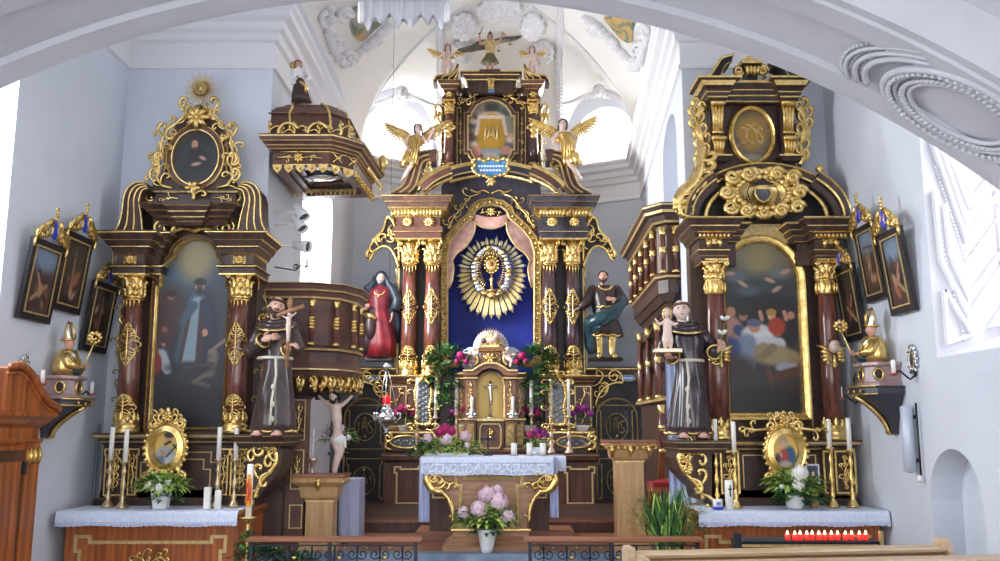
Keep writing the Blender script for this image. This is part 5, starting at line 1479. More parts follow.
# upper storey
RU = Ax(3.16,10.85)
mb = MB(W)
mb.box(RU.x(-43,130),RU.x(43,130),10.88,11.1,RU.z(168),RU.z(98))
ub = mb.build('upper_panel',ra)
mb = MB(W)
for (hw,yf) in ((26,10.80),):
 mb.stack(RU.x(-hw,95),RU.x(hw,95),yf,11.1,[(RU.z(105),0,W),(RU.z(104),.02,G),(RU.z(103),.03,W),(RU.z(99),.05,G),(RU.z(98),.06,W),(RU.z(94),.08,G),(RU.z(93),.08,W),(RU.z(88),.13,G),(RU.z(87),.14,G),(RU.z(85.5),.13,None)])
for sgn in (-1,1):
 a,b = sorted((RU.x(sgn * 28,95),RU.x(sgn * 43,95)))
 mb.stack(a,b,10.70,11.1,[(RU.z(104),0,W),(RU.z(102.5),.03,G),(RU.z(101),.03,W),(RU.z(98),.05,G),(RU.z(97),.06,W),(RU.z(93.5),.05,W),(RU.z(92),.09,G),(RU.z(88),.12,W),(RU.z(87),.17,G),(RU.z(85.5),.18,G),(RU.z(85),.16,None)])
 # broken pediment horns
 o_ = RU.pp([(sgn * x,y) for x,y in smooth_path([(50,85),(43,82),(37,74),(31,66),(20,63)],4)]); i_ = RU.pp([(sgn * x,y) for x,y in smooth_path([(34,85),(32,81),(30,76),(27,72),(22,70)],4)])
 mb.prism(o_ + i_[::-1],10.6,10.95,wood_black); mb.tube([(x,10.595,z) for x,z in o_],.02,5,m=G); mb.tube([(x,10.595,z) for x,z in i_],.012,5,m=gold_dull)
mb.build('upper_cornice',ub)
for sgn in (-1,1):
 mb = MB(G)
 c = RU.x(sgn * 35,120)
 for (y0_,y1_) in ((104,134),(139,156)):
  z1_,z0_ = RU.z(y0_),RU.z(y1_)
  for q in (-.045,-.015,.015,.045):
   mb.tube([(c + q,10.80,z0_),(c + q * 1.1,10.74,(z0_ + z1_) / 2),(c + q * 1.5,10.76,z1_)],[.02,.022,.026],6)
  mb.tube([(c + q,10.72,z1_ - .03) for q in (-.09,0,.09)],.035,6)
  mb.tube([(c + q,10.78,z0_) for q in (-.07,0,.07)],.025,6)
 mb.box(c - .09,c + .09,10.8,10.89,RU.z(158),RU.z(102),wood_dark)
 mb.stack(c - .10,c + .10,10.76,11,[(RU.z(163),0,W),(RU.z(160),.02,None),(RU.z(159),.05,G),(RU.z(157.5),.05,G),(RU.z(157),.02,None)])
 # gilt wings at the outer side
 mb.use(G)
 pts = RU.pp([(sgn * x,y) for x,y in smooth_path([(46,166),(50,156),(48,146),(52,136),(54,124),(52,114),(47,107)],4)])
 mb.tube([(x,10.86,z) for x,z in pts],[.03 + .035 * abs(sin(i * .35)) for i in range(len(pts))],7)
 for i in range(2,len(pts) - 2,2): curl(mb,pts[i][0],pts[i][1],sgn * (.9 if i % 4 else -.7),.4,.14,sgn * (1 if i % 4 else -1),10.84,.03)
 mb.build('pilaster',ub)
mb = MB(G)
mb.stack(RU.x(-5,75),RU.x(5,75),10.72,10.9,[(RU.z(88),.0,G),(RU.z(86),.0,wood_black),(RU.z(70),.02,wood_black),(RU.z(69),.06,G),(RU.z(67),.08,G),(RU.z(65.5),.08,None)])
for q in (-.06,-.02,.02,.06): mb.use(G); mb.tube([(RU.xa + q,10.70,RU.z(80)),(RU.xa + q * 1.1,10.66,RU.z(75)),(RU.xa + q * 1.3,10.69,RU.z(70))],[.02,.028,.02],6)
for q in (1,-1):
 mb.tube([(s_[0],10.74,s_[1]) for s_ in spiral(RU.x(q * 12,74),RU.z(74),.07,.015,0,q * 1.5,14)],.03,6); mb.tube([(x,10.74,z) for x,z in RU.pp([(q * 13,80),(q * 10,86),(q * 8,88)])],.025,6)
mb.lathe((RU.xa,10.78,RU.z(65.5)),[(.07,0),(.03,.02),(.05,.05),(.03,.09),(0,.1)],12); mb.lathe((RU.xa,10.78,RU.z(60)),[(.025,0),(.045,.03),(0,.06)],8)
mb.build('finial',ub)
mb = MB(G)
cx,cz = RU.p(0,135.5); rx,rz = RU.h(20.5,135),RU.h(28,135)
mb.sweep(oval(cx,cz,rx,rz,40),[(-.035,0),(-.04,.05),(-.02,.07),(.0,.05),(.02,.06),(.03,0)],closed=True,m=G,y=10.87)
mb.build('oval_frame',ub)
cv = Canvas(50,66,(92,88,76)); rg = random.Random(9)
cv.blob(.5,.45,.38,.34,(164,128,60),.5)
for i in range(14): a = rg.uniform(0,6.28); cv.blob(.5 + .36 * cos(a),.5 + .38 * sin(a),.08,.05,rg.choice([(150,110,92),(86,84,84),(120,104,84)]),.6)
cv.blob(.5,.45,.3,.25,(176,138,56),.5).blob(.5,.9,.25,.05,(140,140,130),.5); cv.grain(4,3)
canvas_obj(cv,cx - rx,cx + rx,cz - rz,cz + rz,10.86,'attic_painting',ub,inside=in_oval)
g = MB(gold_line)
T = lambda pts,r=.012: g.tube([(cx + x,10.85,cz + z) for x,z in pts],r,5)
T(smooth_path([(-.07,.10),(-.07,-.06),(-.09,-.10),(-.13,-.10)],4)); T([(-.12,.10),(-.05,.10)]); g.tube([(x,10.85,z) for x,z in oval(cx,cz,.06,.10,22)],.012,5,closed=True); T([(-.05,.15),(0,.12),(.05,.15)])
T(smooth_path([(.14,.07),(.11,.10),(.08,.06),(.11,.01),(.14,-.05),(.11,-.10),(.07,-.07)],4))
g.build('name_monogram',ub)
# ================================================================ FIGURES
def blobby(name,parent,mt,prims,voxel,smooth=3,loc=None):
 # prims: list of ('t', pts, radii) tubes with round ends or ('e', centre, radii) ; fused into one continuous skin
 mb = MB(mt)
 for p in prims:
  if p[0] == 't':
   mb.tube(p[1],p[2],10)
   for q,r in zip(p[1],p[2]): mb.ell(q,r * 1.0,nu=10,nv=7)
  else: mb.ell(p[1],p[2],nu=14,nv=10,rot=p[3] if len(p) > 3 else None)
 o = mb.build(name,parent,loc=loc)
 m = o.modifiers.new('r','REMESH'); m.mode = 'VOXEL'; m.voxel_size = voxel; m.use_smooth_shade = True
 s_ = o.modifiers.new('s','SMOOTH'); s_.iterations = smooth; s_.factor = .5
 dg = bpy.context.evaluated_depsgraph_get(); me = bpy.data.meshes.new_from_object(o.evaluated_get(dg))
 o.modifiers.clear(); old = o.data; o.data = me; bpy.data.meshes.remove(old); me.name = name
 if not me.materials: me.materials.append(mt)
 for p in me.polygons: p.use_smooth = True
 return o
def V(*a): return Vector(a)
def robe(mb,rings,n=48):
 # rings: (z, rx, ry, cx, cy, amp, folds, phase)
 vs = []
 for (z,rx,ry,cx,cy,am,nf,ph) in rings:
  for j in range(n):
   a = 2 * pi * j / n
   f = 1 + am * (sin(nf * a + ph) + .45 * sin(nf * 1.7 * a + 2 * ph + 1))
   vs.append((cx + rx * f * cos(a),cy + ry * f * sin(a),z + .25 * am * rx * sin(nf * a)))
 k = len(rings)
 fs = [(i * n + j,i * n + (j + 1) % n,(i + 1) * n + (j + 1) % n,(i + 1) * n + j) for i in range(k - 1) for j in range(n)]
 fs += [tuple(range(n - 1,-1,-1)),tuple(range((k - 1) * n,k * n))]
 mb.add(vs,fs,True)
def head(parent,c,r,yaw=0,tilt=0,nod=0,sk=None,hm=None,style='short',beard=None,base=(0,0,0),neck=True):
 sk = sk or skin; mb = MB(sk)
 R = Matrix.Rotation(yaw,3,'Z') @ Matrix.Rotation(tilt,3,'Y') @ Matrix.Rotation(nod,3,'X')
 c = V(*c) + V(*base)
 n,m = 28,22; vs = []
 g = lambda x,z,x0,z0,sx,sz: math.exp(-((x - x0) / sx) ** 2 - ((z - z0) / sz) ** 2)
 for i in range(m + 1):
  t = pi * i / m
  for j in range(n):
   a = 2 * pi * j / n; dx,dy,dz = sin(t) * cos(a),sin(t) * sin(a),cos(t)
   w_ = .74 if dz > -.2 else .74 - .22 * min(1,(-dz - .2) / .8)
   x,y,z = dx * w_,dy * .86,dz * 1.0
   if dy < 0:
    y -= .20 * g(x,z,0,-.13,.10,.15) + .08 * g(x,z,0,.10,.08,.16)
    y += .09 * g(x,z,.27,.07,.13,.10) + .09 * g(x,z,-.27,.07,.13,.10)
    y -= .05 * g(x,z,0,-.47,.20,.08) + .10 * g(x,z,0,-.78,.20,.14) + .04 * g(x,z,0,.24,.4,.08)
   vs.append(c + R @ V(x,y,z) * r)
 mb.add(vs,[(i * n + j,(i + 1) * n + j,(i + 1) * n + (j + 1) % n,i * n + (j + 1) % n) for i in range(m) for j in range(n)],True)
 Q = lambda x,y,z: c + R @ V(x,y,z) * r
 for q in (1,-1): mb.ell(Q(q * .74,.05,-.02),(.07 * r,.14 * r,.2 * r),nu=6,nv=5,rot=R)
 if neck: mb.tube([Q(0,.15,-.6),c + V(0,.12 * r,-1.5 * r)],[r * .42,r * .48],10)
 mb.use(eye_dark)
 for q in (1,-1): mb.ell(Q(q * .27,-.745,.06),(.10 * r,.05 * r,.05 * r),nu=7,nv=5,rot=R); mb.tube([Q(q * .14,-.83,.2),Q(q * .4,-.72,.2)],.03 * r,4)
 mb.use(lip_red); mb.ell(Q(0,-.86,-.46),(.17 * r,.05 * r,.05 * r),nu=7,nv=5,rot=R)
 h = mb.build('head',parent)
 if hm:
  hb = MB(hm)
  if style in ('short','long','curly'):
   hb.ell(Q(0,.16,.18),(.84 * r,.86 * r,.92 * r),nu=16,nv=12,rot=R)
   for i in range(16):
    a = pi * .06 + pi * .88 * i / 15; hb.ell(Q(.80 * cos(a),-.28 + .1 * sin(i * 2.0),.20 + .78 * sin(a)),.19 * r,nu=7,nv=5)
   if style != 'short':
    for q in (1,-1):
     for k_ in range(6): hb.ell(Q(q * (.78 + .06 * sin(k_)),.10 - .05 * k_,.1 - .24 * k_),(.2 * r,.26 * r,.22 * r),nu=7,nv=5)
  if style == 'tonsure':
   for i in range(26):
    a = pi * 2 * i / 26
    if 1.2 < ((a + pi / 2) % (2 * pi)) and ((a + pi / 2) % (2 * pi)) < 5.1 or True:
     yy = .84 * sin(a)
     zz = .42 + (.12 if yy < -.4 else 0)
     hb.ell(Q(.74 * cos(a),yy * .92 + .04,zz),(.16 * r,.16 * r,.14 * r),nu=7,nv=5)
     if yy > -.2: hb.ell(Q(.78 * cos(a),yy + .05,.16),(.15 * r,.15 * r,.2 * r),nu=7,nv=5)
  hb.build('hair',h)
 if beard:
  bb = MB(beard)
  for i in range(13):
   a = pi * i / 12; bb.ell(Q(.56 * cos(a),-.50 - .28 * sin(a),-.35 - .42 * sin(a)),(.17 * r,.17 * r,.22 * r),nu=7,nv=5)
  bb.ell(Q(0,-.72,-.88),(.26 * r,.2 * r,.36 * r),nu=9,nv=7,rot=R)
  bb.tube([Q(-.26,-.86,-.36),Q(0,-.92,-.31),Q(.26,-.86,-.36)],.055 * r,5)
  bb.build('beard',h)
 return h
def hand(parent,wrist,d,nrm,s,curlv=.5,thumb=1,sk=None,base=(0,0,0),name='hand'):
 # palm, four unequal bent fingers, thumb from the side of the palm
 mb = MB(sk or skin)
 w0 = V(*wrist) + V(*base); d = V(*d).normalized(); nrm = V(*nrm); nrm = (nrm - d * nrm.dot(d)).normalized(); sd = d.cross(nrm)
 Rm = Matrix((sd,nrm,d)).transposed()
 mb.ell(w0 + d * s * .42,(s * .26,s * .12,s * .46),nu=10,nv=8,rot=Rm)
 for i,(o,L) in enumerate(((-.20,.42),(-.07,.52),(.06,.48),(.19,.36))):
  p = w0 + d * s * .78 + sd * s * o; pts = [p]; dd = d.copy()
  for k_ in range(3):
   dd = (dd * cos(curlv * .8) + nrm * sin(curlv * .8)).normalized(); nn = dd
   p = p + dd * s * L * (.42,.32,.26)[k_]; pts.append(p)
  mb.tube(pts,[s * .068,s * .064,s * .058,s * .044],6); mb.ell(pts[-1],s * .046,nu=6,nv=4)
 p = w0 + d * s * .22 + sd * s * .2 * thumb
 q = p + (d * .5 + sd * thumb * .8) * s * .25; mb.tube([p,q,q + (d * .9 + sd * thumb * .2 + nrm * curlv * .6) * s * .25],[s * .085,s * .075,s * .05],6)
 return mb.build(name,parent)
def wing(parent,root,sgn,L,H_,y,mt,up=.5,base=(0,0,0),drop=0,layers=3,name='wing'):
 mb = MB(mt); r0 = V(*root) + V(*base)
 tip_dir = V(sgn * cos(up),.15,sin(up)).normalized()
 bone = [r0,r0 + tip_dir * L * .35 + V(0,0,H_ * .12),r0 + tip_dir * L * .7 + V(0,0,H_ * .10),r0 + tip_dir * L]
 bone = [V(*p) for p in smooth_path([tuple(b) for b in bone],5)]
 mb.tube(bone,[H_ * .08 * (1 - .5 * i / len(bone)) for i in range(len(bone))],6)
 n = len(bone)
 for ly in range(layers):
  for i in range(1,n):
   t = i / (n - 1); a = -pi / 2 + (up + .1) * sgn * (t ** 1.4) * 1.0 if sgn > 0 else -pi / 2 + (up + .1) * sgn * (t ** 1.4)
   fl = H_ * (.55 + .35 * t) * (1 - .26 * ly)
   dx = sin((t ** 1.3) * (pi / 2 + up * .6) ) * sgn; dz = -cos((t ** 1.3) * (pi / 2 + up * .6))
   dv = V(dx * .9,.03 * ly,dz).normalized()
   p = bone[i] + V(0,-.012 * ly,0)
   mb.tube([p,p + dv * fl * .5,p + dv * fl * .9,p + dv * fl],[H_ * .05,H_ * .075,H_ * .06,H_ * .015],5,flat=.35)
 return mb.build(name,parent)
def seg(a,b,n=2): return [V(*a).lerp(V(*b),i / n) for i in range(n + 1)]
# ---------------------------------------------------------------- friar with a cross (left altar)
base = P(272,436.5,10.5); b0 = tuple(base); Hf = P(272,295,10.5).z - base.z
def friar(name_label,b,Hf,hb,left):
 t_ = thing('saint_statue',name_label,'statue',b)
 B = lambda x,y,z: V(b[0] + x * Hf,b[1] + y * Hf,b[2] + z * Hf)
 mb = MB(hb)
 rings = []
 for i in range(15):
  z = .035 + .76 * i / 14
  if z < .48: rx = .185 - .075 * (z / .48); ry = .12 - .03 * (z / .48); am = .085 * (1 - z / .55); lean = .0
  elif z < .60: rx = .11 + .01 * (z - .48) / .12; ry = .09; am = .02
  else: rx = .12 + .035 * sin(min(1,(z - .6) / .17) * pi * .75); ry = .088 - .02 * (z - .6) / .2; am = .02
  if z > .74: rx *= .86 - 3.0 * (z - .74)
  rings.append((b[2] + z * Hf,rx * Hf * .88,ry * Hf,b[0] + (.02 * sin(z * 3) * Hf),b[1],am,9,z * 2.0))
 robe(mb,rings)
 kx = -.05 if left else .07      # knee pressing through the cloth
 mb.v = [(x,y - .045 * Hf * math.exp(-(((x - b[0]) / Hf - kx) / .06) ** 2 - (((z - b[2]) / Hf - .30) / .13) ** 2) * (y < b[1]),z) for x,y,z in mb.v]
 if left: arms = [((-.105,0,.77),(-.17,-.02,.60),(-.06,-.12,.66)),((.105,0,.77),(.165,-.04,.62),(.10,-.12,.61))]
 else: arms = [((-.105,0,.77),(-.165,-.04,.62),(-.12,-.13,.56)),((.105,0,.77),(.19,.0,.64),(.18,-.10,.60))]
 for (s_,e,w_) in arms:
  mb.tube([B(*s_),B(*[(p + q) / 2 for p,q in zip(s_,e)]),B(*e),B(*[(p + q) / 2 for p,q in zip(e,w_)]),B(*w_)],[.043 * Hf,.048 * Hf,.052 * Hf,.047 * Hf,.042 * Hf],12)
  mb.ell(B(*e),.052 * Hf,nu=10,nv=8); mb.ell(B(*s_),.046 * Hf,nu=10,nv=8)
 hbo = mb.build('habit',t_)
 m2 = MB(gold)
 z0 = rings[0]
 pts = []
 for j in range(48):
  a = 2 * pi * j / 48; f = 1 + z0[5] * (sin(9 * a + z0[7]) + .45 * sin(9 * 1.7 * a + 2 * z0[7] + 1)); pts.append((z0[3] + z0[1] * f * cos(a),z0[4] + z0[2] * f * sin(a),z0[0] + .25 * z0[5] * z0[1] * sin(9 * a)))
 m2.tube(pts,.012 * Hf,5,closed=True)
 for (s_,e,w_) in arms:
  e_,wv = B(*e),B(*w_); d_ = (wv - e_).normalized(); u_ = d_.cross(V(0,0,1)).normalized(); v_ = d_.cross(u_)
  m2.tube([wv + (u_ * cos(a) + v_ * sin(a)) * .052 * Hf for a in [2 * pi * i / 14 for i in range(14)]],.009 * Hf,5,closed=True)
 m2.build('gilt_hem',hbo)
 # cowl
 c = MB(hb);
 for i in range(3): c.tube([B((.07 + .025 * i) * cos(a),-.01 + (.06 + .02 * i) * sin(a),.82 - .022 * i - .025 * (1 + i * .3) * (-sin(a) > 0) * -sin(a)) for a in [2 * pi * k_ / 28 for k_ in range(28)]],.019 * Hf,7,closed=True)
 c.use(gold); c.tube([B(.13 * cos(a),-.015 + .115 * sin(a),.775 - .045 * max(0,-sin(a))) for a in [2 * pi * k_ / 28 for k_ in range(28)]],.008 * Hf,5,closed=True)
 c.build('cowl',hbo)
 # rope girdle with knots
 r_ = MB(rope_white)
 r_.tube([B(.118 * cos(a),.098 * sin(a),.545) for a in [2 * pi * k_ / 24 for k_ in range(24)]],.012 * Hf,6,closed=True)
 xr = .03 if left else -.02
 r_.tube([B(xr,-.105,.54),B(xr + .01,-.115,.42),B(xr - .01,-.128,.25),B(xr - .012,-.14,.08)],.009 * Hf,6)
 for z in (.34,.22,.12): r_.ell(B(xr - .004,-.125,z),(.017 * Hf,.017 * Hf,.022 * Hf),nu=7,nv=5)
 r_.build('rope_girdle',t_)
 hs = .077 * Hf
 if left:
  head(t_,B(.0,-.02,.905),hs,yaw=.35,tilt=.25,nod=-.1,hm=hair_dark,style='tonsure',beard=hair_dark)
  hand(t_,B(-.065,-.135,.665),(1,-.15,.25),(0,.9,-.2),.10 * Hf,.25,1)
  hand(t_,B(.095,-.145,.615),(.75,-.3,.2),(0,.4,-1),.10 * Hf,1.0,1)
  x = MB(wood_altar)
  a_,c_ = B(.125,-.18,.47),B(.135,-.175,.95)
  x.tube([a_,c_],.016 * Hf,4); m_ = a_.lerp(c_,.80); x.tube([m_ - V(.085,.02,.03) * Hf,m_ + V(.10,-.02,.04) * Hf],.016 * Hf,4)
  xo = x.build('wooden_cross',t_)
  f = a_.lerp(c_,.60) + V(0,-.02 * Hf,0)
  blobby('corpus',xo,skin_pale,[('t',[f + V(0,0,.05) * Hf,f,f - V(0,0,.06) * Hf,f - V(0,0,.11) * Hf],[.014 * Hf,.018 * Hf,.014 * Hf,.008 * Hf]),('e',f + V(.005,-.01,.075) * Hf,[.014 * Hf] * 3),('t',[f + V(0,0,.045) * Hf,f + V(-.05,0,.07) * Hf],[.008 * Hf,.006 * Hf]),('t',[f + V(0,0,.045) * Hf,f + V(.05,0,.09) * Hf],[.008 * Hf,.006 * Hf])],.006 * Hf,1)
 else:
  head(t_,B(-.03,-.02,.905),hs,yaw=-.15,tilt=-.12,nod=-.05,sk=skin_pale,hm=hair_brown,style='tonsure')
  hand(t_,B(-.13,-.15,.555),(-.4,-.8,.0),(0,0,1),.10 * Hf,.35,-1)
  hand(t_,B(.19,-.13,.60),(.2,-.6,.4),(-.7,-.2,.3),.10 * Hf,.9,-1)
  k_ = MB(wood_dark2); bc = B(-.17,-.22,.60)
  k_.box(bc.x - .1 * Hf,bc.x + .09 * Hf,bc.y - .06 * Hf,bc.y + .07 * Hf,bc.z - .014 * Hf,bc.z - .011 * Hf,gold); k_.box(bc.x - .095 * Hf,bc.x + .085 * Hf,bc.y - .055 * Hf,bc.y + .07 * Hf,bc.z - .011 * Hf,bc.z + .008 * Hf,wax); k_.box(bc.x - .1 * Hf,bc.x + .09 * Hf,bc.y - .06 * Hf,bc.y + .07 * Hf,bc.z + .008 * Hf,bc.z + .012 * Hf,gold)
  k_.build('book',t_)
  q = lambda x,y,z: bc + V(x,y,z + .012) * Hf
  child = blobby('child_figure',t_,skin_pale,[('t',[q(0,0,.19),q(0,0,.14),q(0,0,.09)],[.028 * Hf,.03 * Hf,.032 * Hf]),
   ('t',[q(-.015,0,.09),q(-.022,-.01,.05),q(-.018,0,.01)],[.022 * Hf,.018 * Hf,.012 * Hf]),('t',[q(.015,0,.09),q(.02,-.01,.05),q(.018,0,.01)],[.022 * Hf,.018 * Hf,.012 * Hf]),
   ('t',[q(-.025,0,.185),q(-.06,-.01,.17),q(-.085,-.02,.205)],[.014 * Hf,.011 * Hf,.008 * Hf]),('t',[q(.025,0,.185),q(.05,-.01,.165),q(.065,-.03,.175)],[.014 * Hf,.011 * Hf,.008 * Hf]),('t',[q(0,0,.2),q(0,0,.225)],[.012 * Hf,.012 * Hf])],.006 * Hf,1)
  head(child,q(0,0,.25),.034 * Hf,hm=gold,style='curly',sk=skin_pale,neck=False)
  l_ = MB(green_leaf); l_.tube([B(.20,-.16,.50),B(.21,-.16,.66),B(.245,-.15,.80)],.005 * Hf,5); l_.use(petal_white)
  for i in range(5):
   a = 2 * pi * i / 5
   for cc in (B(.25,-.15,.82),B(.225,-.16,.72)): l_.tube([cc,cc + V(.02 * cos(a),.02 * sin(a),.015) * Hf,cc + V(.035 * cos(a),.035 * sin(a),.03) * Hf],[.004 * Hf,.011 * Hf,.003 * Hf],5)
  l_.build('lily',t_)
 for q in (-1,1):    # sandalled feet
  f = MB(skin); c0 = B(q * .07 + (.0),-.12,.022)
  f.ell(c0,(.035 * Hf,.075 * Hf,.026 * Hf),nu=10,nv=7)
  for i in range(5): f.ell(c0 + V((-.024 + .012 * i),-.075 + .006 * abs(i - (1 if q > 0 else 3)),-.008) * Hf,(.008 * Hf,.016 * Hf,.010 * Hf),nu=6,nv=4)
  f.use(dark_robe); f.ell(c0 - V(0,0,.018) * Hf,(.042 * Hf,.085 * Hf,.010 * Hf),nu=10,nv=5)
  for yy in (.02,-.035): f.tube([c0 + V(.037 * cos(a),yy,.028 * sin(a)) * Hf for a in [pi * i / 8 for i in range(9)]],.006 * Hf,4)
  f.build('foot',t_)
 return t_
friar('brown-habited bearded friar statue holding a wooden crucifix beside the left side altar',b0,Hf,habit,True)
b = P(689,438.5,10.5); friar('dark-habited tonsured friar statue holding a small child on a book beside right altar',tuple(b),P(689,298,10.5).z - b.z,habit_dark,False)
# ---------------------------------------------------------------- Madonna beside the high altar
b = P(379,361,16.55); Hm = P(379,270,16.55).z - b.z
t_ = thing('saint_statue','statue of a veiled woman in red robe and dark mantle left of high altar columns','statue',tuple(b))
B = lambda x,y,z: V(b[0] + x * Hm,b[1] + y * Hm,b[2] + z * Hm)
mb = MB(wood_black); mb.stack(b.x - .26,b.x + .26,b.y - .14,b.y + .2,[(b.z - .0,0,None),(b.z + .04 * Hm,-.02,None)]); mb.build('plinth',t_)
mb = MB(red_robe); robe(mb,[(b.z + z * Hm,rx * Hm,ry * Hm,b.x + cx * Hm,b.y - .03,am,8,z * 5) for z,rx,ry,cx,am in ((.04,.17,.10,0,.09),(.2,.15,.095,.02,.08),(.38,.13,.09,.01,.06),(.55,.10,.08,-.01,.03),(.68,.125,.08,-.01,.02),(.77,.11,.07,0,.01),(.82,.05,.045,0,0))]); mb.build('robe',t_)
mb = MB(dark_robe)
robe(mb,[(b.z + z * Hm,rx * Hm,.09 * Hm,b.x + cx * Hm,b.y + .0,am,7,2 + z * 4) for z,rx,cx,am in ((.07,.14,-.09,.07),(.22,.15,-.08,.07),(.38,.12,-.08,.06),(.5,.09,-.07,.05),(.58,.05,-.06,.02))])
mb.ell(B(-.09,-.09,.38),(.07 * Hm,.05 * Hm,.16 * Hm),nu=12,nv=9)
mb.build('skirt',t_)
mb = MB(blue_robe)
robe(mb,[(b.z + z * Hm,rx * Hm,.085 * Hm,b.x + .0 * Hm,b.y + .09,am,7,z * 6) for z,rx,am in ((.2,.20,.08),(.4,.21,.07),(.6,.20,.04),(.74,.18,.02),(.81,.11,.02),(.85,.08,0))])
mb.ell(B(0,.035,.915),(.075 * Hm,.07 * Hm,.085 * Hm),nu=14,nv=10)
for q in (1,-1): mb.tube([B(q * .06,-.02,.93),B(q * .075,.0,.86),B(q * .13,.0,.79),B(q * .19,-.03,.66),B(q * .17,-.07,.55)],[.02 * Hm,.03 * Hm,.055 * Hm,.06 * Hm,.05 * Hm],10)
mb.build('mantle',t_)
head(t_,B(0,-.01,.90),.062 * Hm,yaw=.1,tilt=.12,sk=skin_pale)
hand(t_,B(.15,-.11,.52),(-.1,-.2,-.9),(-1,0,0),.09 * Hm,.2,-1); hand(t_,B(-.14,-.12,.54),(.3,-.8,.3),(0,.1,1),.09 * Hm,.4)
g = MB(gold); g.tube([B(.055 * cos(a),-.085 + .01 * sin(a),.755 + .05 * sin(a)) for a in [pi + pi * i / 10 for i in range(11)]],.008 * Hm,5); g.ell(B(0,-.1,.70),.018 * Hm,nu=7,nv=5); g.tube([B(-.15,-.10,.50),B(-.08,-.13,.47),B(-.03,-.12,.44)],[.03 * Hm,.035 * Hm,.02 * Hm],8); g.build('gilt_clasp',t_)
# ---------------------------------------------------------------- bearded soldier saint
b = P(606,361,16.55); Hm = P(606,268,16.55).z - b.z
t_ = thing('saint_statue','bearded statue in teal mantle and gold boots right of high altar columns','statue',tuple(b))
B = lambda x,y,z: V(b[0] + x * Hm,b[1] + y * Hm,b[2] + z * Hm)
mb = MB(wood_black); mb.stack(b.x - .32,b.x + .30,b.y - .16,b.y + .2,[(b.z - .0,0,None),(b.z + .035 * Hm,-.02,None)]); mb.build('plinth',t_)
blobby('legs',t_,gold,[('t',[B(q * .06,0,.36),B(q * .07,-.02,.25),B(q * .065,.0,.14),B(q * .065,.0,.05)],[.05 * Hm,.045 * Hm,.04 * Hm,.032 * Hm]) for q in (1,-1)] + [('t',[B(q * .065,.01,.05),B(q * .085,-.09,.045)],[.032 * Hm,.03 * Hm]) for q in (1,-1)],.014 * Hm,2)
mb = MB(red_robe if False else dark_robe)
robe(mb,[(b.z + z * Hm,rx * Hm,ry * Hm,b.x + cx * Hm,b.y,am,9,z * 4) for z,rx,ry,cx,am in ((.26,.165,.11,.02,.09),(.36,.15,.10,.01,.07),(.50,.11,.085,0,.03),(.58,.105,.08,0,.02),(.68,.13,.085,0,.02),(.77,.13,.075,0,.02),(.81,.06,.05,0,.0))])
for (s_,e,w_) in (((-.13,0,.76),(-.20,-.01,.62),(-.27,-.06,.56)),((.13,0,.76),(.20,-.03,.63),(.10,-.12,.64))):
 mb.tube([B(*s_),B(*e),B(*w_)],[.055 * Hm,.055 * Hm,.035 * Hm],10); mb.ell(B(*e),.055 * Hm,nu=9,nv=7); mb.ell(B(*s_),.055 * Hm,nu=9,nv=7)
mb.build('tunic',t_)
g = MB(gold)
for z,rx,ry in ((.265,.165,.11),(.57,.108,.084)): g.tube([B(rx * (1 + .05 * sin(9 * a)) * cos(a) + .01,ry * (1 + .05 * sin(9 * a)) * sin(a),z + .008 * sin(9 * a)) for a in [2 * pi * i / 40 for i in range(40)]],.012 * Hm,5,closed=True)
g.tube([B(.07 * cos(a),-.075,.80 + .05 * sin(a)) for a in [pi + pi * i / 8 for i in range(9)]],.014 * Hm,5); g.build('gilt_trim',t_)
mb = MB(teal_robe)
mb.tube([B(.16,.04,.74),B(.17,-.06,.62),B(.08,-.12,.50),B(-.08,-.13,.42),B(-.16,-.06,.40),B(-.17,.02,.30),B(-.15,.03,.16),B(-.14,.02,.08)],[.05 * Hm,.06 * Hm,.07 * Hm,.085 * Hm,.075 * Hm,.06 * Hm,.07 * Hm,.04 * Hm],12)
for i in range(4): mb.tube([B(.12,-.13 - .005 * i,.56 - .02 * i),B(-.02,-.185,.46 - .025 * i),B(-.15,-.12,.38 - .03 * i)],.014 * Hm,5)
mb.tube([B(-.08,.08,.72),B(.0,.11,.5),B(-.05,.1,.3)],[.09 * Hm,.11 * Hm,.10 * Hm],10)
mb.build('mantle',t_)
head(t_,B(-.015,-.01,.895),.064 * Hm,yaw=-.2,hm=hair_brown,style='short',beard=hair_dark)
hand(t_,B(-.27,-.06,.56),(-.7,-.3,-.3),(.0,-.2,-1),.085 * Hm,.5); hand(t_,B(.11,-.12,.64),(-1,-.1,.1),(0,1,0),.085 * Hm,.2)
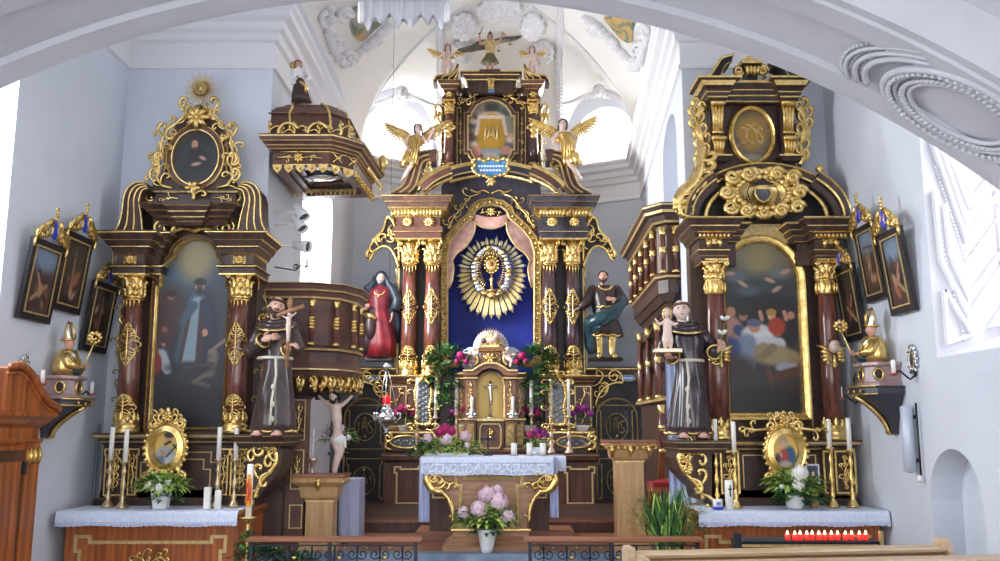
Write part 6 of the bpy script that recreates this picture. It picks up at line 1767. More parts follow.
# ---------------------------------------------------------------- putti, angels
def putto(lab,b,Hp,sgn,group=None,sk=None):
 t_ = thing('cherub_statue',lab,'statue',tuple(b),group)
 B = lambda x,y,z: V(b[0] + sgn * x * Hp,b[1] + y * Hp,b[2] + z * Hp)
 r = lambda *a: [x * Hp for x in a]
 blobby('body',t_,sk or skin_pale,[('t',[B(0,0,.70),B(0,-.01,.60),B(0,-.03,.50),B(0,0,.43)],r(.10,.11,.115,.11)),
  ('t',[B(-.06,0,.42),B(-.09,-.03,.24),B(-.07,.02,.05)],r(.09,.07,.045)),('t',[B(.06,0,.42),B(.10,-.06,.25),B(.08,0,.05)],r(.09,.07,.045)),
  ('t',[B(-.07,0,.05),B(-.08,-.09,.03)],r(.04,.035)),('t',[B(.08,0,.05),B(.09,-.09,.03)],r(.04,.035)),
  ('t',[B(-.11,0,.70),B(-.22,-.03,.60),B(-.34,-.08,.56)],r(.055,.045,.03)),('t',[B(.11,0,.70),B(.24,-.03,.66),B(.36,-.06,.62)],r(.055,.045,.03)),('t',[B(0,0,.74),B(0,0,.8)],r(.05,.05))],.022 * Hp,2)
 head(t_,B(.02,-.02,.885),.105 * Hp,yaw=.2 * sgn,sk=sk or skin_pale,hm=hair_brown,style='curly',neck=False)
 for q,th in ((-1,1),(1,-1)):
  hand(t_,B(q * .35,-.08,.56 if q < 0 else .62),(q * sgn * .8,-.4,.1),(0,0,-1),.10 * Hp,.4,th,sk=sk or skin_pale)
 for q in (-1,1): wing(t_,B(q * .08 * sgn * sgn,.08,.66),q * 1,.42 * Hp,.26 * Hp,0,gold,up=.55)
 return t_
bb_ = P(447,75.5,16.6); putto('nude winged cherub statue on the attic corner at the left of the central angel',bb_,P(447,45,16.6).z - bb_.z,1)
bb_ = P(533,76,16.6); putto('nude winged cherub statue on the attic corner at the right of the central angel',bb_,P(533,47,16.6).z - bb_.z,-1)
b = P(490,73,16.55); Hm = P(490,33,16.55).z - b.z
t_ = thing('angel_statue','winged armed angel in yellow bodice and green skirt standing on top of the high altar','statue',tuple(b))
B = lambda x,y,z: V(b[0] + x * Hm,b[1] + y * Hm,b[2] + z * Hm)
mb = MB(wood_dark2); mb.stack(b.x - .2,b.x + .2,b.y - .12,b.y + .12,[(b.z - .02,0,None),(b.z + .03,0,None)]); mb.build('plinth',t_)
blobby('body',t_,skin,[('t',[B(q * .05,0,.36),B(q * .06,-.01,.2),B(q * .06,0,.07)],[.05 * Hm,.042 * Hm,.03 * Hm]) for q in (1,-1)] + [('t',[B(q * .06,0,.06),B(q * .075,-.09,.045)],[.03 * Hm,.026 * Hm]) for q in (1,-1)] +
 [('t',[B(0,0,.78),B(0,0,.5),B(0,0,.36)],[.07 * Hm,.075 * Hm,.08 * Hm]),('t',[B(-.11,0,.76),B(-.23,-.02,.72),B(-.25,-.05,.88)],[.045 * Hm,.036 * Hm,.026 * Hm]),('t',[B(.11,0,.76),B(.22,-.02,.76),B(.29,-.05,.93)],[.045 * Hm,.036 * Hm,.026 * Hm]),('t',[B(0,0,.78),B(0,0,.86)],[.035 * Hm,.032 * Hm])],.016 * Hm,2)
mb = MB(gold_line); robe(mb,[(b.z + z * Hm,rx * Hm,ry * Hm,b.x,b.y,am,7,0) for z,rx,ry,am in ((.44,.10,.085,.02),(.55,.10,.085,.02),(.68,.125,.09,.01),(.78,.12,.075,.01),(.81,.05,.05,0))])
for q in (1,-1): mb.ell(B(q * .14,0,.755),(.07 * Hm,.055 * Hm,.055 * Hm),nu=9,nv=7)
mb.build('bodice',t_)
mb = MB(green_robe); robe(mb,[(b.z + z * Hm,rx * Hm,ry * Hm,b.x,b.y,am,8,z * 3) for z,rx,ry,am in ((.24,.20,.14,.12),(.32,.165,.125,.10),(.42,.12,.10,.05),(.47,.10,.085,.02))]); mb.build('skirt',t_)
head(t_,B(0,-.02,.90),.066 * Hm,hm=hair_brown,style='curly');
hl = MB(dark_robe); hl.lathe(B(0,.0,.96),[(.05 * Hm,0),(.045 * Hm,.04 * Hm),(.01 * Hm,.07 * Hm),(.004 * Hm,.12 * Hm)],10); hl.build('helmet',t_)
hand(t_,B(-.25,-.05,.88),(0,-.1,1),(.6,-.6,0),.075 * Hm,1.0); hand(t_,B(.29,-.05,.93),(.1,-.1,1),(-.6,-.6,0),.075 * Hm,.9,-1)
sw = MB(iron); sw.tube([B(-.255,-.08,.90),B(-.16,-.12,1.12)],.010 * Hm,5); sw.tube([B(-.29,-.08,.94),B(-.21,-.08,.98)],.012 * Hm,5); sw.build('sword',t_)
wing(t_,B(-.10,.08,.84),-1,.36 * Hm,.40 * Hm,0,grey_wing,up=-.35); wing(t_,B(.10,.08,.86),1,.50 * Hm,.22 * Hm,0,grey_wing,up=.22)
sc = MB(gold_dull); sc.tube([B(.30,-.08,.98),B(.47,-.06,.82)],.008 * Hm,5)
for x,z in ((.47,.82),(.20,.66)):
 sc.tube([B(x,-.06,z),B(x,-.06,z - .12)],.003 * Hm,4); sc.lathe(B(x,-.06,z - .16),[(.0,0),(.04 * Hm,.02 * Hm),(.045 * Hm,.035 * Hm),(.01 * Hm,.05 * Hm)],10)
sc.tube([B(.30,-.08,.98),B(.20,-.06,.66)],.004 * Hm,4); sc.build('scales',t_)
def angel(lab,head_px,hip_px,foot_px,sgn,Y=16.35):
 hd = P(*head_px,Y); hp = P(*hip_px,Y); ft = P(*foot_px,Y)
 t_ = thing('angel_statue',lab,'statue',tuple(ft))
 u = (hd.z - hp.z)       # about torso + head
 r = .085 * u / .5
 ax = (hd - hp).normalized()
 sh = hp + (hd - hp) * .70
 mb = MB(gold)
 robe_pts = []
 rings = []
 for i in range(9):
  s_ = i / 8; p = hp + (sh - hp) * s_
  rings.append((p.z,u * (.30 - .12 * sin(s_ * pi * .6) + (.07 * s_)),u * .2,p.x,p.y,.06 * (1 - s_ * .7),7,s_ * 3))
 kn = hp + V(sgn * u * -.18,-u * .3,-u * .18)
 rings = [(hp.z - u * .42,u * .30,u * .2,hp.x - sgn * .08 * u,hp.y - u * .1,.13,7,1),(hp.z - u * .2,u * .32,u * .24,hp.x - sgn * .05 * u,hp.y - u * .08,.09,7,.5)] + rings
 robe(mb,rings)
 mb.tube([hp,kn,kn + V(-sgn * .05 * u,0,-u * .28)],[u * .17,u * .15,u * .12],10)
 for i in range(5): mb.tube([sh + V((-.12 + .06 * i) * u,-.19 * u,0),hp.lerp(sh,.5) + V((-.10 + .07 * i) * u,-.22 * u,0),hp + V((-.2 + .1 * i) * u,-.22 * u,-.3 * u)],[u * .015,u * .03,u * .035],5)
 ro = mb.build('gilt_robe',t_)
 s1,s2 = sh + V(-u * .22,0,0),sh + V(u * .22,0,0)
 e1,w1 = s1 + V(-u * .16,-u * .08,-u * .28),s1 + V(-u * .02,-u * .2,-u * .48)
 e2,w2 = s2 + V(u * .2,-u * .08,-u * .22),s2 + V(u * .34,-u * .15,u * .06)
 if sgn > 0: pass
 else: e1,w1,e2,w2 = s1 + V(-u * .2,-u * .08,-u * .22),s1 + V(-u * .16,-u * .2,-u * .42),s2 + V(u * .14,-u * .08,-u * .26),s2 + V(u * .10,-u * .2,-u * .48)
 knee = hp + V(sgn * u * .05,-u * .2,-u * .35)
 blobby('body',t_,skin_pale,[('t',[s1,e1,w1],[u * .085,u * .07,u * .05]),('t',[s2,e2,w2],[u * .085,u * .07,u * .05]),('t',[s1,s2],[u * .08,u * .08]),('t',[sh,sh + (hd - hp) * .14],[u * .10,u * .06]),
  ('t',[hp,knee,ft + V(0,0,u * .08)],[u * .13,u * .105,u * .06]),('t',[ft + V(0,0,u * .06),ft + V(-sgn * .02,-u * .15,0)],[u * .055,u * .04]),('t',[sh,hp],[u * .14,u * .14])],.022 * u,2)
 head(t_,hd,u * .175,yaw=.3 * sgn,tilt=-.15 * sgn,hm=hair_dark,style='curly',sk=skin_pale)
 hand(t_,w1,(w1 - e1),(0,-1,0),u * .2,.4,1,sk=skin_pale); hand(t_,w2,(w2 - e2),(0,-1,0),u * .2,.4,-1,sk=skin_pale)
 wing(t_,sh + V(-u * .1,.1,0),-1,u * .75,u * .62,0,gold,up=.62); wing(t_,sh + V(u * .1,.1,0),1,u * .75,u * .62,0,gold,up=.72)
 return t_
angel('gilt angel with spread wings seated on the left scroll of the high altar',(418,129),(411,156),(403,181),1)
angel('gilt angel with spread wings seated on the right scroll of the high altar',(563,125),(570,154),(580,180),-1)
# figure on top of the pulpit canopy
b = P(299,103.2,11.5); Hm = P(299,60,11.5).z - b.z
t_ = thing('saint_statue','small statue in maroon and white robes standing on top of the pulpit canopy','statue',tuple(b))
B = lambda x,y,z: V(b[0] + x * Hm,b[1] + y * Hm,b[2] + z * Hm)
mb = MB(dark_robe); robe(mb,[(b.z + z * Hm,rx * Hm,.11 * Hm,b.x + cx * Hm,b.y,am,7,z * 4) for z,rx,cx,am in ((.0,.22,.05,.09),(.2,.18,.02,.08),(.42,.13,0,.04),(.55,.12,-.02,.02))]); mb.build('robe',t_)
mb = MB(white_paint); robe(mb,[(b.z + z * Hm,rx * Hm,.10 * Hm,b.x - .03 * Hm,b.y,am,6,1) for z,rx,am in ((.42,.15,.05),(.6,.14,.03),(.74,.14,.02),(.80,.06,0))])
for q in (1,-1): mb.tube([B(q * .12 - .03,0,.74),B(q * .2,-.05,.58),B(q * .1 + .05,-.14,.52)],[.06 * Hm,.055 * Hm,.04 * Hm],9)
mb.build('surplice',t_)
head(t_,B(-.05,-.02,.89),.085 * Hm,yaw=.4,hm=hair_brown,style='long')
hand(t_,B(.14,-.14,.52),(.4,-.5,.3),(0,0,-1),.1 * Hm,.5); hand(t_,B(-.05,-.14,.52),(.4,-.5,.3),(0,0,-1),.1 * Hm,.5)
g = MB(gold); g.lathe(B(-.16,.05,.90),[(.0,0),(.09 * Hm,.01),(.0,.02)],12,axis='y'); g.tube([B(.05,-.2,.42),B(.2,-.22,.30),B(.18,-.2,.15)],[.03 * Hm,.05 * Hm,.02 * Hm],7); g.build('gilt_attribute',t_)
# ---------------------------------------------------------------- bishop busts on wall consoles (built facing +x, from the wall)
def bishop(lab,wx,Y,px,py_base,py_cons0,py_cons1,top_py,sx,face):
 # wx wall x, sx = +1 if the console grows towards +x
 zb = P(px,py_base,Y).z; z0 = P(px,py_cons1,Y).z; zm_ = P(px,py_cons0,Y).z; zt = P(px,top_py,Y).z
 t_ = thing('bishop_bust',lab,'statue',(wx + sx * .02,Y,z0))
 X = lambda d: wx + sx * d
 mb = MB(grey_console)
 # tapering console
 k_ = 8
 def sect(d,hw,z): return [(X(0.01),Y - hw,z),(X(d * .7),Y - hw,z),(X(d),Y - hw * .45,z),(X(d),Y + hw * .45,z),(X(d * .7),Y + hw,z),(X(0.01),Y + hw,z)]
 secs = []
 for i in range(9):
  s_ = i / 8; d = .05 + .33 * s_ ** 1.8; secs.append(sect(d,.08 + .20 * s_ ** 1.6,z0 + (zm_ - z0) * .82 * s_))
 secs += [sect(.42,.30,z0 + (zm_ - z0) * .84),sect(.42,.30,z0 + (zm_ - z0) * .96),sect(.45,.32,zm_)]
 vs = [p for s_ in secs for p in s_]; n = 6
 mb.add(vs,[(i * n + j,i * n + (j + 1) % n,(i + 1) * n + (j + 1) % n,(i + 1) * n + j) for i in range(len(secs) - 1) for j in range(n)] + [tuple(range(n)),tuple(range(len(vs) - n,len(vs)))],False)
 mb.use(gold)
 for yy in (-.18,-.02,.14): mb.ell((X(.43),Y + yy,z0 + (zm_ - z0) * .90),(.012,.03,.02),nu=6,nv=4)
 mb.tube([(X(.08 + .33 * (i / 8) ** 1.8),Y,z0 + (zm_ - z0) * .80 * i / 8) for i in range(9)],.028,6)
 mb.tube([(X(.06 + .03 * cos(a)),Y,z0 + .03 + .03 * sin(a)) for a in [2 * pi * i / 10 for i in range(10)]],.018,5,closed=True)
 mb.tube([p for p in secs[-3][1:5]],.010,4,m=gold); mb.tube([p for p in secs[-1][1:5]],.012,4,m=gold)
 mb.build('console',t_)
 ped = MB(pink_marble)
 secs = [sect(.36,.25,zm_),sect(.36,.25,zm_ + .03),sect(.33,.22,zm_ + .05),sect(.33,.22,zb - .05),sect(.37,.26,zb - .03),sect(.37,.26,zb)]
 vs = [p for s_ in secs for p in s_]
 ped.add(vs,[(i * n + j,i * n + (j + 1) % n,(i + 1) * n + (j + 1) % n,(i + 1) * n + j) for i in range(len(secs) - 1) for j in range(n)] + [tuple(range(n)),tuple(range(len(vs) - n,len(vs)))],False)
 ped.use(gold); ped.tube([(X(.27),Y - .205 + .065 * .3,zm_)],.01,4) if False else None
 zc_ = (zb + zm_) / 2
 ped.tube([(X(.335),Y + .065 * cos(a),zc_ + .065 * sin(a)) for a in [2 * pi * i / 18 for i in range(18)]],.014,5,closed=True)
 ped.tube([(X(.24 + .05 * cos(a)),Y - .225,zc_ + .06 * sin(a)) for a in [2 * pi * i / 18 for i in range(18)]],.014,5,closed=True)
 ped.use(dark_robe); ped.lathe((X(.335),Y,zc_),[(.06,0),(.0,.004)],14,axis='x'); ped.ell((X(.24),Y - .222,zc_),(.05,.006,.055),nu=10,nv=6)
 ped.build('reliquary_pedestal',t_)
 # bust
 Hb = zt - zb
 cx = X(.18)
 B = lambda f,s_,z: V(cx + face[0] * f * Hb - face[1] * s_ * Hb,Y + face[1] * f * Hb + face[0] * s_ * Hb,zb + z * Hb)
 yaw = math.atan2(face[1],face[0]) + pi / 2
 cp = MB(gold)
 robe(cp,[(zb + z * Hb,rx * Hb,ry * Hb,cx,Y,am,7,z) for z,rx,ry,am in ((.0,.20,.24,.03),(.18,.22,.25,.03),(.34,.19,.23,.02),(.44,.15,.18,.02),(.50,.09,.09,0))])
 cp.use(gold_dull); cp.tube([B(.20,-.05,.02),B(.22,-.04,.3),B(.13,-.04,.48)],.012,5); cp.tube([B(.20,.05,.02),B(.22,.04,.3),B(.13,.04,.48)],.012,5)
 for q in (1,-1): cp.use(gold); cp.tube([B(.02,q * .2,.38),B(.12,q * .24,.2),B(.26,q * .12,.16)],[.09 * Hb,.09 * Hb,.06 * Hb],9)
 cp.build('cope',t_)
 cl = MB(silver); cl.tube([B(-.02,-.14,.45),B(.10,-.10,.36),B(.2,0,.24)],[.03,.05,.03],7,flat=.4); cl.tube([B(-.02,.14,.45),B(.10,.10,.36),B(.2,0,.24)],[.03,.05,.03],7,flat=.4); cl.use(teal_robe); cl.ell(B(.18,0,.10),(.07,.09,.06),nu=9,nv=6); cl.build('collar',t_)
 head(t_,B(.02,0,.60),.105 * Hb,yaw=yaw,sk=skin)
 mi = MB(silver)
 secs = []
 for i in range(9):
  s_ = i / 8; wv = .105 * (1 + .35 * sin(s_ * pi * .7)) * (1 - s_ ** 3 * .9) * Hb; th = .10 * Hb * (1 - s_ * .8)
  secs.append((wv,th,.66 + .34 * s_))
 n = 16; vs = []
 for wv,th,z in secs:
  for j in range(n):
   a = 2 * pi * j / n; vs.append(tuple(B(-.01 + th / Hb * cos(a),wv / Hb * sin(a),z)))
 mi.add(vs,[(i * n + j,i * n + (j + 1) % n,(i + 1) * n + (j + 1) % n,(i + 1) * n + j) for i in range(8) for j in range(n)] + [tuple(range(8 * n,9 * n))],True)
 mi.use(gold); mi.tube([B(-.01 + .105 * cos(a),.11 * sin(a),.67) for a in [2 * pi * i / 18 for i in range(18)]],.014,5,closed=True); mi.tube([B(.11,0,.68),B(.10,0,.85),B(.03,0,.99)],.014,5)
 for q in (1,-1): mi.tube([B(-.01,q * .115,.68),B(-.01,q * .14,.8),B(-.01,q * .10,.92),B(-.01,0,1.0)],.012,5)
 mi.build('mitre',t_)
 for q in (1,-1): hand(t_,B(.26,q * .11,.16),(face[0] * .9,face[1] * .9,.1),(0,0,1),.13 * Hb,.9,q)
 cr = MB(gold); a_ = B(.28,-.13,.0); b_ = B(.50,-.16,.62)
 cr.tube([a_,b_],.010,5);
 for i in range(9): a = 2 * pi * i / 9; cr.ell(b_ + V(face[0] * .055 * cos(a),.02 * cos(a),.055 * sin(a) + .05),.022,nu=6,nv=4)
 cr.tube([b_ + V(face[0] * (.05 - .004 * i) * cos(a),0,.05 + (.05 - .004 * i) * sin(a)) for i,a in enumerate([.7 * i for i in range(10)])],.014,5)
 cr.build('crosier',t_)
 return t_
bishop('gilt bishop bust with mitre and crosier on a console on the left wall',XL,9.75,68,376.5,399.5,438,322,1,(1,.15))
bishop('gilt bishop bust with mitre and crosier on a console on the right wall',XR,9.72,878,363.5,387,434,308,-1,(-1,.15))
# ---------------------------------------------------------------- stucco on the vault
for (px,py,lab,t0) in ((402,93,'white stucco winged cherub head above the left apse window',0),(599,91,'white stucco winged cherub head above the right apse window',1)):
 Yc = 17.75 if t0 == 0 else 17.9
 c = P(px,py,Yc); t_ = thing('stucco_cherub',lab,'relief',tuple(c))
 ho = head(t_,c,.13,sk=stucco,neck=False,hm=stucco,style='curly')
 for m_ in ho.data.materials: pass
 ho.data.materials.clear(); ho.data.materials.append(stucco)
 for p in ho.data.polygons: p.material_index = 0
 for q in (-1,1): wing(t_,c + V(q * .1,.0,-.04),q,.55,.22,0,stucco,up=-.30,layers=2)
# ================================================================ PULPIT, ORATORY, TABERNACLE, TABLE AND SANCTUARY THINGS
def ring_solid(mb,poly,z0,z1,off0=0,off1=0,m=None):
 # prism on a plan polygon (x,y), grown outwards by off0/off1 at bottom/top about its wall edge
 if m is not None: mb.use(m)
 def grow(p,o):
  n = len(p); out = []
  for i in range(n):
   a = (Vector(p[i]) - Vector(p[i - 1])); b = Vector(p[(i + 1) % n]) - Vector(p[i])
   a = a.normalized(); b = b.normalized(); na = Vector((a.y,-a.x)); nb = Vector((b.y,-b.x)); nn = (na + nb)
   nn = nn.normalized() if nn.length > 1e-6 else na
   out.append(Vector(p[i]) + nn * o / max(.5,nn.dot(na)))
  return out
 A,B_ = grow(poly,off0),grow(poly,off1); n = len(poly)
 xw = poly[0][0]
 vs = [(q.x,q.y,z0) for q in A] + [(q.x,q.y,z1) for q in B_]
 mb.add(vs,[(i,(i + 1) % n,(i + 1) % n + n,i + n) for i in range(n)] + [tuple(range(n - 1,-1,-1)),tuple(range(n,2 * n))],False)
def poly_stack(mb,poly,prof):
 for (z0,o0,m0),(z1,o1,m1) in zip(prof,prof[1:]): ring_solid(mb,poly,z0,z1,o0,o1,m0)
def along(poly,n_per,i0=0,i1=None):
 pts = []
 i1 = len(poly) - 1 if i1 is None else i1
 for i in range(i0,i1):
  for k_ in range(n_per): pts.append(Vector(poly[i]).lerp(Vector(poly[i + 1]),(k_ + .5) / n_per))
 return pts
W,G = wood_dark2,gold
# pulpit body (plan, counter-clockwise seen from above so that normals point outwards)
PL = [(-2.96,11.25),(-2.38,11.25),(-2.08,11.42),(-1.93,11.78),(-1.91,12.2),(-2.05,12.7),(-2.96,12.9)]
zt,zb = ZY(284,11.25),ZY(378,11.3)
pu = thing('pulpit','dark wooden pulpit with gilt colonnettes and a gold scroll skirt on the chancel wall','pulpit',(-2.5,11.9,ZY(393,11.4)))
mb = MB(W)
z = lambda py: ZY(py,11.3)
poly_stack(mb,PL,[(z(378),-.06,G),(z(376),.0,W),(z(371),.02,None),(z(370),.05,gold_line),(z(368.5),.05,W),(z(362),0,None),(z(352),0,None),(z(350.5),.05,gold_line),(z(348.5),.06,W),(z(345),.0,None),(z(300),.0,None),(z(299),.03,gold_line),(z(297),.04,W),(z(293),.06,None),(z(292),.09,gold_line),(z(290.5),.10,W),(z(286),.12,None),(z(285),.14,gold_line),(z(284),.13,None)])
mb.build('pulpit_body',pu)
verts_ = [(-2.62,11.25),PL[1],((PL[1][0] + PL[2][0]) / 2,(PL[1][1] + PL[2][1]) / 2),PL[2],PL[3],PL[4]]
for i,(x,y) in enumerate([(-2.66,11.21),(-2.36,11.21),(-2.08,11.36),(-1.91,11.66),(-1.87,12.0)]):
 c = MB(shaft_red); za,zb_ = z(346),z(301)
 c.lathe((x,y,0),[(.028,za + .04),(.038,za + .25),(.034,(za + zb_) / 2),(.026,zb_ - .08)],10)
 c.use(G); c.lathe((x,y,za),[(.045,0),(.05,.02),(.03,.045)],10); c.lathe((x,y,zb_ - .09),[(.028,0),(.04,.02),(.035,.05),(.055,.09)],10)
 zm_ = (za + zb_) / 2
 for dz in (-.06,-.02,.02,.06): c.lathe((x,y,zm_ + dz - .02),[(.036,0),(.052,.02),(.036,.04)],8)
 c.build('colonnette',pu)
g = MB(G)
sk = along(PL,3,0,5)
for i,p in enumerate(sk):
 r = .05 + .012 * (i % 2)
 p = p + (p - Vector((-2.5,11.9))).normalized() * .03
 for k_ in range(3):
  g.ell((p.x + .02 * sin(i * 2 + k_),p.y,z(380 + 4 * k_) ),(r * (1 - .2 * k_),r * .8,.06),nu=7,nv=5)
 g.tube([(p.x,p.y - .02,z(378)),(p.x + .05,p.y - .05,z(381)),(p.x + .04,p.y - .05,z(386)),(p.x - .02,p.y - .03,z(388)),(p.x - .03,p.y - .03,z(385))],.022,6)
g.build('gilt_skirt',pu)
mb = MB(W)
poly_stack(mb,[(-2.96,11.5),(-2.5,11.5),(-2.2,11.8),(-2.2,12.3),(-2.5,12.6),(-2.96,12.6)],[(z(395),-.2,W),(z(388),-.05,None),(z(378),.05,None)])
mb.build('pulpit_base',pu)
# stair panel below the pulpit with gilt ornaments
mb = MB(W)
xa_,xb_ = P(283,450,11.35).x,P(306,450,11.35).x
mb.box(-2.98,xb_,11.30,11.55,.45,z(396))
mb.box(-2.98,xb_ + .02,11.28,11.56,z(399),z(396),wood_black)
for (y0_,y1_) in ((400,440),(450,489),(505,528)):
 a,b = P(292,450,11.3).x,P(304,450,11.3).x
 line(mb,[(a,z(y1_)),(b,z(y1_)),(b,z(y0_)),(a,z(y0_))],11.295,.012,.01)
 mb.use(G)
 if y0_ < 500: leafy(mb,[((a + b) / 2 + .01 * (-1) ** i,z(y1_) + .04 + (z(y0_) - z(y1_) - .08) * i / 6) for i in range(7)],.055,11.28,.010)
mb.use(wood_dark); mb.box(-3.0,P(285,490,11.3).x,11.16,11.3,.45,z(440))
mb.use(wood_black); mb.box(P(279,490,11.15).x,P(285,490,11.15).x,11.145,11.16,z(491),z(484))
mb.build('stair_panel',pu)
# sounding board above the pulpit
CN = [(-2.88,11.0),(-2.16,11.0),(-2.05,11.1),(-1.90,11.28),(-1.83,12.5),(-2.88,12.7)]
cn = thing('pulpit_canopy','large dark wooden canopy with gilt fringe hanging on the wall above the pulpit','canopy',(-2.5,11.6,ZY(180,11.2)))
z = lambda py: ZY(py,11.0)
mb = MB(W)
# frieze ring, open below
def ring_wall(mb,poly,z0,z1,th,m):
 mb.use(m); n = len(poly)
 inn = []
 cxx = sum(p[0] for p in poly) / n; cyy = sum(p[1] for p in poly) / n
 inn = [((p[0] - cxx) * (1 - th) + cxx,(p[1] - cyy) * (1 - th) + cyy) for p in poly]
 for i in range(n):
  j = (i + 1) % n
  a,b,c,d = poly[i],poly[j],inn[j],inn[i]
  mb.add([(a[0],a[1],z0),(b[0],b[1],z0),(b[0],b[1],z1),(a[0],a[1],z1),(d[0],d[1],z0),(c[0],c[1],z0),(c[0],c[1],z1),(d[0],d[1],z1)],[(0,1,2,3),(5,4,7,6),(0,4,5,1)],False)
ring_wall(mb,CN,z(167),z(151),.22,wood_dark2)
inner = lambda s_: [((p[0] + 2.42) * s_ - 2.42,(p[1] - 11.8) * s_ + 11.8) for p in CN]
ring_wall(mb,inner(.80),z(164),z(158),.25,wood_dark)
ring_wall(mb,inner(.60),z(160),z(155),.3,wood_dark2)
ring_solid(mb,inner(.98),z(154),z(151),0,0,wood_dark)
mb.use(glass_dark); mb.lathe((-2.42,11.8,z(156)),[(.32,0),(.1,-.03),(0,-.03)],20); mb.use(silver); mb.ell((-2.42,11.8,z(156) - .05),(.22,.12,.05),nu=12,nv=6)
for s_ in (-1,1): mb.tube([(-2.42 + s_ * .1,11.8,z(156) - .05),(-2.42 + s_ * .3,11.8,z(156) - .04)],[.06,.02],6)
poly_stack(mb,CN,[(z(151),0,W),(z(150),.04,gold_line),(z(149.2),.05,W),(z(147),.07,gold_line),(z(146),.08,W),(z(143.5),.12,gold_line),(z(142.7),.13,W),(z(139.5),.15,gold_line),(z(138.3),.155,W),(z(137),.15,None)])
cb = mb.build('canopy_board',cn)
g = MB(G)
for (a,b) in zip(CN[:-2],CN[1:-1]):
 a,b = Vector(a),Vector(b); L = (b - a).length; n = max(1,int(L / .125)); d = (b - a).normalized(); o = Vector((d.y,-d.x)) * .01
 for i in range(n):
  c = a + (b - a) * (i + .5) / n + o
  w_ = L / n * .42
  vs = [(c.x - d.x * w_,c.y - d.y * w_,z(165.5)),(c.x + d.x * w_,c.y + d.y * w_,z(165.5)),(c.x + d.x * w_ * .8,c.y + d.y * w_ * .8,z(170)),(c.x,c.y,z(173.5)),(c.x - d.x * w_ * .8,c.y - d.y * w_ * .8,z(170))]
  g.add(vs + [(x + o.x * 3,y + o.y * 3,zz) for x,y,zz in vs],[(0,1,2,3,4),(9,8,7,6,5),(0,5,6,1),(1,6,7,2),(2,7,8,3),(3,8,9,4),(4,9,5,0)],False)
  g.ell((c.x + o.x * 4,c.y + o.y * 4,z(169)),.022,nu=6,nv=4)
 g.tube([(a.x + o.x * 2,a.y + o.y * 2,z(165)),(b.x + o.x * 2,b.y + o.y * 2,z(165))],.012,5); g.tube([(a.x + o.x,a.y + o.y,z(152)),(b.x + o.x,b.y + o.y,z(152))],.012,5)
# inner lower fringe (far side)
pi_ = inner(.80)
for i in range(14):
 t = (i + .5) / 14; x = -2.95 + (pi_[3][0] + 2.95) * t
 g.prism([(x - .035,z(163)),(x + .035,z(163)),(x,z(163) - .12)],12.25,12.27)
leafy(g,[(-2.85,z(158.5)),(-2.7,z(157)),(-2.55,z(158.5)),(-2.4,z(157)),(-2.25,z(158.5))],.06,10.985,.014)
rosette(g,-2.55,z(158),.07,10.98,8,.016)
for (x,y) in ((-2.06,11.05),(-1.89,11.21)):
 for q in (1,-1): g.tube([(x - .07 * .7,y - .02 - .05,z(158) - q * .06),(x + .07 * .7,y - .02 + .02,z(158) + q * .06)],.012,4)
 g.ell((x + .01,y - .03,z(158)),.03,nu=6,nv=5)
for i in range(8): g.ell((-1.74 + .008 * i,11.5 + .13 * i,z(158)),(.02,.05,.05),nu=6,nv=5)
# crest scrollwork standing on the cornice
for i,x in enumerate((-2.98,-2.82,-2.66,-2.5,-2.34,-2.2,-2.06)):
 h_ = .26 if i % 2 == 0 else .16
 leafy(g,[(x,z(137)),(x + .02,z(137) + h_ * .5),(x,z(137) + h_)],.12,11.12,.022)
for i in range(5): g.tube([(-1.95 + .03 * i,11.25 + .25 * i,z(137)),(-1.98 + .03 * i,11.27 + .25 * i,z(137) + .12),(-1.9 + .03 * i,11.3 + .25 * i,z(137) + .14)],.028,6)
for c in (-2.72,-2.34):
 g.tube([(p[0],11.10,p[1]) for p in arc(c,z(130),.13,20,340,18)],.024,5)
g.ell((-1.66,12.3,z(133)),(.07,.07,.12),nu=8,nv=6)
g.build('gilt_carving',cb)
dm = MB(wood_dark2)
z2 = lambda py: ZY(py,11.25)
SM = [(-3.0,11.2),(-2.2,11.2),(-2.0,11.45),(-2.0,12.2),(-3.0,12.4)]
poly_stack(dm,SM,[(z2(138),-.02,W),(z2(124),.0,None),(z2(116),-.02,None),(z2(114.5),.02,G),(z2(113.5),.0,W),(z2(107),-.07,None),(z2(103),-.16,None),(z2(102),-.16,G),(z2(100.5),-.2,None)])
dm.use(G)
for (x,y) in ((-2.72,11.2),(-2.2,11.2),(-2.0,11.45)):
 dx = .16 * (1 if x > -2.5 else 0); dm.tube([(x,y - .01,z2(137)),(x,y - .02,z2(124)),(x - .02,y - .0,z2(114)),(x - dx * .4,y + .06,z2(107)),(x - dx,y + .17,z2(101))],.022,6)
dm.build('dome',cn)
# carved oratory on the right chancel wall (plan: seen from the left and front)
orr = thing('oratory_balcony','dark wooden oratory bay with red colonnettes projecting from the right chancel wall','balcony',(2.3,13.5,ZF))
OL = [(2.66,15.2),(2.26,15.1),(2.17,12.2),(2.28,12.05),(2.42,12.05)]
OL = OL[::-1] if False else OL
z = lambda py: ZY(py,12.1)
mb = MB(wood_dark)
poly_stack(mb,OL,[(z(293),-.0,wood_dark),(z(280),0,W),(z(278),.04,gold_line),(z(276),.05,W),(z(272),.0,None),(z(226),.0,wood_dark),(z(224),.05,gold_line),(z(222),.07,wood_dark),(z(217),.10,None),(z(215.5),.16,gold_line),(z(213),.17,wood_dark),(z(209),.20,gold_line),(z(207.5),.20,wood_dark),(z(206),.18,None)])
for i,(py,o) in enumerate(((293,-.02),(301,-.10),(309,-.16),(318,-.24),(326,-.34))):
 ring_solid(mb,OL,z(py + 8),z(py),o - .05,o,wood_dark); mb.use(gold_line)
 q = OL;
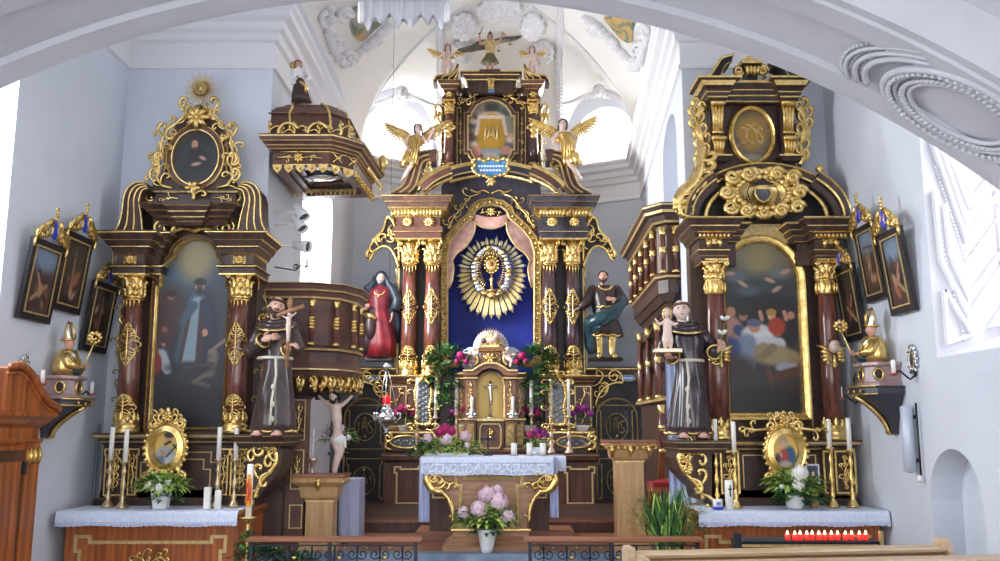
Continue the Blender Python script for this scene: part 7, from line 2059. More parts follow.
OS = [(2.70,14.8),(2.34,14.8),(2.30,12.3),(2.44,12.15)]
mb.use(wood_dark); mb.box(2.27,2.60,12.2,14.6,ZF,z(330))
mb.box(2.18,2.60,12.15,14.7,z(367),z(362),wood_dark); mb.box(2.2,2.60,12.15,14.7,z(400),z(396),gold_line)
mb.build('oratory_body',orr)
for i,(x,y) in enumerate([(2.22,12.03),(2.13,12.3),(2.15,12.95),(2.17,13.6),(2.19,14.3),(2.21,14.95),(2.38,11.98)]):
 c = MB(shaft_red); za,zb_ = z(274),z(228); c.lathe((x,y,0),[(.032,za + .03),(.042,za + .3),(.03,zb_ - .1)],10)
 c.use(G); c.lathe((x,y,za),[(.055,0),(.055,.02),(.034,.05)],10); c.lathe((x,y,zb_ - .12),[(.032,0),(.05,.02),(.04,.05),(.06,.12)],10); c.lathe((x,y,(za + zb_) / 2 - .05),[(.036,0),(.058,.02),(.045,.05),(.058,.08),(.036,.1)],10)
 c.build('colonnette',orr)
for i,(x,y,y0_,y1_) in enumerate([(2.13,12.15,398,322),(2.13,12.9,398,322),(2.15,12.1,452,405),(2.12,13.6,398,322)]):
 c = MB(shaft_red); za,zb_ = z(y0_),z(y1_); c.lathe((x,y,0),[(.035,za + .03),(.05,za + .3),(.034,zb_ - .1)],10)
 c.use(G); c.lathe((x,y,za),[(.055,0),(.055,.02),(.034,.05)],10); c.lathe((x,y,zb_ - .12),[(.032,0),(.05,.02),(.04,.05),(.06,.12)],10); c.lathe((x,y,(za + zb_) / 2 - .05),[(.036,0),(.058,.02),(.045,.05),(.058,.08),(.036,.1)],10)
 c.build('colonnette',orr)
# ---------------------------------------------------------------- tabernacle on the altar behind
T = Ax(-.17,16.2)
tb = thing('tabernacle','brown and gilt tabernacle with arched crucifix niche on the high altar table','tabernacle',(-.17,16.4,T.z(452)))
W2 = mat('tabernacle_wood',srgb(140,96,66),0.4,col2=srgb(104,66,46),nscale=5)
mb = MB(W2)
mb.box(T.x(-52,430),T.x(52,430),16.5,16.95,T.z(452),T.z(376),wood_dark)
for sgn in (-1,1):
 a,b = sorted((T.x(sgn * 14.5,400),T.x(sgn * 25,400))); a2,b2 = sorted((T.x(sgn * 25,400),T.x(sgn * 34,400)))
 for (p,q,yf) in ((a,b,16.10),(a2,b2,16.24)):
  mb.stack(p,q,yf,16.6,[(T.z(452),.02,W2),(T.z(449),.02,gold_line),(T.z(448),0,W2),(T.z(421),0,None),(T.z(420),.02,gold_line),(T.z(418.5),.02,W2),(T.z(417),0,None),(T.z(380),0,None),(T.z(379),.03,gold_line),(T.z(377.5),.03,W2),(T.z(374),.05,gold_line),(T.z(372.5),.05,None)])
  mb.use(G); leafy(mb,[((p + q) / 2 + .01 * (-1) ** i,T.z(417) + (T.z(381) - T.z(417)) * i / 7) for i in range(8)],.05,yf - .01,.011)
  mb.box(p + .03,q - .03,yf - .012,yf,T.z(445),T.z(424),gold_dull)
mb.build('tabernacle_body',tb)
mb = MB(W2)
arch = halfpath(T,[(-14.5,418),(-14.5,385),(-12.5,378),(-7,373),(0,371.5)])
out_ = halfpath(T,[(-27,376),(-27,371),(-18,371),(-12,367),(-6,364),(0,363.5)])
mb.prism(out_ + halfpath(T,[(-15.5,376),(-13,375),(-8,370.5),(0,368.5)])[::-1],16.02,16.5)
line(mb,out_[1:-1],16.01,.03,.02,closed=False,m=gold_line)
mb.sweep(arch,[(-.03,0),(-.03,.03),(0,.04),(.02,.0)],m=gold_line,y=16.2)
mb.use(mat('gilt_niche',(0.85,0.62,0.22),.5,.3)); mb.prism(arch,16.35,16.38)
mb.build('niche_arch',tb)
mb = MB(W2)
mb.prism(halfpath(T,[(-13.5,452),(-13.5,421),(0,421)]),16.18,16.5)
line(mb,T.pp([(-8.5,448),(-10.5,444),(-10.5,428),(-8.5,424),(8.5,424),(10.5,428),(10.5,444),(8.5,448)]),16.17,.02,.015)
mb.box(T.x(-14.5,420),T.x(14.5,420),16.08,16.3,T.z(421),T.z(418.5),gold_line)
mb.use(G); rosette(mb,*T.p(0,432),.08,16.16,7,.02); mb.ell((T.xa,16.15,T.z(438)),(.03,.02,.05),nu=7,nv=5)
mb.build('tabernacle_door',tb)
mb = MB(W2)
mb.stack(T.x(-10,350),T.x(10,350),16.25,16.5,[(T.z(365),.03,W2),(T.z(363),0,None),(T.z(352),0,None),(T.z(351),.03,gold_line),(T.z(350),.05,W2),(T.z(348),.05,None),(T.z(347),.02,None)])
mb.use(G); rosette(mb,*T.p(0,358),.11,16.23,6,.022)
for sgn in (-1,1):
 leafy(mb,T.pp([(sgn * 3,362),(sgn * 6,358),(sgn * 7,354)]),.06,16.24,.015)
 mb.tube([(x,16.3,z_) for x,z_ in T.pp([(sgn * x,y) for x,y in smooth_path([(17,365),(13,361),(14,354),(11,349)],4)])],.04,7)
mb.build('crown_block',tb)
g = MB(gold)
c0 = T.p(0,345)
for i in range(19):
 a = pi * (i / 18); g.tube([(c0[0],16.42,c0[1]),(c0[0] + .30 * cos(a),16.40,c0[1] + .34 * sin(a) + .0)],[.022,.010],4)
g.use(skin_pale); g.ell((c0[0],16.36,c0[1] + .10),(.13,.05,.06),nu=10,nv=7); g.ell((c0[0] + .10,16.34,c0[1] + .18),(.05,.05,.05),nu=9,nv=6)
for q in (-.08,0,.07): g.tube([(c0[0] + q,16.36,c0[1] + .07),(c0[0] + q * 1.1,16.34,c0[1])],.016,5)
g.use(gold); g.box(c0[0] - .16,c0[0] + .16,16.28,16.44,c0[1] - .03,c0[1] + .01); g.use(glass_dark); g.ell((c0[0] - .12,16.34,c0[1] + .09),(.05,.04,.05),nu=8,nv=5)
g.build('lamb_relief',tb)
cl = MB(mat('milk_glass',srgb(196,208,232),.35))
for (x,y,r) in ((0,346,18.5),(-20,357,12),(20,357,12)):
 c_ = T.p(x,y); cl.lathe((c_[0],16.60,c_[1]),[(T.h(r,350),0),(T.h(r,350) * .97,.02),(0,.025)],30,axis='y')
cl.build('halo_disc',tb)
for sgn in (-1,1):
 c_ = T.p(sgn * 17,355)
 o = blobby('putto',tb,skin_pale,[('e',V(c_[0],16.3,c_[1]),(.07,.06,.08)),('e',V(c_[0] + sgn * .0,16.28,c_[1] + .11),.05),('t',[V(c_[0],16.3,c_[1] - .05),V(c_[0] + sgn * .08,16.22,c_[1] - .10),V(c_[0] + sgn * .05,16.2,c_[1] - .2)],[.045,.04,.025]),('t',[V(c_[0],16.28,c_[1] + .05),V(c_[0] - sgn * .09,16.2,c_[1] + .03)],[.03,.02]),('e',V(c_[0] + sgn * .12,16.3,c_[1]),(.05,.04,.05))],.02,1)
# crucifix in the niche
cr = thing('crucifix','silver crucifix standing in the arched gilt tabernacle niche','crucifix',(-.17,16.22,T.z(418.4)))
g = MB(silver); C = Ax(-.17,16.2)
g.tube([(C.xa,16.24,C.z(416)),(C.xa,16.24,C.z(381))],.022,6); g.tube([(C.x(-6.5,386),16.24,C.z(386.5)),(C.x(6.5,386),16.24,C.z(386.5))],.02,6)
g.lathe((C.xa,16.22,C.z(418.2)),[(.10,0),(.08,.02),(.03,.05),(.025,.07)],12); g.build('cross',cr)
cz_ = C.z(386.5)
blobby('corpus',cr,silver,[('t',[V(C.xa,16.2,cz_ - .03),V(C.xa,16.19,cz_ - .13),V(C.xa + .01,16.19,cz_ - .24),V(C.xa,16.2,cz_ - .38)],[.035,.03,.035,.016]),('e',V(C.xa,16.19,cz_ + .03),.03),('t',[V(C.xa,16.2,cz_ - .04),V(C.x(-5.5,386),16.21,cz_ + .01)],[.016,.012]),('t',[V(C.xa,16.2,cz_ - .04),V(C.x(5.5,386),16.21,cz_ + .01)],[.016,.012])],.012,1)
# ---------------------------------------------------------------- candles and candlesticks
def candlestick(name,lab,x,y,zb,z_top_stick,z_top,rc,mt,cat='candlestick',group=None,base_r=None):
 h = z_top_stick - zb; R = base_r or rc * 2.6
 t_ = thing(name,lab,cat,(x,y,zb),group)
 mb = MB(mt)
 mb.lathe((x,y,zb),[(R,0),(R * .95,h * .03),(R * .6,h * .10),(R * .32,h * .16),(R * .55,h * .22),(R * .3,h * .28),(R * .22,h * .36),(R * .5,h * .46),(R * .42,h * .52),(R * .2,h * .6),(R * .26,h * .72),(R * .42,h * .78),(R * .22,h * .84),(R * .3,h * .93),(R * .7,h * .97),(R * .72,h)],12)
 for i in range(3): a = 2 * pi * i / 3 - pi / 2; mb.ell((x + R * .8 * cos(a),y + R * .8 * sin(a),zb + h * .02),R * .22,nu=6,nv=4)
 mb.build('stick',t_)
 mb = MB(wax); mb.lathe((x,y,z_top_stick),[(rc,0),(rc,z_top - z_top_stick - .01),(rc * .8,z_top - z_top_stick)],12); mb.use(iron); mb.tube([(x,y,z_top - .005),(x,y,z_top + .012)],.003,4)
 mb.build('candle',t_)
 return t_
def pillar_candle(x,y,zb,r,h,lab,group=None,mt=None):
 mb = MB(mt or wax); mb.lathe((x,y,zb),[(r,0),(r,h - .01),(r * .85,h)],16); mb.use(iron); mb.tube([(x,y,zb + h - .01),(x,y,zb + h + .012)],.003,4)
 return tag(mb.build('pillar_candle'),lab,'candle',group)
brass_pink = mat('rose_brass',(0.78,0.56,0.44),.3,.75,bump=.2,bscale=60)
# six tall candles of the high altar
GR = 'tall candles in front of the high altar'
zc0 = T.z(450)
for i,(px,top,stick,d_) in enumerate(((415.5,378,417,'outermost of the left three tall white candles on the high altar'),(434.5,378,417,'middle of the left three tall white candles on the high altar'),(455.5,380,414,'tall white candle nearest the tabernacle on its left'),
 (532,380,414,'tall white candle nearest the tabernacle on its right'),(552,379,416,'middle of the right three tall white candles on the high altar'),(570,379,416,'outermost of the right three tall white candles on the high altar'))):
 x = XP(px,440,16.0 if i in (0,1,4,5) else 15.95)
 candlestick('candlestick',d_,x,16.22 if i in (0,1,4,5) else 16.22,H.z(452) ,ZY(stick,16.22),ZY(top,16.22),.033,brass_pink,group=None)
for px,d_ in ((472,'short white candle in a clear holder left of the tabernacle niche'),(513,'short white candle in a clear holder right of the tabernacle niche')):
 t_ = thing('candle_holder',d_,'candle',P(px,418.4,16.06))
 q = P(px,418.4,16.06); mb = MB(silver)
 mb.lathe(tuple(q),[(.09,0),(.10,.03),(.05,.06),(.06,.12),(.05,.14)],12)
 for i in range(8): a = 2 * pi * i / 8; mb.ell((q.x + .08 * cos(a),q.y + .08 * sin(a),q.z + .07),.03,nu=6,nv=4)
 mb.build('holder',t_); mb = MB(wax); mb.lathe((q.x,q.y,q.z + .13),[(.028,0),(.028,.24),(.02,.25)],10); mb.build('candle',t_)
# ---------------------------------------------------------------- flowers
def leaf(mb,p,d,L,w_,mt=None,droop=.3):
 d = V(*d).normalized(); s_ = d.cross(V(0,0,1)); s_ = s_.normalized() if s_.length > .01 else V(1,0,0)
 p = V(*p); a = p + d * L * .5 + V(0,0,L * .08); b = p + d * L + V(0,0,-L * droop)
 mb.add([p,a + s_ * w_,b,a - s_ * w_,a + V(0,0,-w_ * .3)],[(0,1,4),(1,2,4),(2,3,4),(3,0,4)],True)
def bloom(mb,c,r,mt,rg,n=60):
 mb.use(mt); c = V(*c); mb.ell(c,r * .72,nu=8,nv=6)
 for i in range(n):
  z_ = rg.uniform(-.5,1); a = rg.uniform(0,2 * pi); s_ = sqrt(max(0,1 - z_ * z_)); d = V(s_ * cos(a),s_ * sin(a),z_)
  t1 = d.cross(V(0,0,1)); t1 = t1.normalized() if t1.length > .01 else V(1,0,0); t2 = d.cross(t1)
  q = c + d * r * .72; w_ = r * .27
  mb.add([q + t1 * w_,q + t2 * w_ + d * r * .12,q - t1 * w_,q - t2 * w_ + d * r * .3,q + d * r * .2],[(0,1,4),(1,2,4),(2,3,4),(3,0,4)],True)
def bouquet(name,lab,cat,base,vase,blooms,leaves,seed,group=None,droop=.3):
 # vase: list of (r,z) profile + material ; blooms: [(dx,dy,dz,r,mat)] ; leaves: (n, centre, radius, L, w, mats)
 rg = random.Random(seed); b = V(*base)
 t_ = thing(name,lab,cat,base,group)
 if vase:
  mb = MB(vase[1]);
  if vase[2] == 'round': mb.lathe(tuple(b),vase[0],18)
  else:
   w0,w1,h_ = vase[0]; mb.frus(b.x - w0,b.x + w0,b.y - w0 * .7,b.y + w0 * .7,b.z,b.x - w1,b.x + w1,b.y - w1 * .7,b.y + w1 * .7,b.z + h_)
  mb.build('vase' if cat != 'potted plant' else 'pot',t_)
 mb = MB(leaves[0][5][0])
 for (n,c,rad,L,w_,ms) in leaves:
  cc = b + V(*c)
  for i in range(n):
   a = rg.uniform(0,2 * pi); e = rg.uniform(-.35,1.0); s_ = sqrt(max(0,1 - e * e)); d = V(s_ * cos(a),s_ * sin(a) * .7,e)
   q = cc + V(d.x * rad[0],d.y * rad[1],d.z * rad[2]) * rg.uniform(.45,.95)
   mb.use(rg.choice(ms)); leaf(mb,q,(d.x,d.y,d.z * .6 + .1),L * rg.uniform(.7,1.3),w_ * rg.uniform(.7,1.2),droop=droop)
 mb.use(green_leaf)
 top = vase[0][-1][1] if vase and vase[2] == 'round' else (vase[0][2] if vase else 0)
 for (dx,dy,dz,r,m_) in blooms: mb.tube([b + V(dx * .1,dy * .1,top * .6),b + V(dx * .6,dy * .6,(top * .6 + dz) / 2 + .02),b + V(dx,dy,dz)],.005,4)
 fo = mb.build('foliage',t_); fo['kind'] = 'stuff'
 for (dx,dy,dz,r,m_) in blooms:
  mb = MB(m_); bloom(mb,b + V(dx,dy,dz),r,m_,rg); mb.build('flower',t_)
 return t_
# four potted cyclamen beside the relic cases
for px,py,m_,m2,d_ in ((404,434,petal_magenta,petal_magenta,'pink cyclamen in a white pot left of the left relic case'),(461,434,petal_magenta,petal_purple,'magenta cyclamen in a white pot between left relic case and tabernacle'),
 (529,433,petal_magenta,petal_magenta,'bright pink cyclamen in a white pot between tabernacle and right relic case'),(583,433,petal_purple,petal_purple,'purple cyclamen in a white pot right of the right relic case')):
 q = P(px,py,16.1)
 q = V(q.x,16.3,H.z(433) + .03)
 q.y = 16.36
 bouquet('potted_cyclamen',d_,'potted plant',tuple(q),([(.08,0),(.12,.02),(.14,.10),(.15,.11)],white_paint,'round'),
  [(rx_ * .15,-.08,.33 + rz_ * .08,.075,m_ if k_ % 2 else m2) for k_,(rx_,rz_) in enumerate(((-1,0),(0,.6),(1,-.2),(.4,1),(-.5,.9)))],[(70,(0,-.02,.19),(.24,.14,.09),.09,.04,[green_leaf,dark_leaf])],int(px))
# ivy geraniums hanging at either side of the tabernacle crown
for px,sg,d_ in ((452,-1,'trailing pink geranium to the left of the tabernacle crown'),(531,1,'trailing pink geranium to the right of the tabernacle crown')):
 q = P(px,366,16.3)
 mb_ = bouquet('trailing_geranium',d_,'potted plant',tuple(q),([(.12,-.02),(.14,.06),(.16,.1)],terracotta,'round'),
  [(-sg * .16,-.16,.16,.09,petal_magenta),(-sg * .26,-.17,.06,.06,petal_magenta),(-sg * .10,-.18,.07,.06,petal_magenta)],
  [(260,(sg * .08,-.06,.10),(.42,.18,.28),.12,.05,[green_leaf,green_leaf,dark_leaf]),(170,(sg * .14,-.1,-.30),(.30,.14,.36),.11,.05,[green_leaf,dark_leaf]),(50,(sg * .10,-.15,-.68),(.2,.08,.22),.10,.045,[green_leaf])],int(px))
# ---------------------------------------------------------------- free-standing altar
AT = Ax(-.11,11.32)
al = thing('free_standing_altar','light wooden altar table with gilt acanthus brackets under white lace cloths','altar',(-.11,11.7,ZF))
z = AT.z
mb = MB(wood_altar)
hwA = AT.h(38,500)
mb.box(-.11 - hwA,-.11 + hwA,11.34,12.0,ZF + .12,z(470))
mb.stack(-.11 - hwA,-.11 + hwA,11.34,12.0,[(ZF,.12,wood_altar),(ZF + .05,.12,None),(ZF + .10,.05,None),(ZF + .16,.0,None)])
mb.box(-.11 - hwA - .22,-.11 + hwA + .22,11.36,12.0,z(474),z(462))
fo = [P(x,y,11.34) for x,y in ((456,475),(456,486),(461,486),(461,521),(517,521),(517,486),(522,486),(522,475),(513,475),(513,478),(465,478),(465,475))]
mb.sweep([(p.x,p.z) for p in fo],[(-.022,0),(-.022,.02),(0,.03),(.022,.02),(.022,0)],closed=True,m=gold_line,y=11.34)
mb.use(G); mb.box(-.11 - hwA - .02,-.11 + hwA + .02,11.315,11.34,z(530.5),z(529))
mb.build('altar_body',al)
for sgn in (-1,1):
 g = MB(wood_altar)
 o_ = AT.pp([(sgn * x,y) for x,y in smooth_path([(64,473),(64,482),(58,490),(50,492),(43,499),(39,510),(38,522)],4)])
 g.prism(o_ + AT.pp([(sgn * 36,522),(sgn * 36,473)]),11.36,11.60)
 g.use(G)
 g.tube([(x,11.34,z_) for x,z_ in o_],[.035] * 3 + [.05] * 6 + [.04] * 4 + [.025] * (len(o_) - 13),7)
 for i,(x,y,dx,dz,s_) in enumerate(((60,476,-1,.2,1),(52,474,-1,-.4,-1),(54,484,-.8,.4,1),(47,484,.3,1,-1),(44,492,-.2,1,1),(58,487,-.7,-.2,-1))):
  p = AT.p(sgn * x,y); curl(g,p[0],p[1],sgn * dx,dz,.13,s_ * sgn,11.33,.022)
 g.tube([(s_[0],11.33,s_[1]) for s_ in spiral(*AT.p(sgn * 58,478),.06,.012,0,sgn * 1.5,14)],.020,6)
 leafy(g,AT.pp([(sgn * 39,500),(sgn * 37.5,515),(sgn * 37,528)]),.04,11.33,.018)
 g.build('acanthus_bracket',al)
tpz = z(457)
mb = MB(wood_altar); mb.box(P(424,460,11.3).x,P(551,460,11.3).x,11.30,12.25,tpz - .07,tpz - .008); mb.box(P(550,460,11.3).x,P(561,460,11.3).x,11.62,12.25,tpz - .07,tpz - .008); mb.build('table_top',al)
# lower big cloth, ends hanging; upper narrow lace
def lace_mat():
 m = bpy.data.materials.new('lace_pattern'); m.use_nodes = True; nt = m.node_tree; b = nt.nodes['Principled BSDF']; b.inputs['Roughness'].default_value = .85
 tc = nt.nodes.new('ShaderNodeTexCoord'); w1 = nt.nodes.new('ShaderNodeTexVoronoi'); w1.inputs['Scale'].default_value = 13; w1.feature = 'DISTANCE_TO_EDGE'
 r = nt.nodes.new('ShaderNodeValToRGB'); r.color_ramp.elements[0].position = .05; r.color_ramp.elements[1].position = .16
 r.color_ramp.elements[0].color = (*srgb(238,242,250),1); r.color_ramp.elements[1].color = (*srgb(182,198,226),1)
 nt.links.new(tc.outputs['Object'],w1.inputs['Vector']); nt.links.new(w1.outputs['Distance'],r.inputs['Fac']); nt.links.new(r.outputs['Color'],b.inputs['Base Color'])
 return m
lacem = lace_mat()
x0,x1 = P(421,460,11.3).x,P(553,460,11.3).x
c_ = cloth('lace_cloth',x0,x1,11.28,12.1,tpz + .004,.21,'white lace cloth with patterned edge draped along the front of the wooden altar',wav=.006,lacey=False)
c_.data.materials[0] = lace
lp = MB(lacem)
zl = tpz - .075
n = 60; vs = []
for j in range(3):
 for i in range(n + 1):
  x = x0 + .04 + (x1 - x0 - .08) * i / n; vs.append((x,11.248 - .004 * j,zl - .058 * j))
lp.add(vs,[(j * (n + 1) + i,j * (n + 1) + i + 1,(j + 1) * (n + 1) + i + 1,(j + 1) * (n + 1) + i) for j in range(2) for i in range(n)])
lp.use(linen_blue)
for zz in (zl + .004,zl - .112): lp.tube([(x0 + .03,11.243,zz),(x1 - .03,11.243,zz)],.004,4)
lp.use(lace)
for k_ in range(12):
 xc = x0 + .08 + (x1 - x0 - .16) * k_ / 11
 for i in range(6):
  a = 2 * pi * i / 6 + .3; lp.ell((xc + .035 * cos(a),11.240,zl - .055 + .030 * sin(a)),(.015,.003,.015),nu=6,nv=4)
 lp.ell((xc,11.24,zl - .055),(.014,.004,.014),nu=6,nv=4)
o = lp.build('lace_band',c_)
mb = MB(lace)
xl,xr = P(419.5,460,11.3).x,P(565,455,11.6).x
def hang(xa,xb,y,zt_,zb_,folds):
 n = 20; vs = []
 for j in range(8):
  for i in range(n + 1):
   t = i / n; v = j / 7; vs.append((xa + (xb - xa) * t * (1 + .1 * v),y + .03 * sin(folds * 2 * pi * t) * (.3 + v),zt_ + (zb_ - zt_) * v))
 mb.add(vs,[(j * (n + 1) + i,j * (n + 1) + i + 1,(j + 1) * (n + 1) + i + 1,(j + 1) * (n + 1) + i) for j in range(7) for i in range(n)],True)
mb.use(linen_blue)
hang(P(419,480,11.38).x,P(429,480,11.38).x,11.40,tpz - .005,ZY(522,11.38),2.5)
tag(mb.build('hanging_cloth'),'long pale linen hanging down at the left end of the wooden altar','altar cloth')
mb = MB(linen_blue)
hang(P(550,480,11.38).x,P(558,480,11.38).x,11.42,tpz - .005,ZY(518,11.38),2)
tag(mb.build('hanging_cloth'),'narrow pale linen hanging down at the right end of the wooden altar','altar cloth')
c2 = cloth('side_cloth',P(553,460,11.3).x,P(566,460,11.55).x,11.56,12.2,tpz + .002,.17,'short end of lace cloth hanging at the right rear corner of the wooden altar',wav=.004)
# wall behind/below: front bench of the step: gilt panelled skirt either side
mb = MB(wood_mensa)
for sgn,a,b in ((-1,430,452),(1,527,549)):
 xa,xb = P(a,500,12.3).x,P(b,500,12.3).x
 mb.box(xa,xb,12.3,12.4,ZF,P(a,472,12.3).z,wood_mensa)
 line(mb,[(xa + .04,ZF + .55),(xb - .04,ZF + .55),(xb - .04,ZF + .95),(xa + .04,ZF + .95)],12.295,.02,.015)
zp = P(430,525,12.1).z
mb.box(P(415,525,12.1).x,P(575,525,12.1).x,12.2,13.0,ZF,ZF + .12,wood_rail)
tag(mb.build('altar_bench'),'low dark wooden bench panel standing behind the free altar','bench')
# candles, cross and flowers on it
GC = 'three pillar candles on the lace cloth'
for px,d_ in ((514,'leftmost of three short white pillar candles on the altar cloth'),(529.5,'middle of three short white pillar candles on the altar cloth'),(543,'rightmost of three short white pillar candles on the altar cloth')):
 x = P(px,452,11.75).x; pillar_candle(x,11.75,tpz + .008,.038,.155,d_,GC)
 mb = MB(wood_rail); mb.lathe((x,11.75,tpz + .0045),[(.06,0),(.06,.003)],14)
 tag(mb.build('candle_saucer'),'flat saucer under the ' + d_.split(' of')[0] + ' pillar candle on the altar cloth','saucer','saucers under the pillar candles')
mb = MB(iron); x = P(488,450,11.8).x; zz = tpz + .004
mb.lathe((x,11.8,zz),[(.07,0),(.05,.015),(.012,.03)],12); mb.box(x - .013,x + .013,11.79,11.81,zz + .02,ZY(430,11.8)); mb.box(x - .10,x + .10,11.79,11.81,ZY(440.5,11.8),ZY(437.5,11.8))
tag(mb.build('standing_cross'),'small dark metal cross standing on the free altar','cross')
q = P(447,455,11.75)
bouquet('flower_arrangement','long low arrangement of pale pink peonies and magenta blooms on the altar','flowers',(q.x,11.75,tpz + .006),((.26,.28,.035),white_paint,'box'),
 [(-.24,-.12,.21,.075,petal_pink),(0,-.16,.19,.09,petal_pink),(.24,-.10,.24,.08,petal_pink),(-.03,.05,.32,.09,petal_magenta),(.26,-.2,.13,.045,petal_pink),(.05,.03,.30,.07,petal_magenta),(-.10,.03,.29,.07,petal_magenta)],
 [(340,(0,-.08,.08),(.46,.22,.12),.12,.028,[lime_leaf,lime_leaf,green_leaf]),(60,(-.3,-.14,.02),(.16,.1,.1),.12,.03,[dark_leaf,green_leaf])],5)
q = P(537,452,12.0)
bouquet('potted_cyclamen','purple and pink cyclamen standing behind the pillar candles','potted plant',(q.x,12.05,tpz + .006),([(.06,0),(.09,.10)],white_paint,'round'),
 [(-.09,-.05,.26,.06,petal_magenta),(.0,-.05,.30,.06,petal_purple),(.09,-.04,.27,.06,petal_purple),(.03,-.06,.24,.05,petal_magenta)],[(60,(0,0,.14),(.16,.1,.1),.08,.035,[green_leaf,lime_leaf])],6)
# vase of pink hydrangeas on the step
q = P(487,545,11.1)
bouquet('hydrangea_vase','white vase of pale pink hydrangeas on the step before the altar','flowers',(q.x,11.09,ZF),([(.06,0),(.075,.05),(.10,.17),(.125,.25),(.12,.27)],white_paint,'round'),
 [(-.28,-.05,.45,.095,petal_pink),(-.10,-.1,.50,.115,petal_pink),(.0,-.02,.66,.12,petal_pink),(.14,-.08,.58,.125,petal_pink),(.24,-.05,.42,.11,petal_pink),(.12,.05,.70,.09,petal_pink)],
 [(420,(-.02,-.03,.38),(.36,.2,.17),.12,.03,[lime_leaf,lime_leaf,green_leaf]),(60,(0,-.05,.26),(.16,.12,.10),.12,.035,[dark_leaf,green_leaf])],7)
# ---------------------------------------------------------------- lecterns
def lectern(lab,x,y,z_top,hw_cap,hw_post,zc1,zc2,three):
 t_ = thing('lectern',lab,'lectern',(x,y,ZF))
 mb = MB(wood_oak)
 mb.stack(x - hw_post,x + hw_post,y - .16,y + .16,[(ZF,.06,wood_oak),(ZF + .10,.06,None),(ZF + .13,0,None),(zc2,0,None)]); mb.build('post',t_)
 mb = MB(wood_oak)
 mb.stack(x - hw_post,x + hw_post,y - .16,y + .16,[(zc2 - .01,.01,gold_line),(zc2 + .01,.01,wood_oak),(zc2 + .04,.05,None),(zc2 + .07,.06,None),(zc1 - .04,.07,None),(zc1 + .02,.16,None),(z_top - .04,hw_cap - hw_post - .03,None),(z_top - .03,hw_cap - hw_post,wood_rail),(z_top,hw_cap - hw_post,None)])
 mb.use(gold)
 for q in ((-.95,0,.95) if three else (0,)):
  cx_ = x + q * (hw_post + .07); yy = y - .16 - (hw_cap - hw_post) * .75; zz = z_top - .08
  mb.ell((cx_,yy,zz),(.05,.03,.05),nu=8,nv=6)
  for s_ in (-1,1): curl(mb,cx_,zz,s_ * .9,.5,.07,-s_,yy - .01,.012)
  mb.tube([(cx_,yy - .02,zz),(cx_,yy - .01,zz - .07),(cx_,yy + .04,zz - .12)],[.04,.03,.01],7)
  if q:
   mb.tube([(cx_ + s_ * .03,yy - .0,zz - .02),(cx_ + s_ * .0,yy + .03,zz - .13)],.018,5)
 mb.build('capital',t_)
 return t_
xl_ = P(321,480,11.4).x
lectern('light oak lectern with one gilt cherub at the left of the free altar',xl_,11.5,ZY(474.5,11.2),.33,.165,ZY(484,11.2),ZY(502,11.2),False)
xr_ = P(634,470,11.0).x
lr = lectern('taller light oak lectern with three gilt carvings and a microphone right of the altar',xr_,11.5,ZY(440,11.2),.33,.17,ZY(447,11.2),ZY(462,11.2),True)
mb = MB(iron); zt_ = ZY(440,11.2); mb.tube([(xr_ + .0,11.4,zt_),(xr_ + .01,11.38,zt_ + .12),(xr_ - .03,11.3,zt_ + .30)],.008,5); mb.ell((xr_ - .035,11.29,zt_ + .33),(.018,.018,.035),nu=7,nv=5); mb.lathe((xr_,11.4,zt_),[(.05,0),(.04,.02)],12)
tag(mb.build('microphone'),'thin black gooseneck microphone on the right lectern','microphone')
# cloth-covered stand, flowers behind the left lectern
mb = MB(linen_blue)
xa,xb = P(332,500,12.2).x,P(360,500,12.2).x; zt_,zb_ = ZY(479,12.2),ZY(534,12.2)
n = 40
def rect_ring(e,z_):
 pts = []
 for i in range(n):
  t = i / n * 4; k_ = int(t); f = t - k_
  c = [(xa,12.1),(xb,12.1),(xb,12.6),(xa,12.6)]; p,q = c[k_],c[(k_ + 1) % 4]
  px_,py_ = p[0] + (q[0] - p[0]) * f,p[1] + (q[1] - p[1]) * f; w_ = 1 + e * .03 * sin(i * 1.9)
  pts.append(((px_ - (xa + xb) / 2) * w_ * (1 + .04 * e) + (xa + xb) / 2,(py_ - 12.35) * w_ + 12.35,z_))
 return pts
rs = [rect_ring(0,zt_),rect_ring(.6,zt_ - .25),rect_ring(1,ZF + .03)]
mb.add([p for r in rs for p in r],[(i * n + j,i * n + (j + 1) % n,(i + 1) * n + (j + 1) % n,(i + 1) * n + j) for i in range(2) for j in range(n)] + [tuple(range(n))],False)
tag(mb.build('draped_table'),'small table fully draped in pale linen behind the left lectern','table')
# crucifix on a dark pole under the pulpit
cx_ = P(334,440,11.75).x
t_ = thing('standing_crucifix','white carved corpus on a tall dark cross standing under the pulpit','crucifix',(cx_,11.8,ZF))
mb = MB(wood_black); mb.box(cx_ - .07,cx_ - .01,11.86,11.92,ZF,ZY(396,11.8)); mb.stack(cx_ - .14,cx_ + .06,11.78,11.98,[(ZF,.03,wood_black),(ZF + .05,.03,None),(ZF + .12,0,None),(ZF + .14,0,None)]); mb.build('pole',t_)
q = lambda px,py: P(px,py,11.78)
blobby('corpus',t_,skin_pale,[('t',[q(335,408),q(336.5,418),q(337.5,428),q(336,439)],[.07,.075,.055,.065]),('t',[q(334,441),q(338,452),q(335,464),q(333.5,474)],[.055,.045,.035,.025]),('t',[q(338,441),q(341,452),q(337,464),q(335,474)],[.05,.045,.03,.025]),
 ('t',[q(332,407),q(325,402),q(319,396)],[.035,.028,.02]),('t',[q(339,407),q(346,402),q(352,396)],[.035,.028,.02]),('t',[q(335,405),q(334,401)],[.03,.03])],.016,2)
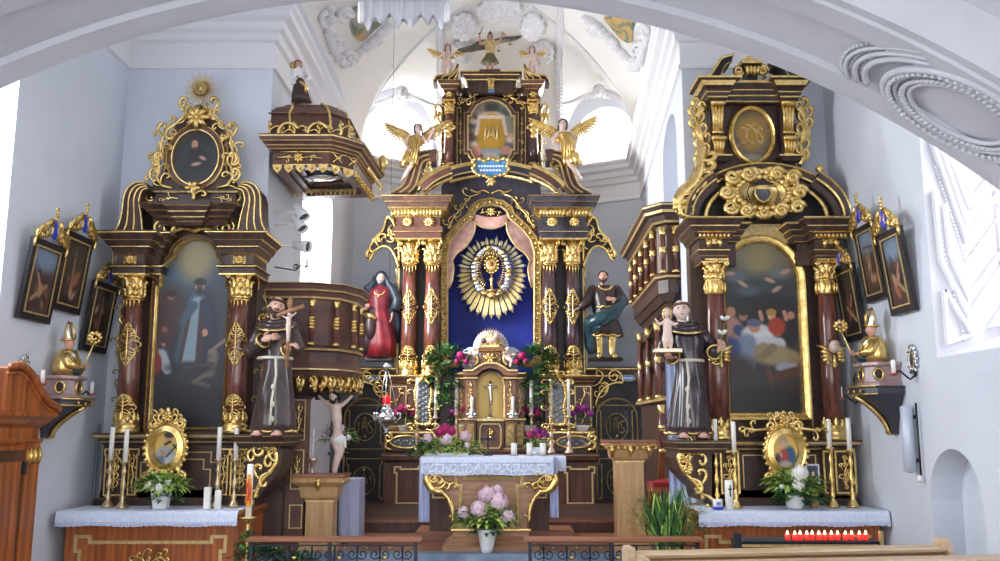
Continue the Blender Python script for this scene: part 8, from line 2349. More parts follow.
head(t_,q(333.5,397),.075,yaw=-.3,tilt=-.35,nod=.3,sk=skin_pale,hm=hair_dark,style='long',beard=hair_dark,neck=False)
mb = MB(wood_black); c_1,c_2 = q(318,396),q(353,396); mb.box(c_1.x - .05,c_2.x + .05,11.84,11.88,c_1.z - .05,c_1.z + .05); mb.build('crossbar',t_)
mb = MB(white_paint); mb.tube([q(331,438),q(337,441),q(344,437)],[.05,.075,.05],8); mb.tube([q(343,437),q(345,448)],[.045,.02],7); mb.build('loincloth',t_)
mb = MB(lip_red); mb.tube([q(339,410),q(339.5,416)],.012,4); mb.build('wound',t_)
x = P(312,470,11.75).x
candlestick('processional_candle','thin white candle on a brass stem under the pulpit beside the crucifix',x,11.75,ZF,ZY(458,11.75),ZY(428,11.75),.014,brass_pink,base_r=.10)
q_ = P(328,476,11.75)
mb = MB(iron)
mb.lathe((q_.x + .08,12.0,ZF),[(.16,0),(.03,.03),(.02,1.1),(.14,1.12),(.14,1.15)],14)
fs = tag(mb.build('flower_stand'),'thin black flower stand under the pulpit carrying a small bouquet','stand')
bouquet('small_bouquet','small bouquet with a pale pink peony on a stand beneath the pulpit crucifix','flowers',(q_.x + .08,12.0,ZF + 1.151),([(.07,0),(.09,.08)],white_paint,'round'),
 [(0,-.08,.28,.10,petal_pink),(.13,-.05,.18,.05,petal_white),(-.14,-.03,.25,.04,petal_pink)],[(90,(0,0,.18),(.22,.14,.14),.11,.028,[green_leaf,lime_leaf])],8)
# hanging sanctuary lamp
cx_,yl = P(386.5,412,14.2).x,14.2
zl_ = lambda py: ZY(py,yl)
t_ = thing('sanctuary_lamp','silver hanging sanctuary lamp with a red glass on long chains','lamp',(cx_,yl,zl_(432)))
mb = MB(silver)
mb.lathe((cx_,yl,zl_(434)),[(.02,0),(.045,.02),(.02,.05),(.05,.10),(.05,.12),(.13,.18),(.17,.24),(.11,.30),(.08,.33),(.10,.36),(.07,.40),(.05,.42),(.06,.44),(.05,.46)],18)
for i in range(5):
 a = 2 * pi * i / 5 + .3; mb.tube([(cx_ + .18 * cos(a),yl + .18 * sin(a),zl_(421)),(cx_ + .22 * cos(a),yl + .22 * sin(a),zl_(418)),(cx_ + .22 * cos(a),yl + .22 * sin(a),zl_(413)),(cx_ + .16 * cos(a),yl + .16 * sin(a),zl_(414))],.018,5)
mb.build('lamp_body',t_)
mb = MB(red_glass); mb.lathe((cx_,yl,zl_(406)),[(.045,0),(.06,.05),(.065,.09),(.05,.14),(.03,.17)],14); mb.build('red_glass',t_)
mb = MB(silver)
for i in range(3):
 a = 2 * pi * i / 3 + .5; mb.tube([(cx_ + .2 * cos(a),yl + .2 * sin(a),zl_(414)),(cx_,yl,zl_(366))],.008,4)
mb.lathe((cx_,yl,zl_(368)),[(.09,0),(.04,.06),(.01,.09)],12); mb.use(iron); mb.tube([(cx_,yl,zl_(364)),(cx_,yl,9.66)],.003,4)
mb.build('chain',t_)
# red upholstered chair with carved back
cx_ = P(692,490,12.0).x
t_ = thing('sanctuary_chair','carved wooden chair with red velvet seat behind the potted grass','chair',(cx_,12.2,ZF))
mb = MB(red_velvet); sz = ZY(482,12.2); xc2 = P(672,488,12.2).x; mb.box(xc2 - .28,xc2 + .38,12.0,12.5,sz - .06,sz); mb.ell((xc2 + .05,12.25,sz - .01),(.32,.24,.05),nu=14,nv=8); mb.build('seat',t_)
mb = MB(wood_warm); mb.box(xc2 - .28,xc2 + .38,12.0,12.5,sz - .13,sz - .061); mb.build('seat_frame',t_)
for dx in (-.25,.35):
 for dy in (12.03,12.46):
  l_ = MB(wood_warm); l_.lathe((xc2 + dx,dy,ZF),[(.03,0),(.02,.08),(.035,.2),(.025,(sz - ZF) * .8),(.03,sz - ZF - .13)],8); l_.build('leg',t_)
mb = MB(wood_warm); xb_ = P(696,470,12.4).x; z0_,z1_ = sz,ZY(456,12.4)
mb.box(xb_ - .16,xb_ + .10,12.46,12.52,z0_,z1_)
for q in (-.16,.10): mb.lathe((xb_ + q,12.49,z0_),[(.03,0),(.03,z1_ - z0_ - .02),(.045,z1_ - z0_),(.02,z1_ - z0_ + .06),(0,z1_ - z0_ + .10)],8)
mb.use(gold_dull); leafy(mb,[(xb_ - .03,z0_ + .06),(xb_ - .02,(z0_ + z1_) / 2),(xb_ - .03,z1_ - .04)],.06,12.45,.01); mb.build('backrest',t_)
# tall leaning wooden staff next to the right friar
mb = MB(wood_warm)
a,b = P(671,312,11.3),P(656,486,11.3)
mb.prism([(P(667,318,12.7).x,P(667,318,12.7).z),(P(674,318,12.7).x,P(674,318,12.7).z),(P(673,488,12.7).x,ZF),(P(655,488,12.7).x - .02,ZF)],12.7,12.74)
tag(mb.build('banner_board'),'tall narrow orange-brown wooden board standing between oratory and right friar','board')
mb = MB(mat('blue_white_curtain',srgb(206,218,246),.8,col2=srgb(186,200,236),nscale=3,wave=(8,8,.4)))
n = 30; vs = []
for j in range(9):
 v = j / 8
 for i in range(n + 1):
  t = i / n; x = 2.10 + .27 * t; vs.append((x - .0,11.45 + .02 * sin(t * 22),ZY(330,11.5) + (ZF - ZY(330,11.5)) * v))
mb.add(vs,[(j * (n + 1) + i,j * (n + 1) + i + 1,(j + 1) * (n + 1) + i + 1,(j + 1) * (n + 1) + i) for j in range(8) for i in range(n)],True)
tag(mb.build('white_curtain'),'long bluish white curtain hanging in the corner behind the right friar','curtain')
# wooden dais of the high altar
mb = MB(wood_mensa)
mb.box(-2.75,2.4,13.2,17.0,ZF + .001,ZF + .16); mb.box(-2.75,2.4,13.16,13.22,ZF + .14,ZF + .17,wood_rail); mb.box(-2.6,2.3,13.9,17.0,ZF + .16,ZF + .165,wood_dark)
struct(mb.build('floor_dais'))
# ================================================================ THINGS ON THE SIDE ALTARS AND IN THE NAVE
# small oval pictures standing on the side altars
def oval_picture(lab,A,hw,py,rx_px,rz_px,y,paint,crest_top,side_scrolls,foot_py):
 t_ = thing('oval_picture',lab,'picture',(A.x(hw,py),y,A.z(foot_py)))
 cx,cz = A.p(hw,py); rx,rz = A.h(rx_px,py),A.h(rz_px,py)
 g = MB(gold)
 g.sweep(oval(cx,cz,rx,rz,36),[(-.05,0),(-.05,.04),(-.03,.06),(-.01,.04),(.02,.05),(.05,.06),(.06,0)],closed=True,m=gold,y=y)
 for i in range(26):
  a = 2 * pi * i / 26; g.ell((cx + (rx + .055) * cos(a),y - .04,cz + (rz + .055) * sin(a)),(.028,.025,.028),nu=6,nv=4)
 zc = A.z(crest_top); zb = cz + rz + .03
 for q in (1,-1):
  leafy(g,[(cx + q * .02,zb),(cx + q * .10,zb + (zc - zb) * .25),(cx + q * .11,zb + (zc - zb) * .5),(cx + q * .05,zb + (zc - zb) * .8)],.10,y - .03,.022)
  g.tube([(p[0],y - .03,p[1]) for p in spiral(cx + q * .15,zb + .01,.06,.015,0,q * 1.4,12)],.022,5)
  if side_scrolls:
   leafy(g,[(cx + q * (rx * .9),zb - .02),(cx + q * (rx + .14),zb - .04),(cx + q * (rx + .24),zb - .02),(cx + q * (rx + .30),zb - .07)],.09,y - .03,.024)
  # feet
  zf = A.z(foot_py)
  g.tube([(cx + q * rx * .8,y - .02,cz - rz * .8),(cx + q * rx * .9,y - .03,(cz - rz + zf) / 2),(cx + q * rx * .9,y - .03,zf + .05)],.03,6)
  g.tube([(p[0],y - .035,p[1]) for p in spiral(cx + q * rx * 1.0,zf + .06,.055,.012,-pi / 2,q * 1.5,14)],.024,5)
  leafy(g,[(cx,cz - rz - .05),(cx + q * .08,cz - rz - .10),(cx + q * rx * .8,zf + .06)],.07,y - .02,.018)
 rosette(g,cx,zb + (zc - zb) * .45,.07,y - .05,7,.02); g.ell((cx,y - .03,zc - .03),(.03,.02,.045),nu=7,nv=5)
 g.build('gilt_frame',t_)
 b = MB(wood_dark); b.lathe((cx,y + .02,cz),[(rx,0),(rx,.015)],30,axis='y',sy=rz / rx); b.box(cx - .02,cx + .02,y + .005,y + .03,A.z(foot_py),cz); b.build('backing',t_)
 canvas_obj(paint,cx - rx,cx + rx,cz - rz,cz + rz,y - .005,'oval_painting',t_,inside=in_oval)
cv = Canvas(44,56,(206,176,96))
cv.blob(.45,.75,.32,.28,(150,160,172),.25).blob(.35,.85,.2,.15,(92,104,124),.4).blob(.62,.80,.18,.14,(180,186,192),.3).blob(.55,.27,.11,.10,(190,144,118),.2).blob(.56,.2,.15,.07,(66,56,56),.3).stroke(.45,.42,.6,.36,.04,(40,40,46)).blob(.4,.62,.1,.05,(180,130,104),.3,rot=20)
cv.stroke(.5,.72,.86,.38,.025,(44,34,30)).stroke(.68,.42,.84,.56,.022,(44,34,30)).grain(3,1)
oval_picture('oval gilt-framed picture of a cleric holding a cross on the left side altar',LA,-4.5,447,16,20,10.42,cv,409,False,479)
cv = Canvas(44,56,(222,186,104))
cv.blob(.5,.78,.36,.26,(50,52,66),.25).blob(.64,.62,.17,.22,(36,84,128),.3).blob(.47,.62,.15,.16,(164,70,62),.3).blob(.5,.82,.2,.09,(176,170,160),.4).blob(.45,.33,.085,.09,(206,164,140),.2).blob(.47,.27,.13,.12,(150,140,140),.3,op=.6).blob(.45,.34,.075,.08,(210,168,144),.2).stroke(.34,.5,.4,.62,.03,(200,156,134)).grain(3,1)
oval_picture('oval gilt-framed picture of a veiled woman in blue on the right side altar',RA,4.2,450,16.5,20.5,10.42,cv,412,True,480)
# cloths
def side_cloth(x0,x1,lab): return cloth('altar_cloth',x0,x1,10.0,10.75,1.026,.15,lab,wav=.008)
side_cloth(-4.79,-2.83,'white linen cloth with blue-stitched scalloped edge on the left side altar')
side_cloth(2.14,4.20,'white linen cloth with blue-stitched scalloped edge on the right side altar')
zc = 1.031
# candlesticks, left (silver-gilt baroque) and right (gold)
for px,y,top,stick,d_ in ((110,10.45,427,459,'outermost of two tall candlesticks at the left end of the left side altar'),(124.5,10.30,428.5,461,'inner of two tall candlesticks at the left end of the left side altar'),
 (218,10.40,427,459,'inner of two tall candlesticks at the right end of the left side altar'),(235,10.45,428,459,'outermost of two tall candlesticks at the right end of the left side altar')):
 x = P(px,470,y).x; candlestick('candlestick',d_,x,y,zc,ZY(stick,y),ZY(top,y),.027,mat('aged_brass',(0.66,0.50,0.30),.32,.85,bump=.3,bscale=60) if 'aged_brass' not in MATS else MATS['aged_brass'])
for px,y,top,stick,d_ in ((716.5,10.45,419,451,'outermost of two gold candlesticks at the left end of the right side altar'),(735,10.30,421.5,451,'inner of two gold candlesticks at the left end of the right side altar'),
 (831,10.40,419,447,'inner of two gold candlesticks at the right end of the right side altar'),(851,10.38,418,449,'outermost of two gold candlesticks at the right end of the right side altar')):
 x = P(px,470,y).x; candlestick('candlestick',d_,x,y,zc,ZY(stick,y),ZY(top,y),.027,gold)
x = P(207.5,497,10.2).x; mb = MB(wax); mb.box(x - .032,x + .032,10.17,10.23,zc,ZY(487,10.2)); tag(mb.build('block_candle'),'square white block candle standing on the left side altar','candle')
x = P(219,497,10.15).x; pillar_candle(x,10.12,zc,.036,ZY(490,10.15) - zc,'short round white candle beside the square one on the left side altar')
# flowers
q = P(161,504,10.25)
bouquet('flower_vase','white square vase of pale roses and greenery on the left side altar','flowers',(q.x,10.25,zc),((.07,.095,.17),white_paint,'box'),
 [(-.10,-.1,.25,.06,petal_white),(.02,-.14,.22,.07,petal_white),(.10,-.08,.28,.05,petal_white),(-.02,-.05,.32,.05,petal_white)],[(400,(0,-.03,.24),(.30,.16,.12),.11,.024,[lime_leaf,green_leaf,lime_leaf]),(50,(.10,-.08,.12),(.16,.1,.08),.10,.03,[green_leaf,dark_leaf])],11)
q = P(794,502,10.25)
bouquet('flower_vase','round white vase of white blossoms and green leaves on the right side altar','flowers',(q.x,10.22,zc),([(.07,0),(.095,.04),(.10,.10),(.09,.15)],white_paint,'round'),
 [(.03,-.12,.38,.10,petal_white),(.0,-.15,.26,.075,petal_white),(-.16,-.08,.24,.04,petal_white)],[(300,(0,-.02,.24),(.30,.16,.14),.13,.030,[lime_leaf,lime_leaf,green_leaf]),(60,(.04,-.1,.12),(.26,.1,.08),.14,.045,[green_leaf,dark_leaf])],12)
# right altar small things
x = P(717,497,10.15).x
mb = MB(blue_paint); mb.lathe((x,10.13,zc),[(.055,0),(.06,.01),(.06,.03)],16); mb.use(white_paint); mb.lathe((x,10.13,zc + .03),[(.052,0),(.052,.075),(.048,.08)],16); mb.use(blue_paint)
for i in range(3): mb.box(x - .02 + .015 * i,x - .012 + .015 * i,10.074,10.08,zc + .05,zc + .085)
tag(mb.build('votive_tin'),'small white and blue round tin candle on the right side altar','candle')
x = P(729,490,10.12).x; o = pillar_candle(x,10.12,zc,.045,ZY(480,10.12) - zc,'white pillar candle with a black cross on the right side altar')
mb = MB(iron); zz = ZY(490,10.1); mb.box(x - .006,x + .006,10.068,10.078,zz - .07,zz + .05); mb.box(x - .022,x + .022,10.068,10.078,zz + .005,zz + .017); mb.build('cross_mark',o)
a,b = P(806,480,10.40),P(820,480,10.40); mb = MB(silver); z0,z1 = ZY(484,10.4),ZY(464,10.4)
mb.box(a.x,b.x,10.40,10.42,z0,z1); mb.use(glass_dark); mb.box(a.x + .02,b.x - .02,10.392,10.40,z0 + .02,z1 - .02); mb.use(skin_pale); mb.ell(((a.x + b.x) / 2,10.39,(z0 + z1) / 2),(.02,.004,.03),nu=7,nv=5); mb.use(gold_dull); mb.box((a.x + b.x) / 2 - .04,(a.x + b.x) / 2 + .04,10.36,10.46,zc,z0 + .004)
tag(mb.build('framed_photo'),'small dark picture in a metal frame at the right of the white blossoms','picture')
# stations of the cross on the side walls
def station(lab,wx,sx,ya,yb,zt,zb,seed,light):
 t_ = thing('station_picture',lab,'picture',(wx,(ya + yb) / 2,zb),'painted stations of the cross on the side walls' if False else None)
 lean = .10
 def W_(s_,z,d): return V(wx + sx * (d + .03 + lean * (z - zb) / (zt - zb)),ya + (yb - ya) * s_,z)
 fw = .085
 mb = MB(wood_black)
 def slab(s0,s1,z0,z1,d0,d1,m):
  mb.use(m); c = [W_(s0,z0,d0),W_(s1,z0,d0),W_(s1,z1,d0),W_(s0,z1,d0),W_(s0,z0,d1),W_(s1,z0,d1),W_(s1,z1,d1),W_(s0,z1,d1)]
  mb.add(c,[(0,1,2,3),(7,6,5,4),(0,4,5,1),(1,5,6,2),(2,6,7,3),(3,7,4,0)],False)
 w_ = fw / (yb - ya)
 for (s0,s1,z0,z1) in ((0,w_,zb,zt),(1 - w_,1,zb,zt),(w_,1 - w_,zb,zb + fw),(w_,1 - w_,zt - fw,zt)): slab(s0,s1,z0,z1,-.01,.035,wood_black)
 for (s0,s1,z0,z1) in ((w_ * .8,w_,zb + fw,zt - fw),(1 - w_,1 - w_ * .8,zb + fw,zt - fw),(w_ * .8,1 - w_ * .8,zb + fw * .8,zb + fw),(w_ * .8,1 - w_ * .8,zt - fw,zt - fw * .8)): slab(s0,s1,z0,z1,.03,.042,gold_line)
 mb.build('frame',t_)
 rg = random.Random(seed); cv = Canvas(40,56,light[0])
 cv.blob(.5,.15,.6,.2,light[1],.6)
 for i in range(16): cv.blob(rg.uniform(.2,.8),rg.uniform(.35,.85),rg.uniform(.05,.13),rg.uniform(.04,.12),rg.choice([(150,96,74),(96,56,44),(58,44,44),(176,140,116),(60,56,70),(124,76,60),(44,34,32)]),.5,rot=rg.uniform(-50,50))
 if seed % 2: cv.stroke(.5,.15,.52,.75,.03,(150,120,100)); cv.stroke(.2,.25,.8,.22,.025,(80,58,48))
 else: cv.stroke(.2,.8,.75,.55,.05,(160,130,90)); cv.stroke(.45,.55,.3,.4,.04,(176,136,110))
 cv.grain(4,seed)
 f = (lambda u,v: W_(w_ + (1 - 2 * w_) * u,zt - fw - (zt - zb - 2 * fw) * v,.02))
 canvas_obj(cv,0,0,0,0,0,'painting',t_,frame=f)
 g = MB(gold)
 def gp(s_,z): return W_(s_,z,.05)
 ym = .5; H0 = zt; k_ = 1 / (yb - ya)
 for q in (1,-1):
  for (s0,dz,hh) in ((.42,.03,.05),(.30,.06,.07),(.17,.10,.08)):
   pts = [(gp(.5 + q * s0,H0 + dz))];
   for i in range(12):
    a = i * .55; r = hh * 1.35 * (1 - i / 14); pts.append(gp(.5 + q * (s0 - .0) + q * r * cos(a) * k_ * .9,H0 + dz + r * sin(a)))
   g.tube(pts[1:],.022,5)
  g.tube([gp(.5 + q * .50,H0 + .0),gp(.5 + q * .46,H0 + .08),gp(.5 + q * .34,H0 + .07),gp(.5 + q * .22,H0 + .17),gp(.5 + q * .12,H0 + .22)],.028,6)
  g.tube([gp(.5 + q * .50,H0 + .0),gp(.5 + q * .53,H0 - .05),gp(.5 + q * .5,H0 - .1)],.018,5)
 g.build('gilt_crest',t_)
 b = MB(blue_paint); c = gp(.5,H0 + .13); b.ell(c,(.02,.075,.105),nu=14,nv=10); b.use(gold_line); b.tube([c + V(sx * .015,.012 * 0 + .0,.03),c + V(sx * .018,.02,0),c + V(sx * .015,0,-.03)],.006,4); b.build('blue_medallion',t_)
 g = MB(gold); c2 = gp(.5,H0 + .24)
 for i in range(4): g.ell(c2 + V(0,0,.038 * i),(.018,.028 if i % 2 else .02,.022),nu=7,nv=5)
 g.build('finial',t_)
DK = ((50,38,36),(70,60,56)); LT = ((74,54,48),(120,140,164))
def fr(px): return 0
station('framed station painting with pale sky on the left wall, nearest the window',XL,1,8.92,9.56,3.83,3.0,2,LT)
station('dark framed station painting of a crucifixion on the left wall, middle of three',XL,1,9.58,10.22,4.05,3.18,3,DK)
station('dark framed station painting on the left wall nearest the side altar, hanging lowest',XL,1,10.34,10.98,3.62,2.80,7,DK)
station('dark framed station painting on the right wall nearest the side altar, hanging lowest',XR,-1,10.22,10.80,3.80,2.92,4,DK)
station('framed station painting on the right wall, middle and highest of three',XR,-1,9.58,10.12,4.15,3.30,5,LT)
station('framed station painting on the right wall nearest the window jamb',XR,-1,8.95,9.50,3.95,3.08,6,LT)
# candle sconces with crystal reflectors (consecration candles)
def sconce(lab,wx,sx,y,z,first=[None]):
 t_ = thing('wall_sconce',lab,'sconce',(wx,y,z))
 g = MB(silver)
 for i in range(12): a = 2 * pi * i / 12; g.tube([V(wx + sx * .03,y + .05 * cos(a),z + .08 * sin(a)),V(wx + sx * .02,y + .10 * cos(a),z + .15 * sin(a))],[.016,.022],5)
 g.tube([V(wx + sx * .03,y + .075 * cos(a),z + .12 * sin(a)) for a in [2 * pi * i / 20 for i in range(20)]],.010,5,closed=True)
 g.build('reflector',t_)
 g = MB(glass_dark); g.ell(V(wx + sx * .035,y,z),(.012,.045,.07),nu=12,nv=8); g.use(gold_line); g.tube([V(wx + sx * .035,y + .048 * cos(a),z + .075 * sin(a)) for a in [2 * pi * i / 16 for i in range(16)]],.007,4,closed=True); g.build('mirror',t_)
 g = MB(iron); pts = [(0,-.14),(.06,-.20),(.12,-.16),(.17,-.12),(.22,-.17)]
 g.tube([V(wx + sx * (a + .01),y - .03,z + b) for a,b in smooth_path(pts,5)],.011,5); g.tube([V(wx + sx * (.04 + .03 * cos(a)),y - .03,z - .15 + .03 * sin(a)) for a in [i * .6 for i in range(9)]],.009,5)
 g.use(lip_red); g.lathe((wx + sx * .24,y - .03,z - .17),[(.01,0),(.05,.015),(.055,.025)],12); g.build('arm',t_)
 g = MB(wax); g.lathe((wx + sx * .24,y - .03,z - .145),[(.022,0),(.022,.13),(.016,.135)],10); g.build('candle',t_)
sconce('candle sconce with round crystal reflector on left wall beside the window',XL,1,9.18,2.50)
sconce('candle sconce with round crystal reflector on the left wall between bishop bust and side altar',XL,1,10.30,2.44)
sconce('candle sconce with round crystal reflector on the right wall near the window jamb',XR,-1,9.16,2.60)
sconce('candle sconce on the right wall behind the bishop bust near the side altar',XR,-1,10.62,2.40)
# slim loudspeaker column on the right wall
q = P(918,440,9.2)
mb = MB(mat('pale_grey_metal',srgb(196,206,222),.4,.2)); z0,z1 = ZY(473,9.2),ZY(405,9.2)
mb.lathe((XR - .09,9.25,z0),[(.03,0),(.06,.02),(.06,z1 - z0 - .02),(.03,z1 - z0)],18); mb.use(iron); mb.box(XR - .03,XR,9.23,9.27,z0 + .1,z0 + .14); mb.box(XR - .03,XR,9.23,9.27,z1 - .14,z1 - .1)
mb.tube([(XR - .035,9.14,z0 - .02),(XR - .035,9.14,z1 + .02)],.010,6); mb.use(white_paint); mb.lathe((XR - .05,9.14,z0 - .09),[(.02,0),(.03,.04),(.02,.07)],10)
tag(mb.build('column_loudspeaker'),'slim pale grey vertical loudspeaker on the right wall','loudspeaker')
# dark board strips behind the candles at the outer ends of the side altars
for x0,x1,y,d_ in ((P(94,465,10.9).x,P(98,465,10.9).x,10.9,'tall thin grey pole leaning at the outer end of left side altar'),(P(852,465,10.9).x,P(854,465,10.9).x,10.9,'tall thin grey pole standing at the outer end of right side altar')):
 mb = MB(mat('grey_pole',srgb(120,132,146),.5) if 'grey_pole' not in MATS else MATS['grey_pole']); mb.tube([((x0 + x1) / 2,y,0.0),((x0 + x1) / 2 + (.0),y,ZY(424,y))],.018,8); tag(mb.build('pole'),d_,'pole')
# spotlights on the pier under the canopy
def spot(lab,px,py,y,ang,px2):
 c = P(px,py,y); t_ = thing('spotlight',lab,'spotlight',tuple(c))
 d = V(cos(ang) * .8,-.35,sin(ang)).normalized(); R = d.to_track_quat('Z','X').to_matrix()
 mb = MB(white_paint); st0 = len(mb.v)
 mb.lathe((0,0,-.13),[(.03,0),(.055,.01),(.055,.10),(.075,.15),(.085,.24),(.075,.245),(.065,.17)],16)
 mb.v[st0:] = [tuple(R @ V(*v) + c) for v in mb.v[st0:]]; mb.build('housing',t_)
 mb = MB(glass_dark); st0 = 0; mb.lathe((0,0,.08),[(.062,0),(0,.002)],14); mb.v = [tuple(R @ V(*v) + c) for v in mb.v]; mb.build('lens',t_)
 mb = MB(white_paint); w0 = P(px2,py - 2,y); mb.tube([c,V(CLx + .01,w0.y + .1,c.z + .02)],.014,6); mb.build('bracket',t_)
spot('upper of three white spotlights mounted below the pulpit canopy',301,212,11.5,-.9,290)
spot('middle of three white spotlights mounted below the pulpit canopy',299,224,11.5,-.8,288)
spot('lower of three white spotlights mounted above the pulpit',302,246,11.5,-.15,288)
t_ = thing('wall_bracket','small black wrought iron candle bracket on the pier above the pulpit','bracket',(CLx,11.7,P(296,268,11.7).z))
g = MB(iron); c = P(300,267,11.7); g.tube([(CLx,11.7,c.z),(c.x - .05,11.68,c.z - .05),(c.x + .03,11.66,c.z + .02),(c.x + .09,11.66,c.z - .02)],.010,5); g.tube([(p[0],11.68,p[1]) for p in spiral(c.x - .05,c.z + .0,.04,.01,0,1.4,12)],.009,5); g.use(lip_red); g.lathe((c.x + .10,11.66,c.z - .01),[(.01,0),(.04,.015)],10); g.use(wax); g.lathe((c.x + .10,11.66,c.z + .005),[(.018,0),(.018,.09)],8); g.build('iron_scroll',t_)
# ---------------------------------------------------------------- communion rails
def rail(lab,x0,x1,y,zt_,posts):
 t_ = thing('communion_rail',lab,'rail',((x0 + x1) / 2,y,0))
 mb = MB(wood_rail); mb.stack(x0,x1,y - .07,y + .09,[(zt_ - .05,-.02,wood_rail),(zt_ - .035,.02,None),(zt_ - .01,.02,None),(zt_,.0,None)]); mb.build('handrail',t_)
 g = MB(iron)
 g.box(x0 + .04,x1 - .04,y - .01,y + .01,zt_ - .09,zt_ - .075); g.box(x0 + .04,x1 - .04,y - .01,y + .01,.10,.12)
 for x in posts: g.box(x - .018,x + .018,y - .018,y + .018,0,zt_ - .05)
 g.build('iron_frame',t_)
 n = int((x1 - x0) / .22); s_ = MB(iron)
 for i in range(n):
  cx = x0 + .06 + (x1 - x0 - .12) * (i + .5) / n
  for q in (1,-1):
   for (zz,sg) in ((zt_ - .17,1),(zt_ - .34,-1),(zt_ - .52,1)):
    s_.tube([(p[0],y,p[1]) for p in spiral(cx + q * .052,zz,.055,.012,(pi if q > 0 else 0),q * sg * 1.25,14)],.0065,4)
   s_.tube([(cx + q * .004,y,zt_ - .08),(cx + q * .004,y,.12)],.005,4)
 s_.build('scrollwork',t_)
 b = MB(gold)
 for i in range(n):
  cx = x0 + .06 + (x1 - x0 - .12) * (i + .5) / n
  b.ell((cx,y - .015,zt_ - .26),(.022,.012,.03),nu=7,nv=5) ; b.ell((cx + .10,y - .012,zt_ - .105),(.012,.01,.016),nu=6,nv=4)
  if i % 2: b.ell((cx + .05,y - .012,zt_ - .20),(.03,.012,.02),nu=7,nv=5); b.ell((cx - .05,y - .012,zt_ - .42),(.03,.012,.025),nu=7,nv=5)
 b.build('gilt_leaves',t_)
yr = 9.4; zr = ZY(537,yr)
rail('wooden-topped wrought iron communion rail left of the free altar',P(250,537,yr).x,P(420,537,yr).x,yr,zr,(P(252,537,yr).x,P(330,537,yr).x,P(416,537,yr).x))
rail('wooden-topped wrought iron communion rail right of the free altar',P(526,537,yr).x,P(700,537,yr).x,yr,zr,(P(530,537,yr).x,P(611,537,yr).x,P(697,537,yr).x))
# paschal candle on a gilt stand
yp = 9.75; cx_ = P(249.5,490,yp).x
t_ = thing('paschal_candle','tall white paschal candle with orange and red decoration on a gilt stand','candle',(cx_,yp,0))
z0,z1 = ZY(517,yp),ZY(464,yp); r = .033
mb = MB(wax); mb.lathe((cx_,yp,z0),[(r,0),(r,z1 - z0 - .01),(r * .8,z1 - z0)],18); c_ = mb.build('candle',t_)
org = mat('orange_wax',srgb(238,168,40),.4); redw = mat('red_wax',srgb(226,64,28),.4)
d = MB(org); za,zb_ = ZY(507,yp),ZY(474,yp)
def onc(a,z,o=.002): return V(cx_ + (r + o) * sin(a),yp - (r + o) * cos(a),z)
n = 14; m_ = 12; vs = []
for j in range(m_ + 1):
 v = j / m_; hw = 1.25 * sin(pi * (.12 + .80 * v)) ** .6 * (1 - .25 * v)
 for i in range(n + 1): vs.append(onc(-hw + 2 * hw * i / n,za + (zb_ - za) * v))
d.add(vs,[(j * (n + 1) + i,j * (n + 1) + i + 1,(j + 1) * (n + 1) + i + 1,(j + 1) * (n + 1) + i) for j in range(m_) for i in range(n)],True)
d.use(redw)
for pts in ([(-.5,.08),(-.2,.3),(.3,.35),(.1,.55),(-.3,.6),(0,.85)],[(.6,.1),(.4,.3),(.6,.5),(.3,.7)],[(-.8,.3),(-.6,.5),(-.5,.75)]): d.tube([onc(a,za + (zb_ - za) * v,.003) for a,v in smooth_path(pts,4)],.007,5)
d.use(lip_red); d.tube([onc(0,za + (zb_ - za) * .2,.005),onc(0,za + (zb_ - za) * .75,.005)],.005,4); d.tube([onc(-.4,za + (zb_ - za) * .58,.005),onc(.4,za + (zb_ - za) * .58,.005)],.005,4)
d.build('wax_decoration',c_)
mb = MB(gold); h = z0
mb.lathe((cx_,yp,0),[(.16,0),(.15,.03),(.06,.08),(.03,.14),(.05,.2),(.02,.3),(.018,h * .5),(.04,h * .56),(.02,h * .62),(.02,h * .8),(.035,h * .86),(.02,h * .92),(.03,h * .96),(.085,h * .985),(.09,h)],16); mb.build('stand',t_)
# greenery at the foot of the paschal candle, and orange bowl
q = P(262,561,9.6)
bouquet('leafy_plant','dark glossy leafy branches at the foot of the paschal candle behind the rail','potted plant',(q.x + .0,9.72,0),([(.12,0),(.16,.28),(.17,.3)],terracotta,'round'),[],
 [(240,(-.04,-.02,.50),(.34,.18,.22),.10,.03,[dark_leaf,green_leaf]),(60,(-.18,0,.70),(.10,.1,.12),.09,.028,[green_leaf,dark_leaf])],21)
q = P(285,561,9.6)
bouquet('leafy_plant','low bluish green plant behind the left communion rail','potted plant',(q.x + .08,9.7,0),([(.12,0),(.15,.22),(.16,.24)],terracotta,'round'),[],[(200,(.05,0,.47),(.30,.16,.16),.09,.026,[dark_leaf,green_leaf])],22)
mb = MB(wood_oak); q = P(283,556,9.05); mb.lathe((q.x,9.05,.0),[(.12,0),(.14,.02),(.03,.05),(.03,.40),(.06,.46),(.09,.53),(.075,.575),(.03,.60),(0,.605)],18)
tag(mb.build('wooden_post'),'rounded light wooden post head in front of the left communion rail','post')
